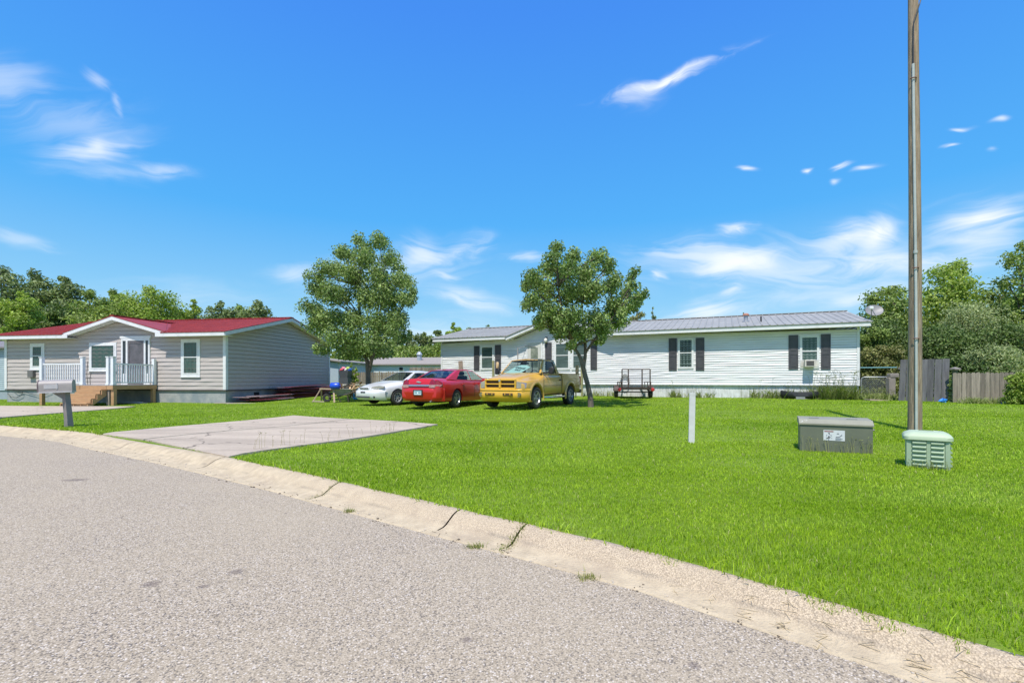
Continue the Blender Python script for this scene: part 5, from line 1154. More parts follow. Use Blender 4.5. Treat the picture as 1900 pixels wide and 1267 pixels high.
# ------------------------------------------------ white sedan
aa = R(38); fx, fy = -math.sin(aa), -math.cos(aa); lx, ly = math.cos(aa), -math.sin(aa)
fwx, fwy = -4.76, 20.0
cx, cy = fwx-lx*.76-fx*1.36, fwy-ly*.76-fy*1.36
M_WHT = paint('white_paint', (.72,.715,.70))
wc = vehicle('sedan', 'white four door sedan facing left, mostly hidden behind the red car', 'car', cx, cy, fx, fy)
tabs = dict(w=[(-2.40,.70),(-2.3,.80),(-1.9,.865),(0,.88),(1.5,.87),(1.95,.83),(2.22,.72),(2.34,.58),(2.38,.50)], zb=[(-2.4,.34),(-2.1,.25),(0,.2),(2.1,.24),(2.38,.32)],
            zs=[(-2.4,.8),(-2.2,.92),(-1,.94),(1,.88),(1.8,.79),(2.2,.70),(2.38,.60)], ws=[(-2.4,.6),(-2,.78),(0,.82),(1,.82),(2,.72),(2.38,.45)],
            tw=[(-2.4,.5),(-1.8,.64),(1,.68),(2,.6),(2.38,.40)], zt=[(-2.4,.88),(-2.3,1.0),(-1.7,1.04),(.9,1.0),(1.5,.93),(2.0,.80),(2.3,.70),(2.38,.64)])
o = loft(tabs, -2.40, 2.38, 56).build('body', M_WHT, wc)
cut(o, [cyl_y(x,.31,.36,s_*.56 if s_>0 else -1.2,1.2 if s_>0 else -.56) for x in (1.36,-1.36) for s_ in (1,-1)]+[box_o((-.98,-.70,.5),(.9,.70,1.6))]); o.data.materials.clear(); o.data.materials.append(M_WHT)
cabin(wc, dict(A0=(1.02,.98),A1=(.25,1.36),C1=(-.95,1.36),C0=(-1.65,1.0),ybr=.70,yb=.80,yt=.585,crown=.06,bow=.10,us=[0,.06,.30,.46,.49,.66,.80,1],sol=(0,3,6),drop=.05,arch=.02), M_WHT, M_AUTO)
b = MB(); b.box((-.98,-.70,.4),(.9,.70,.45)); b.box((.6,-.7,.7),(1.0,.7,.95), bev=.04); b.build('interior', M_BLK, wc); seats(wc, (.15,), .36, z=.78, h=.52); seats(wc, (-.75,), .36, z=.76, h=.34)
for sy in (1,-1):
    b = MB(); b.prism([(2.345,sy*.38,.655),(2.26,sy*.66,.665),(2.05,sy*.82,.70),(2.03,sy*.80,.775),(2.15,sy*.66,.79),(2.30,sy*.40,.745)],(-.06,0,-.0)); b.build('headlight', M_LENS, wc)
b = MB(); b.box((2.33,-.31,.625),(2.385,.31,.735), bev=.02); gr = b.build('grille', mat('grille_frame_white', (.70,.70,.68), rough=.3), wc, smooth=40)
b = MB(); b.box((2.386,-.28,.645),(2.392,.28,.715)); gi = b.build('grille_insert', mat('grille_grey', (.16,.16,.16), rough=.5), gr); b = MB(); b.box((2.392,-.27,.668),(2.398,.27,.676)); b.box((2.392,-.27,.69),(2.398,.27,.697)); b.prism([(2.40,-.05,.672),(2.40,.05,.668),(2.40,.05,.692),(2.40,-.05,.696)],(.006,0,0)); b.build('grille_bars', MATS['chrome'], gr)
sec = [(-.05,.60),(.02,.59),(.06,.55),(.07,.47),(.06,.38),(.03,.28),(-.05,.22)]; b = MB(); n = 26; g = []
for i in range(n+1):
    y = -.86+1.72*i/n; k = abs(y/.86); xo = 2.38-.10*k**2-.34*k**7; g.append([(xo+dx, y, z) for dx, z in sec])
for i in range(n):
    for j in range(len(sec)-1): b.quad(g[i][j], g[i][j+1], g[i+1][j+1], g[i+1][j])
fb_ = b.build('front_bumper', M_WHT, wc, smooth=75)
b = MB(); b.box((2.425,-.42,.30),(2.447,.42,.37), bev=.01); b.box((2.448,-.15,.50),(2.458,.15,.56))
for sy in (1,-1): b.lathe([(.001,.01),(.045,.01),(.045,-.03)], 14, Matrix.Translation((2.36,sy*.60,.34)) @ Matrix.Rotation(R(90),4,'Y'))
b.build('air_intake', mat('intake_dark', (.08,.08,.085)), fb_)
for sy in (1,-1):
    b = MB(); b.box((.60,sy*.95-.08,.93),(.72,sy*.95+.08,1.05), bev=.03); b.bar((.7,sy*.80,.97),(.66,sy*.9,.98),.05); b.build('mirror', M_WHT if sy > 0 else M_BLK, wc, smooth=40)
for wx, wy in ((1.36,.76),(1.36,-.76),(-1.36,.76),(-1.36,-.76)): wheel(wc, wx, wy, .31, .19, 7, mat('hub_grey', (.40,.40,.39), (.30,.30,.30), rough=.5))
b = MB(); b.box((-2.1,-.55,.2),(2.1,.55,.3)); b.build('underbody', M_BLK, wc)

# ------------------------------------------------ utility trailer
tx, ty = at(1180, 22.0)[:2]; tr = thing('utility_trailer', 'small black utility trailer with its mesh ramp gate raised, by the white home', 'trailer', (tx, ty, G(tx,ty)), R(-8))
M_STL = mat('black_steel', (.035,.03,.028), (.09,.055,.04), rough=.6, scale=12)
b = MB(); w = .66; zt_ = .46
b.bar((-w,0,zt_),(w,0,zt_),.06,.09); b.bar((-w,2.2,zt_),(w,2.2,zt_),.06,.08); b.bar((-w,0,zt_),(-w,2.2,zt_),.06,.08); b.bar((w,0,zt_),(w,2.2,zt_),.06,.08); b.box((-w,0,zt_-.02),(w,2.2,zt_+.0))
b.bar((-w,2.2,zt_),(0,3.2,zt_),.06); b.bar((w,2.2,zt_),(0,3.2,zt_),.06)
for x in (-w, w):
    for y in (.05,1.1,2.15): b.bar((x,y,zt_),(x,y,zt_+.3),.04)
    b.bar((x,.05,zt_+.3),(x,2.15,zt_+.3),.04)
b.bar((-w-.1,1.2,.28),(w+.1,1.2,.28),.05); b.build('trailer_bed', M_STL, tr)
b = MB(); gh_ = 1.34; gx_ = w-.04
for a, c in (((-gx_,-.02,.47),(-gx_,-.02,gh_)),((gx_,-.02,.47),(gx_,-.02,gh_)),((-gx_,-.02,gh_),(gx_,-.02,gh_)),((-gx_,-.02,.50),(gx_,-.02,.50)),((-.34,-.02,.5),(-.34,-.02,gh_)),((.27,-.02,.5),(.27,-.02,gh_))): b.bar(a, c, .05)
gt = b.build('ramp_gate', M_STL, tr); b = MB()
for i in range(1, 26): x = -gx_+2*gx_*i/26; b.bar((x,-.02,.5),(x,-.02,gh_),.004)
for i in range(1, 10): z = .5+(gh_-.5)*i/10; b.bar((-gx_,-.02,z),(gx_,-.02,z),.004)
b.build('mesh_wire', mat('wire_grey', (.30,.28,.26), rough=.6), gt)
for sx in (-1,1):
    wheel(tr, sx*(w+.13), 1.2, .0001, .1) if False else None
    Mx = Matrix.Translation((sx*(w+.14),1.2,.26)) @ Matrix.Rotation(R(90)*sx,4,'Y'); b = MB(); b.lathe([(.13,-.07),(.23,-.085),(.26,-.05),(.26,.05),(.23,.085),(.13,.07),(.13,-.07)], 24, Mx); wh = b.build('wheel', M_TYRE, tr, smooth=50)
    b = MB(); b.lathe([(.001,.03),(.05,.04),(.13,.05),(.135,.065)], 20, Mx); b.build('rim', mat('white_rim', (.6,.6,.58)), wh, smooth=40)
    b = MB(); pr = [(1.2+math.cos(a)*.33, .26+math.sin(a)*.33) for a in np.linspace(R(12),R(168),10)]
    for i in range(9): b.prism([(sx*(w+.03),*pr[i]),(sx*(w+.25),*pr[i]),(sx*(w+.25),*pr[i+1]),(sx*(w+.03),*pr[i+1])],(0,0,.012))
    b.build('fender', M_STL, tr)
    b = MB(); b.lathe([(.001,.05),(.07,.04),(.085,0),(.085,-.03)], 16, Matrix.Translation((sx*(w+.08),-.03,.42)) @ Matrix.Rotation(R(90),4,'X')); b.build('taillight', mat('lamp_red', (.55,.03,.03), rough=.25), tr, smooth=40)
# ---------------------------------------------------------------- small things in the yard
def wood_extra(t, tc, col, b):
    mp = N(t, 'ShaderNodeMapping'); mp.inputs['Scale'].default_value = (14,14,.7); L(t, tc.outputs['Object'], mp.inputs[0])
    n = N(t, 'ShaderNodeTexNoise'); n.inputs['Scale'].default_value = 1.5; n.inputs['Detail'].default_value = 9; n.inputs['Roughness'].default_value = .75; L(t, mp.outputs[0], n.inputs['Vector'])
    r = N(t, 'ShaderNodeMapRange'); r.inputs[1].default_value = .48; r.inputs[2].default_value = .60; L(t, n.outputs[0], r.inputs[0])
    return mixc(t, M_(t, 'MULTIPLY', r.outputs[0], .75), col, (.13,.10,.07))
M_POLE = mat('pole_wood', (.40,.31,.21), (.25,.19,.125), rough=.95, scale=3, detail=8, stretch=(6,6,.6), bump=.8, bscale=9, extra=wood_extra)
px_, py_ = 8.36, 10.08; pole = thing('utility_pole', 'tall weathered wooden utility pole with a pale plastic conduit up its side', 'utility pole', (px_, py_, G(px_,py_)))
b = MB(); zz = np.linspace(-.3, 10.6, 40); b.tube([(.012*math.sin(z*.6)-.004*z+.02, .01*math.cos(z*.5), z) for z in zz], [.122-.0040*z for z in zz], 20); b.build('shaft', M_POLE, pole, smooth=60)
M_CON = mat('pvc_conduit', (.47,.50,.46), (.38,.41,.38), rough=.5, scale=4)
b = MB(); cxo = lambda z: (-.055-.004*z+.012*math.sin(z*.6), -.115+.0035*z, z)
b.tube([cxo(z) for z in np.linspace(-.05, 7.55, 20)], .025, 10)
cd = b.build('conduit', M_CON, pole, smooth=60)
b = MB()
for z in (1.9, 3.35, 7.25): b.tube([Vector(cxo(z))+Vector((math.cos(a)*.052, -math.sin(a)*.045+.0, 0)) for a in np.linspace(-.35, 3.5, 10)], .010, 6)
build_each(b, 'strap', mat('rusty_strap', (.22,.08,.05), (.12,.06,.05), rough=.7), cd)
b = MB(); b.tube([Vector(cxo(3.65))+Vector((0,0,q)) for q in (0,.06)], .036, 12); b.build('coupling', M_CON, cd)
b = MB(); b.tube([cxo(7.5), Vector(cxo(7.9))+Vector((-.005,-.01,0)), Vector(cxo(8.4))+Vector((.0,-.02,0)), (.0,-.13,8.75), (.08,-.12,9.0), (.15,-.05,9.15), (.14,.1,9.4)], .011, 6); b.build('cable', MATS['cable_black'], pole)
b = MB(); b.tube([(math.cos(a)*.096-.02, math.sin(a)*.096, 9.28+.05*math.cos(a)) for a in np.linspace(0,6.28,16)], .016, 6); b.box((-.06,-.13,9.15),(.05,-.09,9.35)); b.build('clamp', mat('clamp_grey', (.5,.52,.52), metal=.5, rough=.4), pole)

# olive cabinet
M_OLV = mat('olive_paint', (.155,.165,.115), (.13,.14,.10), rough=.5, scale=3, detail=6)
M_OLT = mat('pale_olive', (.30,.29,.21), (.25,.24,.18), rough=.6, scale=3, detail=6)  # lid colour, a paler olive than the body
pA = Vector((4.70, 7.92, 0)); pB = Vector((5.56, 7.47, 0)); ex = (pB-pA).normalized(); wd = (pB-pA).length; ang = math.atan2(ex.y, ex.x)
cb_ = thing('utility_cabinet', 'olive green metal ground cabinet with a white warning label on its front', 'utility cabinet', (pA.x, pA.y, G(pA.x,pA.y)), ang)
b = MB(); b.box((0,0,-.1),(wd,.52,.435), bev=.008); b.build('body', M_OLV, cb_)
b = MB(); b.prism([(-.012,-.018,.425),(-.012,-.018,.45),(-.012,.09,.51),(-.012,.54,.525),(-.012,.54,.425)],(wd+.024,0,0)); lid = b.build('lid', M_OLT, cb_)
b = MB()
for x in (.14,.66): b.box((x,.20,.512),(x+.14,.25,.5205))
build_each(b, 'hinge', M_OLV, lid)
b = MB(); b.box((wd-.0,.18,.30),(wd+.02,.22,.38)); b.tube([(wd+.02,.2,.36),(wd+.05,.2,.36)], .015, 8); b.box((wd*.84,-.006,.10),(wd*.85,-.001,.2)); b.build('latch', mat('latch_grey', (.2,.2,.17), metal=.5, rough=.5), cb_)
b = MB()
for k in range(16): x_, y_ = random.uniform(.0,.11), random.uniform(-.0,.07); b.box((x_,y_,.455+y_*.555),(x_+random.uniform(.004,.02),y_+.008,.464+y_*.555))
b.build('white_scuff', mat('scuff_white', (.75,.75,.72)), lid)
lx0, lz0, lw, lh = wd*.335, .185, .285, .165
b = MB(); b.box((lx0,-.004,lz0),(lx0+lw,-.001,lz0+lh)); lb = b.build('warning_label', mat('label_white', (.66,.67,.68), (.60,.61,.62), rough=.5), cb_)
b = MB(); b.box((lx0+.012,-.006,lz0+lh-.028),(lx0+.135,-.0045,lz0+lh-.013)); b.build('label_header', mat('label_red', (.30,.07,.05), rough=.5), lb)
b = MB(); cx_ = lx0+.075; Y0, Y1 = -.006, -.0045
b.prism([(cx_-.012,Y0,lz0+.125),(cx_+.008,Y0,lz0+.125),(cx_+.010,Y0,lz0+.10),(cx_+.003,Y0,lz0+.088)],(0,.0015,0))
for dx, dz in ((-.03,.085),(.025,.085),(-.035,.072),(.03,.072),(.02,.05),(.035,.035)): b.box((cx_+dx-.007,Y0,lz0+dz),(cx_+dx+.008,Y1,lz0+dz+.004))
b.prism([(cx_-.045,Y0,lz0+.045),(cx_-.01,Y0,lz0+.036),(cx_-.02,Y0,lz0+.028)],(0,.0015,0))
b.prism([(cx_-.018,Y0,lz0+.035),(cx_-.008,Y0,lz0+.075),(cx_+.006,Y0,lz0+.075),(cx_+.012,Y0,lz0+.035)],(0,.0015,0))
b.ball((cx_-.005,Y0,lz0+.014),(.009,.0014,.007),None,10,6)
q = lx0+.165
pp = [(q,lz0+.062),(q+.03,lz0+.058),(q+.05,lz0+.065),(q+.075,lz0+.088)]
for i in range(3): b.bar((pp[i][0],Y0,pp[i][1]),(pp[i+1][0],Y0,pp[i+1][1]),.0012,.008)
b.ball((q+.078,Y0,lz0+.09),(.008,.0014,.006),None,10,6)
for i in range(5): b.box((q-.005,Y0,lz0+.042-i*.008),(q+random.uniform(.06,.1),Y1,lz0+.044-i*.008))
b.prism([(q+.01,Y0,lz0+.11),(q+.03,Y0,lz0+.12),(q+.05,Y0,lz0+.112),(q+.03,Y0,lz0+.106)],(0,.0015,0))
b.build('pictogram', mat('label_ink', (.10,.10,.13), rough=.6), lb)
pts = [(pA+ex*random.uniform(.02,wd)+Vector((ex.y,-ex.x,0))*random.uniform(.02,.13)) for _ in range(46)]
M_STK2 = leafmat('dry_stalk', (.36,.34,.14), (.24,.32,.08), trans=.2)
stalks('tall_grass', [(p.x,p.y) for p in pts], .08, .24, M_STK2, 'tall uncut grass stems in front of the olive cabinet', 'grass', w=.005)

# light green pedestal
M_LG = mat('pale_green_plastic', (.36,.455,.31), (.30,.39,.26), rough=.55, scale=3, detail=5); M_LG2 = mat('paler_green_lid', (.46,.545,.37), (.41,.49,.33), rough=.55, scale=2.5, detail=6)  # the lid is a paler green than the body
c0 = Vector(((1682-HX)/F*6.40, 6.40, 0)); c1 = c0+Vector((.80,-.60,0))*.43; ex = (c1-c0).normalized(); w = (c1-c0).length
gb_ = thing('pedestal_box', 'light green louvred plastic pedestal box at the foot of the utility pole', 'utility box', (c0.x, c0.y, G(c0.x,c0.y)), math.atan2(ex.y, ex.x))
dp = .42; hh = .40
b = MB(); t_ = .03
b.box((0,0,-.08),(w,dp,hh), bev=.03); b.build('body', M_LG, gb_, smooth=30)
for side in (0,1):
    b = MB()
    for i in range(6):
        z = .035+i*.057
        if side == 0:
            for (a, c) in ((.06, w*.46), (w*.57, w-.06)):
                b.prism([(a,-.002,z),(a,-.030,z+.004),(a,-.030,z+.014),(a,-.002,z+.034)],(c-a,0,0))
        else: b.prism([(w+.002,.06,z),(w+.028,.06,z+.004),(w+.028,.06,z+.014),(w+.002,.06,z+.034)],(0,dp-.12,0))
    if side == 0: b.box((w*.47,-.012,.0),(w*.56,-.001,hh-.02)); b.box((.0,-.010,.0),(.045,-.001,hh-.03)); b.box((w-.045,-.010,.0),(w,-.001,hh-.03))
    b.build('louvres', M_LG, gb_)
b = MB(); o_ = .035
ring = lambda q, z: [(-o_+q+.06*k1, -o_+q+.06*k2, z) for k1, k2 in ()] 
def rr(q, z, r=.07):
    x0,y0,x1,y1 = -o_+q,-o_+q,w+o_-q,dp+o_-q; P_ = []
    for (cx2, cy2, a0) in ((x1-r,y1-r,0),(x0+r,y1-r,90),(x0+r,y0+r,180),(x1-r,y0+r,270)):
        for k in range(5): a = R(a0+22.5*k); P_.append((cx2+r*math.cos(a), cy2+r*math.sin(a), z))
    return P_
rings = [rr(.03,hh-.035), rr(0,hh-.03), rr(0,hh+.01), rr(.02,hh+.04), rr(.07,hh+.066), rr(.12,hh+.072), rr(.13,hh+.066)]; n = 20
b.add([p for r in rings for p in r], [(i*n+j,i*n+(j+1)%n,(i+1)*n+(j+1)%n,(i+1)*n+j) for i in range(len(rings)-1) for j in range(n)]+[tuple((len(rings)-1)*n+j for j in range(n))])
ld = b.build('lid', M_LG2, gb_, smooth=35); b = MB(); b.box((w*.32,dp*.72,hh+.066),(w*.68,dp*.75,hh+.0725)); b.box((w*.3,dp*.4,hh+.066),(w*.303,dp*.44,hh+.070)); b.build('hinge_line', mat('dark_green', (.20,.28,.16)), ld)  # thin dark green hinge strips on the lid
pts = [(c0+ex*random.uniform(0,w)+Vector((ex.y,-ex.x,0))*random.uniform(.03,.12)) for _ in range(40)]
stalks('tall_grass', [(p.x,p.y) for p in pts], .04, .12, M_STK2, 'weeds and stems at the foot of the light green pedestal box', 'grass', w=.006)

# white marker post
x, y = 3.285, 8.88; b = MB(); b.box((-.052,-.03,-.1),(.052,.03,.91), Matrix.Rotation(R(1.0),4,'Y')); b.box((-.054,-.032,.87),(.054,.032,.915), Matrix.Rotation(R(1.0),4,'Y'))
o = tag(b.build('marker_post', mat('post_white', (.66,.65,.63), (.54,.53,.50), rough=.7, scale=5)), 'short white marker post standing alone in the lawn', 'post'); o.location = (x, y, G(x,y)); o.rotation_euler.z = R(-14)

# mailbox
x, y = -11.0, 12.0; mb_ = thing('mailbox', 'grey plastic curbside mailbox on a leaning post, by the kerb at the left', 'mailbox', (x, y, G(x,y)), R(28))
M_MB = mat('mailbox_grey', (.24,.21,.20), (.19,.17,.165), rough=.5, scale=4); M_MBT = mat('mailbox_top', (.37,.33,.30), (.30,.27,.25), rough=.5, scale=4)
b = MB(); b.tube([(.04,0,-.2),(.02,0,.2),(-.03,0,.86)], [.10,.085,.08], 4); b.prism([(-.04,-.05,.66),(-.30,-.05,.86),(-.30,-.05,.90),(-.04,-.05,.90)],(0,.10,0)); b.build('post', M_MB, mb_)
b = MB(); tl_ = Matrix.Rotation(R(-2),4,'Y') @ Matrix.Translation((-.16,0,.88)); ww = .15
pr = [(-ww,0),(-ww,.16)]+[(-ww*math.cos(a), .16+ww*.85*math.sin(a)) for a in np.linspace(0.2, math.pi-.2, 10)]+[(ww,.16),(ww,0)]
b.prism([(-.30,p[0],p[1]) for p in pr],(.62,0,0), tl_); bd = b.build('box', M_MBT, mb_, smooth=35)
b = MB(); b.prism([(-.325,p[0]*1.04,p[1]*1.02-.003) for p in pr],(.02,0,0), tl_); b.build('door', mat('mailbox_door_dark', (.16,.12,.12)), mb_)
b = MB(); b.box((-.20,-.156,.07),(.06,-.150,.17), tl_); b.box((.02,-.16,.06),(.05,-.15,.20), tl_); b.box((-.31,-.165,-.03),(.32,.165,.0), tl_); b.build('flag_plate', mat('mailbox_recess', (.50,.48,.47)), mb_)

# wheelbarrow, sawhorse, boards, bins and scrap beside the taupe home
def junk(name, label, cat, px, d, rz=0., dz=0., group=None): x, y, z = at(px, d); return thing(name, label, cat, (x, y, z+dz), R(rz), group)
wb = junk('wheelbarrow', 'grey wheelbarrow heaped with wood scraps, left of the white car', 'wheelbarrow', 633, 22.6, 12)
b = MB(); b.add([(-.40,-.30,.62),(.50,-.30,.60),(.50,.30,.60),(-.40,.30,.62),(-.12,-.17,.30),(.34,-.17,.30),(.34,.17,.30),(-.12,.17,.30)],[(0,1,5,4),(1,2,6,5),(2,3,7,6),(3,0,4,7),(4,5,6,7)])
b.tube([(-.40,-.30,.62),(.50,-.30,.60),(.50,.30,.60),(-.40,.30,.62),(-.40,-.30,.62)], .014, 6); b.build('tray', mat('tray_grey', (.30,.29,.26), (.22,.20,.17), rough=.55, scale=5), wb)
b = MB(); b.tube([(-.65,0,.2),(.0,-.22,.28),(.9,-.28,.55)], .022, 6); b.tube([(-.65,0,.2),(.0,.22,.28),(.9,.28,.55)], .022, 6); b.bar((.30,-.22,.3),(.36,-.24,.0),.035); b.bar((.30,.22,.3),(.36,.24,.0),.035); b.build('handles', M_STL, wb)
b = MB(); b.lathe([(.08,-.04),(.17,-.05),(.20,-.02),(.20,.02),(.17,.05),(.08,.04)], 20, Matrix.Translation((-.62,0,.20)) @ Matrix.Rotation(R(90),4,'X')); b.build('wheel', M_TYRE, wb, smooth=50)
M_W1 = mat('scrap_wood_tan', (.52,.35,.20), (.38,.24,.13), rough=.85, scale=5, island=.35)
lx_, ly_, lz_ = at(636, 22.6); hp = thing('scrap_wood_pile', 'heap of tan wood offcuts piled in and behind the wheelbarrow', 'wood pile', (lx_, ly_, lz_))
b = MB()
for i in range(42):
    a = Vector((random.uniform(-.45,.9), random.uniform(-.2,.7), random.uniform(.45,.88))); dv = Vector((random.uniform(-.4,.4), random.uniform(-.3,.3), random.uniform(-.16,.16))); b.bar(a-dv*.6, a+dv*.6, random.uniform(.04,.12), random.uniform(.02,.06))
b.build('offcuts', M_W1, hp)
b = MB()
for i in range(10): a = Vector((random.uniform(.0,1.2), random.uniform(.3,.9), .2)); b.bar(a, a+Vector((random.uniform(-.3,.3),random.uniform(-.2,.2),random.uniform(.3,.65))), .08, .04)
b.build('leaning_pieces', mat('scrap_wood_brown', (.25,.15,.09), (.16,.10,.07), island=.3), hp)
x, y, z = at(622, 22.2); b = MB(); b.lathe([(.001,-.2),(.13,-.2),(.15,-.17),(.15,.17),(.13,.2),(.05,.2),(.05,.23),(.001,.23)], 18, Matrix.Rotation(R(90),4,'Y')); o = tag(b.build('jug', mat('blue_plastic', (.01,.05,.50), (.02,.09,.60), rough=.3, scale=3), smooth=40), 'bright blue plastic jug lying on the wood in the wheelbarrow', 'jug'); o.location = (x, y, z+.76)
sh = junk('sawhorse', 'weathered wooden sawhorse beside the stack of red panels', 'sawhorse', 603, 22.4, -10)
b = MB(); b.bar((-.25,0,.62),(.55,0,.60),.10,.06); b.build('beam', mat('sawhorse_wood', (.48,.34,.22), (.38,.28,.20), scale=6), sh)
for sx in (-.2,.45):
    for sy in (-1,1): b = MB(); b.bar((sx,sy*.03,.6),(sx-.2+.05*sy,sy*.28,0),.07,.035) if sx < 0 else b.bar((sx,sy*.03,.6),(sx+.18,sy*.28,0),.07,.035); b.build('leg', MATS['sawhorse_wood'], sh)
b = MB(); b.bar((-.45,-.28,.05),(.15,-.28,.03),.08,.04); b.build('foot_board', mat('foot_board_wood', (.46,.36,.28)), sh)
# stacks of red roof panels along the gable
M_RP = mat('red_panel', (.26,.045,.045), (.17,.03,.035), rough=.5, scale=3, island=.35); M_RP2 = mat('panel_back', (.30,.22,.20), (.2,.15,.15), rough=.6, island=.3)
def panels(label, H_, y0, y1, xoff, n, zt_, spread):
    x0, q0 = H_.world(xoff, y0); x1, q1 = H_.world(xoff, y1); z = G((x0+x1)/2, (q0+q1)/2); o = thing('metal_panel_stack', label, 'metal panels', ((x0+x1)/2, (q0+q1)/2, z), H_.e.rotation_euler.z+R(90))
    ln = (y1-y0); b = MB(); b2 = MB()
    for i in range(n):
        zz_ = .03+zt_*i/n; l = ln*random.uniform(.7,1.0)/2; cxx = random.uniform(-1,1)*ln*.12; oy = random.uniform(-spread,spread); w_ = random.uniform(.35,.5); M = Matrix.Translation((cxx,oy,zz_)) @ Matrix.Rotation(random.uniform(-.10,.10),4,'Z') @ Matrix.Rotation(random.uniform(-.025,.025),4,'Y') @ Matrix.Rotation(random.uniform(-.06,.10),4,'X')
        t_ = b if random.random() < .78 else b2; t_.box((-l,-w_,0),(l,w_,.008), M)
        for k in range(5): yk = -w_+w_*2*(k+.5)/5; t_.prism([(-l,yk-.03,.0082),(-l,yk+.03,.0082),(-l,yk+.015,.026),(-l,yk-.015,.026)],(2*l,0,0), M)
    b.build('red_panels', M_RP, o)
    if b2.v: b2.build('bare_panels', M_RP2, o)
panels('low scattered heap of red roof panels at the near corner of the taupe home', GH, .1, 3.2, .85, 12, .22, .28)
panels('taller stack of dull red roof panels along the gable wall of the taupe home', GH, 3.0, 8.0, .75, 18, .60, .12)
x, y = GH.world(.55, -.25); b = MB(); b.box((-.9,-.06,0),(.9,.06,.035)); b.box((-.2,-.15,.0),(1.2,-.02,.03), Matrix.Rotation(.1,4,'Z')); o = tag(b.build('loose_boards', mat('loose_tan', (.45,.38,.30), (.36,.3,.24))), 'loose pale boards on the grass at the near corner of the taupe home', 'boards'); o.location = (x, y, G(x,y)); o.rotation_euler.z = GH.e.rotation_euler.z
# trash container with coloured bags, toys
tb = junk('trash_bin', 'dark grey bin filled with colourful toys, past the corner of the taupe home', 'bin', 641, 31.5, -10)
z1_ = zat(688,31.5)-G(*at(641,31.5)[:2]); z0_ = zat(701,31.5)-G(*at(641,31.5)[:2])
b = MB(); b.add([(-.25,-.25,z0_),(.25,-.25,z0_),(.25,.25,z0_),(-.25,.25,z0_),(-.34,-.3,z1_),(.34,-.3,z1_),(.34,.3,z1_),(-.34,.3,z1_)],[(0,3,2,1),(0,1,5,4),(1,2,6,5),(2,3,7,6),(3,0,4,7)]); b.box((-.3,-.25,0),(.3,.25,z0_)); b.build('bin_body', mat('bin_grey', (.09,.10,.115), (.07,.08,.09), rough=.5), tb)
for i, (c, nm) in enumerate((((.75,.10,.12),'red'),((.80,.25,.35),'pink'),((.80,.75,.70),'white'),((.55,.70,.15),'lime'),((.05,.15,.6),'blue'))):
    b = MB(); b.ball((-.26+i*.13, .02*i, .0), (.13,.10,.10), None, 10, 6, .25); o = tag(b.build('toy', mat('toy_'+nm, c, rough=.5)), {'red':'red','pink':'pink','white':'white','lime':'lime green','blue':'blue'}[nm]+' soft toy heaped on top of the dark grey bin', 'toy', 'toys heaped on the grey bin'); p_ = at(641,31.5); o.location = (p_[0], p_[1], p_[2]+z1_+.06+.1*(i%2))
pc = junk('storage_tub', 'blue and white plastic tub at the foot of the left tree', 'tub', 669, 24.6, 0)
b = MB(); b.box((-.33,-.2,0),(.33,.2,.50), bev=.04); b.build('tub_body', mat('tub_blue', (.03,.22,.55), (.02,.40,.50), rough=.4, scale=4), pc); b = MB(); b.tube([(-.35,-.22,.1),(-.35,-.22,.53),(.35,-.22,.53),(.35,-.22,.1)], .025, 6); b.tube([(-.3,-.22,.35),(-.1,-.24,.2),(.05,-.24,.12)], .02, 5); b.build('tub_rim', mat('rim_white', (.75,.75,.74)), pc)
# posts and planks by the white home
x, y = WH.world(WH.wp(859,680)[0], -.25); b = MB(); b.bar((.1,0,0),(-.05,.2,1.95),.24,.05,(0,1,0)); o = tag(b.build('plank', mat('plank_brown', (.30,.22,.17), (.22,.17,.13), scale=6)), 'brown plank leaning on the white home, left of its first window', 'plank'); o.location = (x, y, G(x,y))
for px, lab in ((934,'olive wooden post behind the roof of the pickup'),(1092,'olive wooden post behind the right tree trunk')):
    x, y = WH.world(WH.wp(px,680)[0], -1.3); z = G(x,y); t_ = WH.O; hh2 = 1.9; b = MB(); b.box((-.05,-.05,-.1),(.05,.05,hh2)); o = tag(b.build('wooden_post', mat('olive_post', (.34,.32,.15), (.26,.24,.12), scale=6)), lab, 'post', 'treated posts in front of the white home'); o.location = (x, y, z); o.rotation_euler.z = WH.e.rotation_euler.z
# black trough / bumper cover by the skirting
x, y = WH.world((WH.wp(1455,735,.5)[0]+WH.wp(1520,735,.5)[0])/2, -.5); o = thing('bumper_cover', 'torn black plastic bumper cover lying under the air conditioner window', 'bumper', (x, y, G(x,y)), WH.e.rotation_euler.z)
b = MB(); g = []
for i in range(15):
    u = -1+2*i/14; k = abs(u)**3; g.append([(u*.78, .22*k-.1, .32+.06*k),(u*.80, -.12+.25*k, .25+.06*k),(u*.80, -.14+.25*k, .12+.04*k),(u*.76, -.02+.2*k, .03)])
for i in range(14):
    for j in range(3):
        if i in (5,6,7) and j == 2: continue
        b.quad(g[i][j], g[i+1][j], g[i+1][j+1], g[i][j+1])
b.build('shell', M_BLK, o, smooth=60); b = MB(); b.box((-.22,-.13,.0),(.12,-.10,.12)); b.build('bracket', mat('bracket_grey', (.3,.3,.3)), o)
# hose / tangle by the trailer
x, y = WH.world(WH.wp(1158,700,.3)[0], -.12); b = MB()
for i in range(4): b.tube([(math.cos(a)*.22, .02*i, .75+math.sin(a)*(.28+.03*i)) for a in np.linspace(0,6.28,20)], .012, 5)
o = tag(b.build('garden_hose', mat('hose_grey', (.25,.26,.24)), None), 'coiled grey hose hanging on the white wall behind the trailer', 'hose'); o.location = (x, y, G(x,y)); o.rotation_euler.z = WH.e.rotation_euler.z

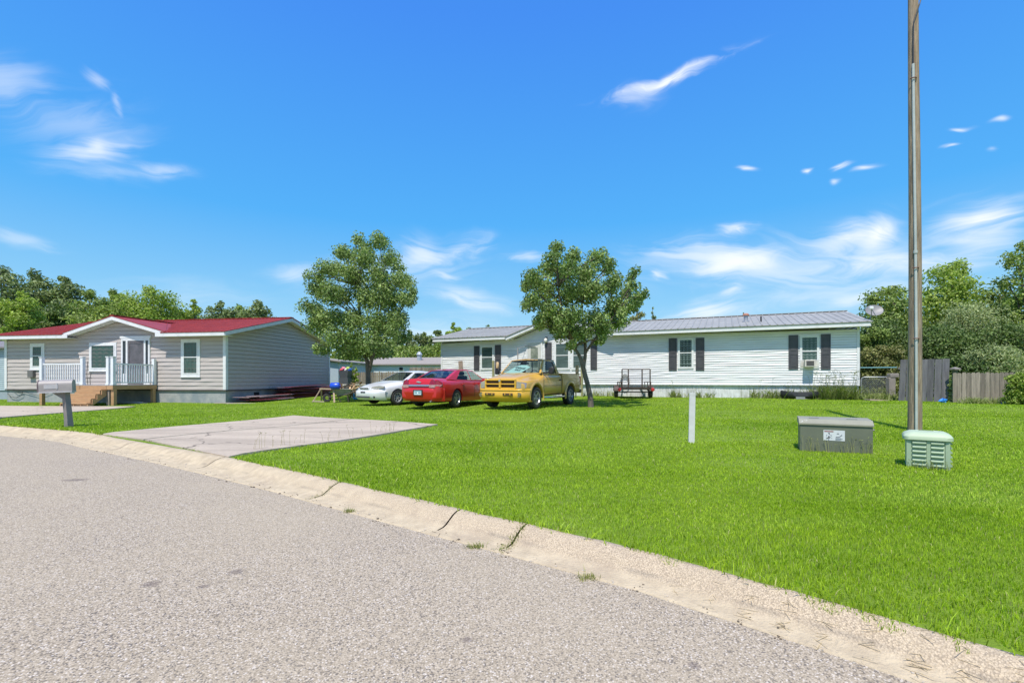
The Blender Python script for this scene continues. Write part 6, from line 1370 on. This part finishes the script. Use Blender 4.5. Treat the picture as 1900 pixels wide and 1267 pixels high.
# ---------------------------------------------------------------- right hand fences
M_FG = mat('dark_fence_wood', (.15,.145,.15), (.095,.092,.10), rough=.9, scale=2, detail=8, stretch=(7,7,.8), bump=.4, island=.25)
M_FP = mat('picket_wood', (.29,.245,.19), (.18,.155,.12), rough=.9, scale=2, detail=8, stretch=(8,8,.9), bump=.4, island=.35)
def fence(name, label, pa, pb, za, pw, gap, m, lean=0., jag=.03, thick=.02, rails=(.35,1.2), dog=True, rail_side=1, taper=0., miss=()):
    a, c = Vector(pa), Vector(pb); ln = (c-a).length; o = thing(name, label, 'fence', (a.x, a.y, G(a.x,a.y)), math.atan2(c.y-a.y, c.x-a.x))
    b = MB(); x = 0; i = 0
    while x < ln-pw*.5:
        h = za+random.uniform(-jag,jag)-taper*x/ln; p = pw*random.uniform(.93,1.0); k = lean*(1+random.uniform(-.3,.3)); y = random.uniform(-.008,.008)
        if i not in miss:
            pr = [(x,0),(x+p,0),(x+p+k,h-.05),(x+p*.75+k,h),(x+p*.25+k,h),(x+k,h-.05)] if dog else [(x,0),(x+p,0),(x+p+k,h),(x+k,h)]
            b.prism([(u,y,v-.05) for u, v in pr],(0,thick,0))
        x += pw+gap; i += 1
    b.build('pickets', m, o); b = MB()
    for z in rails: b.box((0,.022,z),(ln,.06,z+.085))
    b.build('rails', m, o); return o, ln
p0 = at(1667,19.2); p1 = at(1761,18.4)
fo, ln = fence('wooden_gate', 'tall dark grey board gate leaning open behind the utility pole', p0[:2], p1[:2], 1.66, .205, .008, M_FG, lean=.07, jag=.03, rails=(.3,1.25), dog=False)
p2 = at(1768,18.0); p3 = at(1905,17.4)
fence('picket_fence', 'weathered brown picket fence running off to the right edge', p2[:2], p3[:2], 1.16, .135, .006, M_FP, jag=.015, rails=(.25,.85))
pp_ = at(1772,18.1); b = MB(); b.box((-.06,-.06,-.1),(.06,.06,1.22)); o = b.build('fence_post', mat('mossy_post', (.13,.17,.05), (.10,.09,.06), scale=5)); tag(o, 'mossy capped fence post between the dark gate and the picket fence', 'post'); o.location = pp_
b = MB(); b.add([(-.12,-.12,1.22),(.12,-.12,1.22),(.12,.12,1.22),(-.12,.12,1.22),(-.12,-.12,1.27),(.12,-.12,1.27),(.12,.12,1.27),(-.12,.12,1.27),(0,0,1.33)],[(0,3,2,1),(0,1,5,4),(1,2,6,5),(2,3,7,6),(3,0,4,7),(4,5,8),(5,6,8),(6,7,8),(7,4,8)]); b.build('post_cap', mat('cap_grey', (.25,.22,.19)), o)
# chain link gate
q0 = Vector(at(1598,21.0)); q1 = Vector(at(1652,20.6)); dv = (q1-q0); dv.z = 0; ln = dv.length
cg = thing('chain_link_gate', 'galvanized chain link gate between the white home and the dark board gate', 'gate', q0, math.atan2(dv.y, dv.x)); hg = .98
M_GAL = mat('galvanized_pipe', (.40,.42,.42), rough=.4, metal=.5)
b = MB(); r_ = .12; b.tube([(0,0,.03),(0,0,hg-r_),(.035,0,hg-.035),(r_,0,hg),(ln-r_,0,hg),(ln-.035,0,hg-.035),(ln,0,hg-r_),(ln,0,.03),(0,0,.03)], .022, 8); b.build('gate_frame', M_GAL, cg, smooth=60)
b = MB(); s_ = .075; k = -hg
while k < ln:
    for sg_ in (1,-1):
        pts_ = []
        xa_, za_ = k, 0.03
        a0_ = max(0,-k) ; a1_ = min(hg-.05, ln-k)
        if a1_ > a0_: 
            if sg_ > 0: b.bar((k+a0_,0,.03+a0_),(k+a1_,0,.03+a1_),.006)
            else: b.bar((ln-k-a0_,.004,.03+a0_),(ln-k-a1_,.004,.03+a1_),.006)
    k += s_
b.build('chain_mesh', mat('chain_wire', (.42,.43,.42), rough=.45, metal=.4), cg)
x0 = Vector(at(1592,20.9)); x1 = Vector(at(1664,20.6)); b = MB(); b.tube([(0,0,0),tuple(x1-x0)], .018, 8); o = tag(b.build('clothes_line_pipe', mat('cyan_pipe', (.25,.50,.52), rough=.4)), 'thin turquoise pipe spanning above the chain link gate', 'pipe'); o.location = x0; o.location.z = zat(682,20.8)
o.rotation_euler = (0,0,0)
b = MB(); c_ = Vector(at(1656,20.3)); b.box((-.22,-.12,0),(.05,.1,.95), bev=.02); b.box((-.18,-.14,.95),(.18,.1,1.12), bev=.02); o = tag(b.build('metal_cabinet', mat('worn_beige', (.33,.28,.24), (.25,.22,.19), scale=5)), 'worn beige metal box standing between the chain link gate and the board gate', 'box'); o.location = c_
c_ = Vector(at(1625,19.3)); b = MB(); b.box((-.32,-.22,0),(.34,.2,.05), Matrix.Rotation(R(-9),4,'Z') @ Matrix.Rotation(R(3),4,'Y')); o = tag(b.build('stone_slab', mat('slab_tan', (.45,.33,.26), (.38,.28,.22), scale=6, bump=.3)), 'flat tan slab on the grass before the chain link gate', 'slab'); o.location = c_
for px, d, lab in ((1750,17.6,'crumpled blue plastic scrap on the grass by the dark board gate'),(1865,16.9,'crumpled blue plastic scrap on the grass by the picket fence')):
    c_ = Vector(at(px,d)); b = MB(); b.ball((0,0,.05),(.13,.09,.09),None,9,6,.45); o = tag(b.build('plastic_scrap', mat('scrap_blue', (.02,.18,.60), (.05,.30,.70), rough=.4), smooth=20), lab, 'litter', 'blue scraps along the fences'); o.location = c_

# ---------------------------------------------------------------- things far behind, in the gap between the homes
def simple_home(label, xl_px, xr_px, d0, d1, zt, zr_, wallm, roofm, back=6.):
    a, c = Vector(at(xl_px,d0)), Vector(at(xr_px,d1)); a.z = c.z = 0; ln = (c-a).length; z = .45
    o = thing('mobile_home', label, 'house', (a.x, a.y, z), math.atan2(c.y-a.y, c.x-a.x)); b = MB(); lap(b, lambda q: (0, ln), .5, zt-z, .2); b.quad((0,.01,0),(ln,.01,0),(ln,.01,.5),(0,.01,.5)); b.quad((0,0,0),(0,back,0),(0,back,zt-z),(0,0,zt-z)); b.quad((ln,0,0),(ln,back,0),(ln,back,zt-z),(ln,0,zt-z)); b.build('wall', wallm, o)
    b = MB(); b.prism([(-.3,-.3,zt-z),(ln+.3,-.3,zt-z),(ln+.3,back/2,zr_-z),(-.3,back/2,zr_-z)],(0,0,.1)); b.prism([(-.3,back/2,zr_-z),(ln+.3,back/2,zr_-z),(ln+.3,back+.3,zt-z),(-.3,back+.3,zt-z)],(0,0,.1)); b.build('roof', roofm, o); return o, ln
M_SHIN = mat('faded_shingle', (.34,.30,.26), (.26,.23,.20), rough=.9, scale=14, detail=6)
d_ = 44.; o, ln = simple_home('distant pale mobile home with a tan shingle roof and a round vent', 676, 872, d_+1, d_, zat(677,d_), zat(664.5,d_+3), mat('far_white_siding', (.60,.66,.68), (.54,.60,.62), rough=.7), M_SHIN)
loc = lambda px: (px-HX)/F*d_-o.location.x
b = MB(); b.tube([(loc(767),1.6,zat(669,d_)-.45),(loc(767),1.6,zat(656,d_)-.45)], .22, 12); rv = b.build('roof_vent', mat('vent_blue_grey', (.38,.42,.46), rough=.4), o); b = MB(); b.tube([(loc(767),1.6,zat(656,d_)-.45),(loc(767),1.6,zat(650,d_)-.45)],[.3,.12],12); b.build('cap', MATS['vent_blue_grey'], rv)
b = MB(); x = loc(742); z = zat(684,d_)-.45; b.box((x-.22,-.06,z-.18),(x+.22,-.0,z+.18)); w_ = b.build('window', M_WTRIM, o); b = MB(); b.box((x-.17,-.075,z-.14),(x+.17,-.061,z+.14)); b.build('pane', MATS['black_glass'], w_)
d2 = 38.; o2, ln2 = simple_home('distant blue grey mobile home with a sloping white eave, right of the taupe home', 628, 700, d2, d2+9, zat(672,d2), zat(663,d2), mat('far_blue_siding', (.40,.46,.52), (.34,.40,.46), rough=.7), M_SHIN, back=5)
def far_fence(label, x0, x1, d0, d1, ytop):
    a, c = at(x0,d0), at(x1,d1); za = zat(ytop,(d0+d1)/2)-G(a[0],a[1])+.05
    fo, l_ = fence('picket_fence', label, a[:2], c[:2], za, .14, .012, M_FP, jag=.03, rails=(.4,za-.4))
far_fence('grey picket fence behind the left tree trunk, in front of the distant home', 640, 760, 33, 33, 690)
far_fence('taller grey picket fence behind the roofs of the white and red cars', 760, 884, 33.6, 31.5, 681)
c_ = at(700,30); b = MB(); b.tube([(-2.2,0,.55),(0,0,.56),(2.6,.2,.58)], .035, 6)
for x in (-2.1,-.6,.9,2.4): b.bar((x,0,0),(x,0,.56),.06)
o = tag(b.build('rail_fence', mat('rail_cream', (.60,.56,.48))), 'low cream pipe rail in front of the grey picket fence', 'rail'); o.location = c_
# ---------------------------------------------------------------- trees
def leaves(name, C_, Rr, n, size, m, parent, up=.35, shell=.55, flat=1.0, asp=.55):
    """leaf blades spread through ellipsoid clumps: C_ centres, Rr radii (k,3)"""
    C_ = np.asarray(C_, float); Rr = np.asarray(Rr, float); vol = (Rr.prod(1))**(2/3.); k = rng.choice(len(C_), n, p=vol/vol.sum())
    v = rng.normal(size=(n,3)); v /= np.linalg.norm(v, axis=1)[:,None]; r = (1-shell*rng.random(n)**1.6); r *= 1+rng.normal(0,.10,n)
    P_ = C_[k]+v*r[:,None]*Rr[k]
    # droop and orientation
    nr = v*.9+rng.normal(0,.75,(n,3)); nr[:,2] += up; nr /= np.linalg.norm(nr, axis=1)[:,None]
    t = rng.normal(size=(n,3)); t[:,2] -= .35; t -= nr*(t*nr).sum(1)[:,None]; t /= np.linalg.norm(t, axis=1)[:,None]; s = np.cross(nr, t)
    L_ = size*rng.uniform(.65,1.3,n)[:,None]; Wd = L_*asp/2
    V = np.empty((n,4,3)); V[:,0] = P_-t*L_/2; V[:,1] = P_+s*Wd+nr*L_*.10; V[:,2] = P_+t*L_/2-nr*L_*.08; V[:,3] = P_-s*Wd+nr*L_*.10
    i = np.arange(n)*4; f = np.concatenate([np.column_stack([i,i+1,i+2]), np.column_stack([i,i+2,i+3])])
    return raw(name, V.reshape(-1,3), f, m, parent)
M_BARK = mat('bark_grey', (.20,.165,.135), (.10,.08,.065), rough=.95, scale=4, detail=8, stretch=(3,3,.8), bump=1., bscale=14)
M_PEAR = leafmat('pear_leaf', (.11,.19,.05), (.37,.455,.16), trans=.32, var=.5)
def yard_tree(name, label, X, Y, d, trunkpix, forks, blobs, nleaf, size, depth):
    """blobs: px, py, r px of each clump of the crown as it stands in the photo, given real depth round the trunk"""
    z0 = G(X, Y); t = thing(name, label, 'tree', (X, Y, z0)); s = d/F
    loc = lambda px, py, dy=0.: Vector(((px-HX)*s-X+ (px-HX)/F*dy, dy, CZ+(HY-py)*(s+dy/F)-z0))
    C_, Rr = [], []; rs = np.random.default_rng(len(label))
    for (px, py, r) in blobs:
        halfw = depth; rr_ = r*s
        for k in range(3):
            dy = (k-1)*halfw*rs.uniform(.45,.9); sh = rs.normal(0,.3,3)*rr_; c = loc(px, py, dy*.5)+Vector((sh[0]*.5, dy*.5, sh[2]*.5))
            q = rr_*(.92 if k == 1 else .78)
            C_.append(c); Rr.append((q*rs.uniform(.8,1.15), q*rs.uniform(.8,1.1), q*rs.uniform(.75,1.05)))
    leaves('crown', C_, Rr, nleaf, size, M_PEAR, t, shell=.8)
    b = MB()
    for path, rad in trunkpix:
        pts = [loc(px, py, dy) for px, py, dy in path]; pts[0].z = min(pts[0].z, -.15) if path[0][1] > 700 else pts[0].z
        b.tube(pts, rad, 10)
    tips = [c for c in C_]
    for c in tips[::2]:
        f = min(forks, key=lambda q: (loc(*q)-c).length+ (1.5 if loc(*q).z > c.z else 0)); f = loc(*f); m1 = f.lerp(c, .5)+Vector((rs.normal(0,.12), rs.normal(0,.12), .12)); b.tube([f, m1, c], [.045,.028,.012], 6, False)
    b.build('trunk', M_BARK, t, smooth=60); return t
B1 = [(668,447,15),(705,450,19),(640,470,22),(680,480,26),(724,488,24),(612,500,24),(655,510,28),(700,520,30),(745,520,24),(592,536,24),(630,545,30),(675,552,32),(722,556,32),(756,552,20),(582,575,22),(612,590,28),(655,595,30),(700,600,32),(742,590,26),(588,612,24),(625,630,26),(662,636,28),(702,640,28),(735,622,22),(600,648,14),(640,656,15),(676,652,18),(716,654,15),(590,514,13),(765,540,11)]
d1 = 24.0; yard_tree('shade_tree', 'leafy green tree with an upright oval crown, behind the white car', (683-HX)/F*d1, d1, d1,
    [([(684,712,0),(683,690,0),(682,672,0),(675,655,0),(673,640,.1),(668,600,.2),(664,540,.1),(668,450,0)],[.135,.12,.105,.085,.07,.05,.035,.015]),
     ([(685,688,0),(690,665,-.1),(698,645,-.2),(702,600,-.2),(712,540,0),(706,460,0)],[.10,.085,.07,.05,.035,.015]),
     ([(675,655,0),(650,635,-.3),(610,600,-.5)],[.07,.05,.03]), ([(698,645,0),(720,620,.3),(748,580,.6)],[.06,.05,.02])],
    [(676,640,0),(702,610,-.2),(668,590,.2),(712,540,0),(664,530,0),(640,620,-.3),(728,600,.4)], B1, 44000, .125, 2.1)
B2 = [(1035,462,17),(1062,482,18),(1105,478,19),(1020,492,22),(1048,508,25),(1088,506,24),(1130,496,18),(985,520,20),(1010,536,27),(1052,545,28),(1096,544,28),(1135,528,22),(1172,512,12),(1166,540,17),(1185,552,15),(988,558,22),(1016,580,26),(1060,590,27),(1104,590,26),(1142,566,22),(1168,572,18),(998,598,18),(1040,618,20),(1078,622,22),(1118,614,20),(1148,600,16),(975,532,12),(1060,640,12),(1112,632,12),(1145,585,16),(1030,604,14)]
d2_ = 18.2; yard_tree('shade_tree', 'younger green tree with a wide open crown and leaning forked trunk, beside the pickup', 2.95, d2_, d2_,
    [([(1097,753,0),(1095,735,0),(1090,712,0),(1085,694,0),(1081,676,0),(1076,662,0),(1068,648,-.1),(1058,625,-.2),(1045,590,-.3),(1036,540,-.2),(1035,470,0)],[.125,.10,.092,.088,.084,.065,.052,.042,.034,.026,.012]),
     ([(1083,680,0),(1086,660,.05),(1086,640,.1),(1082,610,.2),(1080,560,.2),(1100,490,0)],[.072,.06,.052,.042,.03,.012]),
     ([(1086,655,.05),(1096,640,0),(1112,618,-.2),(1140,585,-.3),(1168,545,-.2),(1175,515,0)],[.05,.045,.038,.03,.02,.01])],
    [(1070,640,-.1),(1084,620,.15),(1045,590,-.2),(1080,560,.2),(1112,610,-.2),(1140,580,-.2),(1036,530,-.2)], B2, 29000, .11, 1.75)

GREENS = {'pine': leafmat('pine_needles', (.13,.18,.07), (.30,.36,.14), trans=.25, scale=.5, var=.45),
          'oak': leafmat('oak_leaf', (.16,.235,.05), (.36,.43,.12), trans=.32, scale=.5, var=.4),
          'bright': leafmat('bright_leaf', (.21,.31,.045), (.42,.49,.12), trans=.4, scale=.5, var=.35),
          'olive': leafmat('olive_leaf', (.15,.17,.05), (.33,.32,.12), trans=.25, scale=.8, var=.35),
          'silver': leafmat('silver_leaf', (.23,.28,.11), (.47,.52,.26), trans=.3, scale=1.2, var=.35),
          'dark': leafmat('dark_leaf', (.07,.12,.03), (.19,.26,.07), trans=.25, scale=.8, var=.4)}
def tree(name, label, px, d, py_top, wpx, kind, n, size, cover=.7, group=None, seed=0, base=.12, nb=16, cat='tree', trunk=.16, squash=.8, shell=.75):
    rs = np.random.default_rng(seed+int(px)*7+int(d)); X, Y, z0 = at(px, d); s = d/F; hgt = zat(py_top, d)-z0; w = wpx*s/2
    t = thing(name, label, cat, (X, Y, z0), group=group); C_, Rr = [], []; b = MB()
    for k in range(nb):
        u = (k+.5)/nb; z = hgt*(base+(1-base)*u); env = w*math.sqrt(max(.04, 1-(2*(u*.86+.02)-.78)**2/1.35)); a = k*2.4+rs.uniform(-.4,.4); rad = env*rs.uniform(.3,.68)*(1 if u < .9 else .3)
        r = env*rs.uniform(.46,.66) if u < .9 else env*.35; c = (math.cos(a)*rad, math.sin(a)*rad*.8, min(z, hgt-r*squash)); C_.append(c); Rr.append((r, r, r*squash*rs.uniform(.75,1.1)))
        if cat == 'tree': b.tube([(0,0,max(.2,c[2]*.55)), (c[0]*.5,c[1]*.5,c[2]*.85), c], [trunk*.4,trunk*.25,.02], 5, False)
    # a few sprigs break the outline
    for k in range(7):
        a = rs.uniform(0,6.28); u = rs.uniform(.35,1); env = w*math.sqrt(max(.04, 1-(2*u-.75)**2/1.5)); C_.append((math.cos(a)*env*.9, math.sin(a)*env*.6, hgt*(base+(1-base)*u)-.1)); q = w*rs.uniform(.10,.18); Rr.append((q,q,q))
    leaves('crown', C_, Rr, int(n*1.7), size*1.25, GREENS[kind], t, shell=shell)
    b.tube([(0,0,-.3),(rs.normal(0,.05),0,hgt*.4),(rs.normal(0,.15),0,hgt*.9)], [trunk,trunk*.75,trunk*.2], 8); b.build('trunk', M_BARK, t, smooth=60)
    return t
LT = 'treeline behind the taupe home'
for i, a in enumerate([
    ('pine_tree','tall dark pine at the left edge, behind the blue grey home',5,52,492,120,'pine',7000,.26),
    ('pine_tree','tall pine rising between the left edge and the bright maple',66,56,500,100,'pine',6000,.28),
    ('maple_tree','bright green maple low in front of the pines at the far left',44,43,540,84,'bright',5500,.20),
    ('pine_tree','round topped dark pine above the left part of the red roof',122,55,512,84,'pine',5500,.28),
    ('oak_tree','broad dark oak behind the porch of the taupe home',168,50,538,90,'oak',6000,.24),
    ('oak_tree','olive green oak left of the bright yellow green tree',212,54,536,70,'oak',4500,.26),
    ('maple_tree','large bright yellow green tree behind the cross gable of the taupe home',282,47,530,120,'bright',8500,.21),
    ('oak_tree','small spiky green tree right of the bright yellow green tree',360,49,554,50,'bright',3200,.20),
    ('oak_tree','low dark round oak above the main red ridge',408,56,561,74,'pine',4500,.27),
    ('oak_tree','dark round oak with gaps in its crown, farthest right over the red ridge',480,56,556,84,'pine',5200,.27),
    ('oak_tree','dark oak between the two round oaks over the red ridge',444,60,566,70,'oak',3500,.3),
    ('oak_tree','dark oak low behind the porch gable',100,47,560,90,'dark',4500,.25),  # darker leaf colour than the rest of the row
    ('oak_tree','green oak low behind the left slope of the red roof',190,46,566,110,'oak',5000,.24),
    ('oak_tree','low dark oak directly behind the peak of the cross gable',240,55,556,110,'pine',4500,.28),
    ('oak_tree','low oak filling the gap beneath the small spiky tree',330,55,572,100,'oak',4000,.28)]):
    tree(*a, group=LT, seed=i)
MT = 'far pines between the homes'
for i, (px, d, top, w, kind, n, lab) in enumerate([
    (640,62,640,70,'oak',3000,'far tree just right of the taupe gable'),(706,66,628,60,'oak',2600,'far tree right behind the left tree trunk'),(735,70,618,44,'pine',2600,'pointed far pine nearest to the left tree'),(762,72,612,46,'pine',2800,'second far pine from the left tree'),(788,74,616,44,'pine',2600,'far pine above the vent pipe of the distant home'),
    (812,72,612,40,'pine',2600,'far pine just left of the bright round tree'),(842,64,598,36,'bright',2400,'small bright round tree above the left end of the white home'),(870,74,607,40,'pine',2000,'far pine right of the bright round tree'),(905,80,602,30,'pine',1200,'far pine tip over the left roof of the white home'),
    (750,64,640,90,'oak',4200,'bushy far tree over the tan roof, left'),(815,66,636,90,'oak',4200,'bushy far tree over the tan roof, right'),(855,70,630,60,'oak',2400,'bushy far tree at the left end of the white home')]):
    tree('pine_tree' if kind == 'pine' else 'far_tree', lab, px, d, top, w, kind, n, .30, group=MT, seed=40+i)
tree('pear_tree', 'yellowish tree top rising over the white home, right of the nearer yard tree', 1183, 40, 562, 44, 'olive', 2600, .15, seed=3)
tree('pine_tree', 'thin dark tree tip over the grey roof', 1211, 44, 568, 20, 'pine', 900, .15, seed=4)
tree('pine_tree', 'tiny tree top showing above the grey roof by the red capped vent', 1379, 52, 577, 14, 'pine', 500, .15, seed=5)
RT = 'trees behind the fences on the right'
for i, a in enumerate([
    ('maple_tree','broad green tree behind the satellite dish',1655,29,528,130,'oak',9000,.15),
    ('maple_tree','tall bright green tree directly right of the utility pole',1768,29,484,150,'bright',11000,.15),
    ('olive_tree','silvery green dense tree right of the utility pole',1800,25.5,560,150,'silver',15000,.085),
    ('elm_tree','thin branched tree cut off by the right edge',1905,25,446,110,'oak',5000,.13),
    ('elm_tree','loose green tree between the silvery tree and the right edge',1862,27,524,90,'oak',5200,.13),
    ('shade_tree','dark green tree behind the picket fence, right',1870,23,600,150,'dark',10000,.11),
    ('shade_tree','dark green tree behind the dark board gate',1735,24,600,150,'dark',10000,.11),
    ('shade_tree','dark tree in the gap behind the chain link gate',1640,26,588,110,'dark',8000,.12)]):
    tree(*a, group=RT, seed=60+i, nb=20, base=.05)
def bush(label, px, d, top, w, kind, n, size, **k): return tree('shrub', label, px, d, top, w, kind, n, size, cat='shrub', base=.0, nb=12, trunk=.05, **k)
bush('yellow green shrub beside the right end of the white home', 1640, 23.2, 640, 90, 'olive', 6500, .10, seed=1, group='shrubs along the fences')
bush('green shrub under the satellite dish', 1622, 24.5, 606, 70, 'oak', 5500, .11, seed=2, group='shrubs along the fences')
bush('leafy shrub overhanging the right end of the picket fence', 1893, 16.6, 690, 46, 'bright', 3800, .07, seed=3, group='shrubs along the fences')
bush('pale flecked shrub above the picket fence', 1850, 20, 640, 110, 'silver', 6500, .075, seed=4, group='shrubs along the fences')
bush('dark low shrub filling the space behind the picket fence', 1800, 20.5, 655, 110, 'dark', 6000, .09, seed=5, group='shrubs along the fences')
bush('ivy covered stump between the dark gate and the picket fence', 1765, 18.3, 706, 12, 'silver', 500, .06, seed=6, group='shrubs along the fences')
bush('potted green plant beside the grey bin', 652, 32, 672, 14, 'bright', 500, .10, seed=7)
bush('small green plant between the grey bin and the left tree', 660, 32, 680, 12, 'bright', 400, .10, seed=8)
# tall weeds against the white skirting
M_WD = leafmat('weed_green', (.14,.20,.05), (.33,.36,.12), trans=.3, var=.3)
def weeds(label, px0, px1, n, h0, h1, v, sp=.12):
    pts = []; 
    for _ in range(n):
        x, _z = WH.wp(random.uniform(px0,px1), 730, v); pts.append(WH.world(x, -v+random.uniform(-sp,sp)))
    o = stalks('tall_weeds', pts, h0, h1, M_WD, label, 'weeds', w=.014, group='weeds along the white skirting')
    X = np.array([p[0] for p in pts for _ in range(10)]); Y = np.array([p[1] for p in pts for _ in range(10)]); X = X+rng.normal(0,.06,len(X)); Y = Y+rng.normal(0,.06,len(Y))
    n_ = len(X); q = blades('weed_leaves', X, Y, rng.uniform(.08,h1*.6,n_), np.full(n_,.03), M_WD, lean=.9, kind=None); q.parent = o
weeds('tall leafy weeds against the skirting near the right corner of the white home', 1505, 1592, 90, .35, 1.2, .35)
weeds('thin weeds against the skirting, left of the black bumper cover', 1395, 1475, 34, .2, .85, .3)
weeds('scattered weeds against the skirting between the trailer and the marker post', 1235, 1330, 16, .15, .55, .3)
weeds('small weed clump on the skirting right of the trailer', 1246, 1254, 6, .3, .8, .25, .05)
weeds('sparse weeds against the skirting behind the right tree trunk', 1082, 1150, 14, .2, .6, .3)
pts = [at(random.uniform(1596,1660), random.uniform(19.6,20.6)) for _ in range(60)]
stalks('tall_grass', [(p[0],p[1]) for p in pts], .15, .5, M_WD, 'overgrown yellowish grass before the chain link gate', 'grass', w=.02)
X = np.array([p[0] for p in pts for _ in range(14)])+rng.normal(0,.08,840); Y = np.array([p[1] for p in pts for _ in range(14)])+rng.normal(0,.08,840)
blades('overgrown_grass', X, Y, rng.uniform(.08,.35,840), np.full(840,.025), M_WD, 'overgrown grass tufts round the foot of the chain link gate', lean=.8)
pts = [at(random.uniform(1775,1900), random.uniform(16.9,17.3)) for _ in range(40)]
X = np.array([p[0] for p in pts for _ in range(14)])+rng.normal(0,.12,560); Y = np.array([p[1] for p in pts for _ in range(14)])+rng.normal(0,.08,560)
blades('fence_foot_weeds', X, Y, rng.uniform(.06,.28,560), np.full(560,.022), M_WD, 'leafy weeds along the foot of the picket fence', lean=.9)
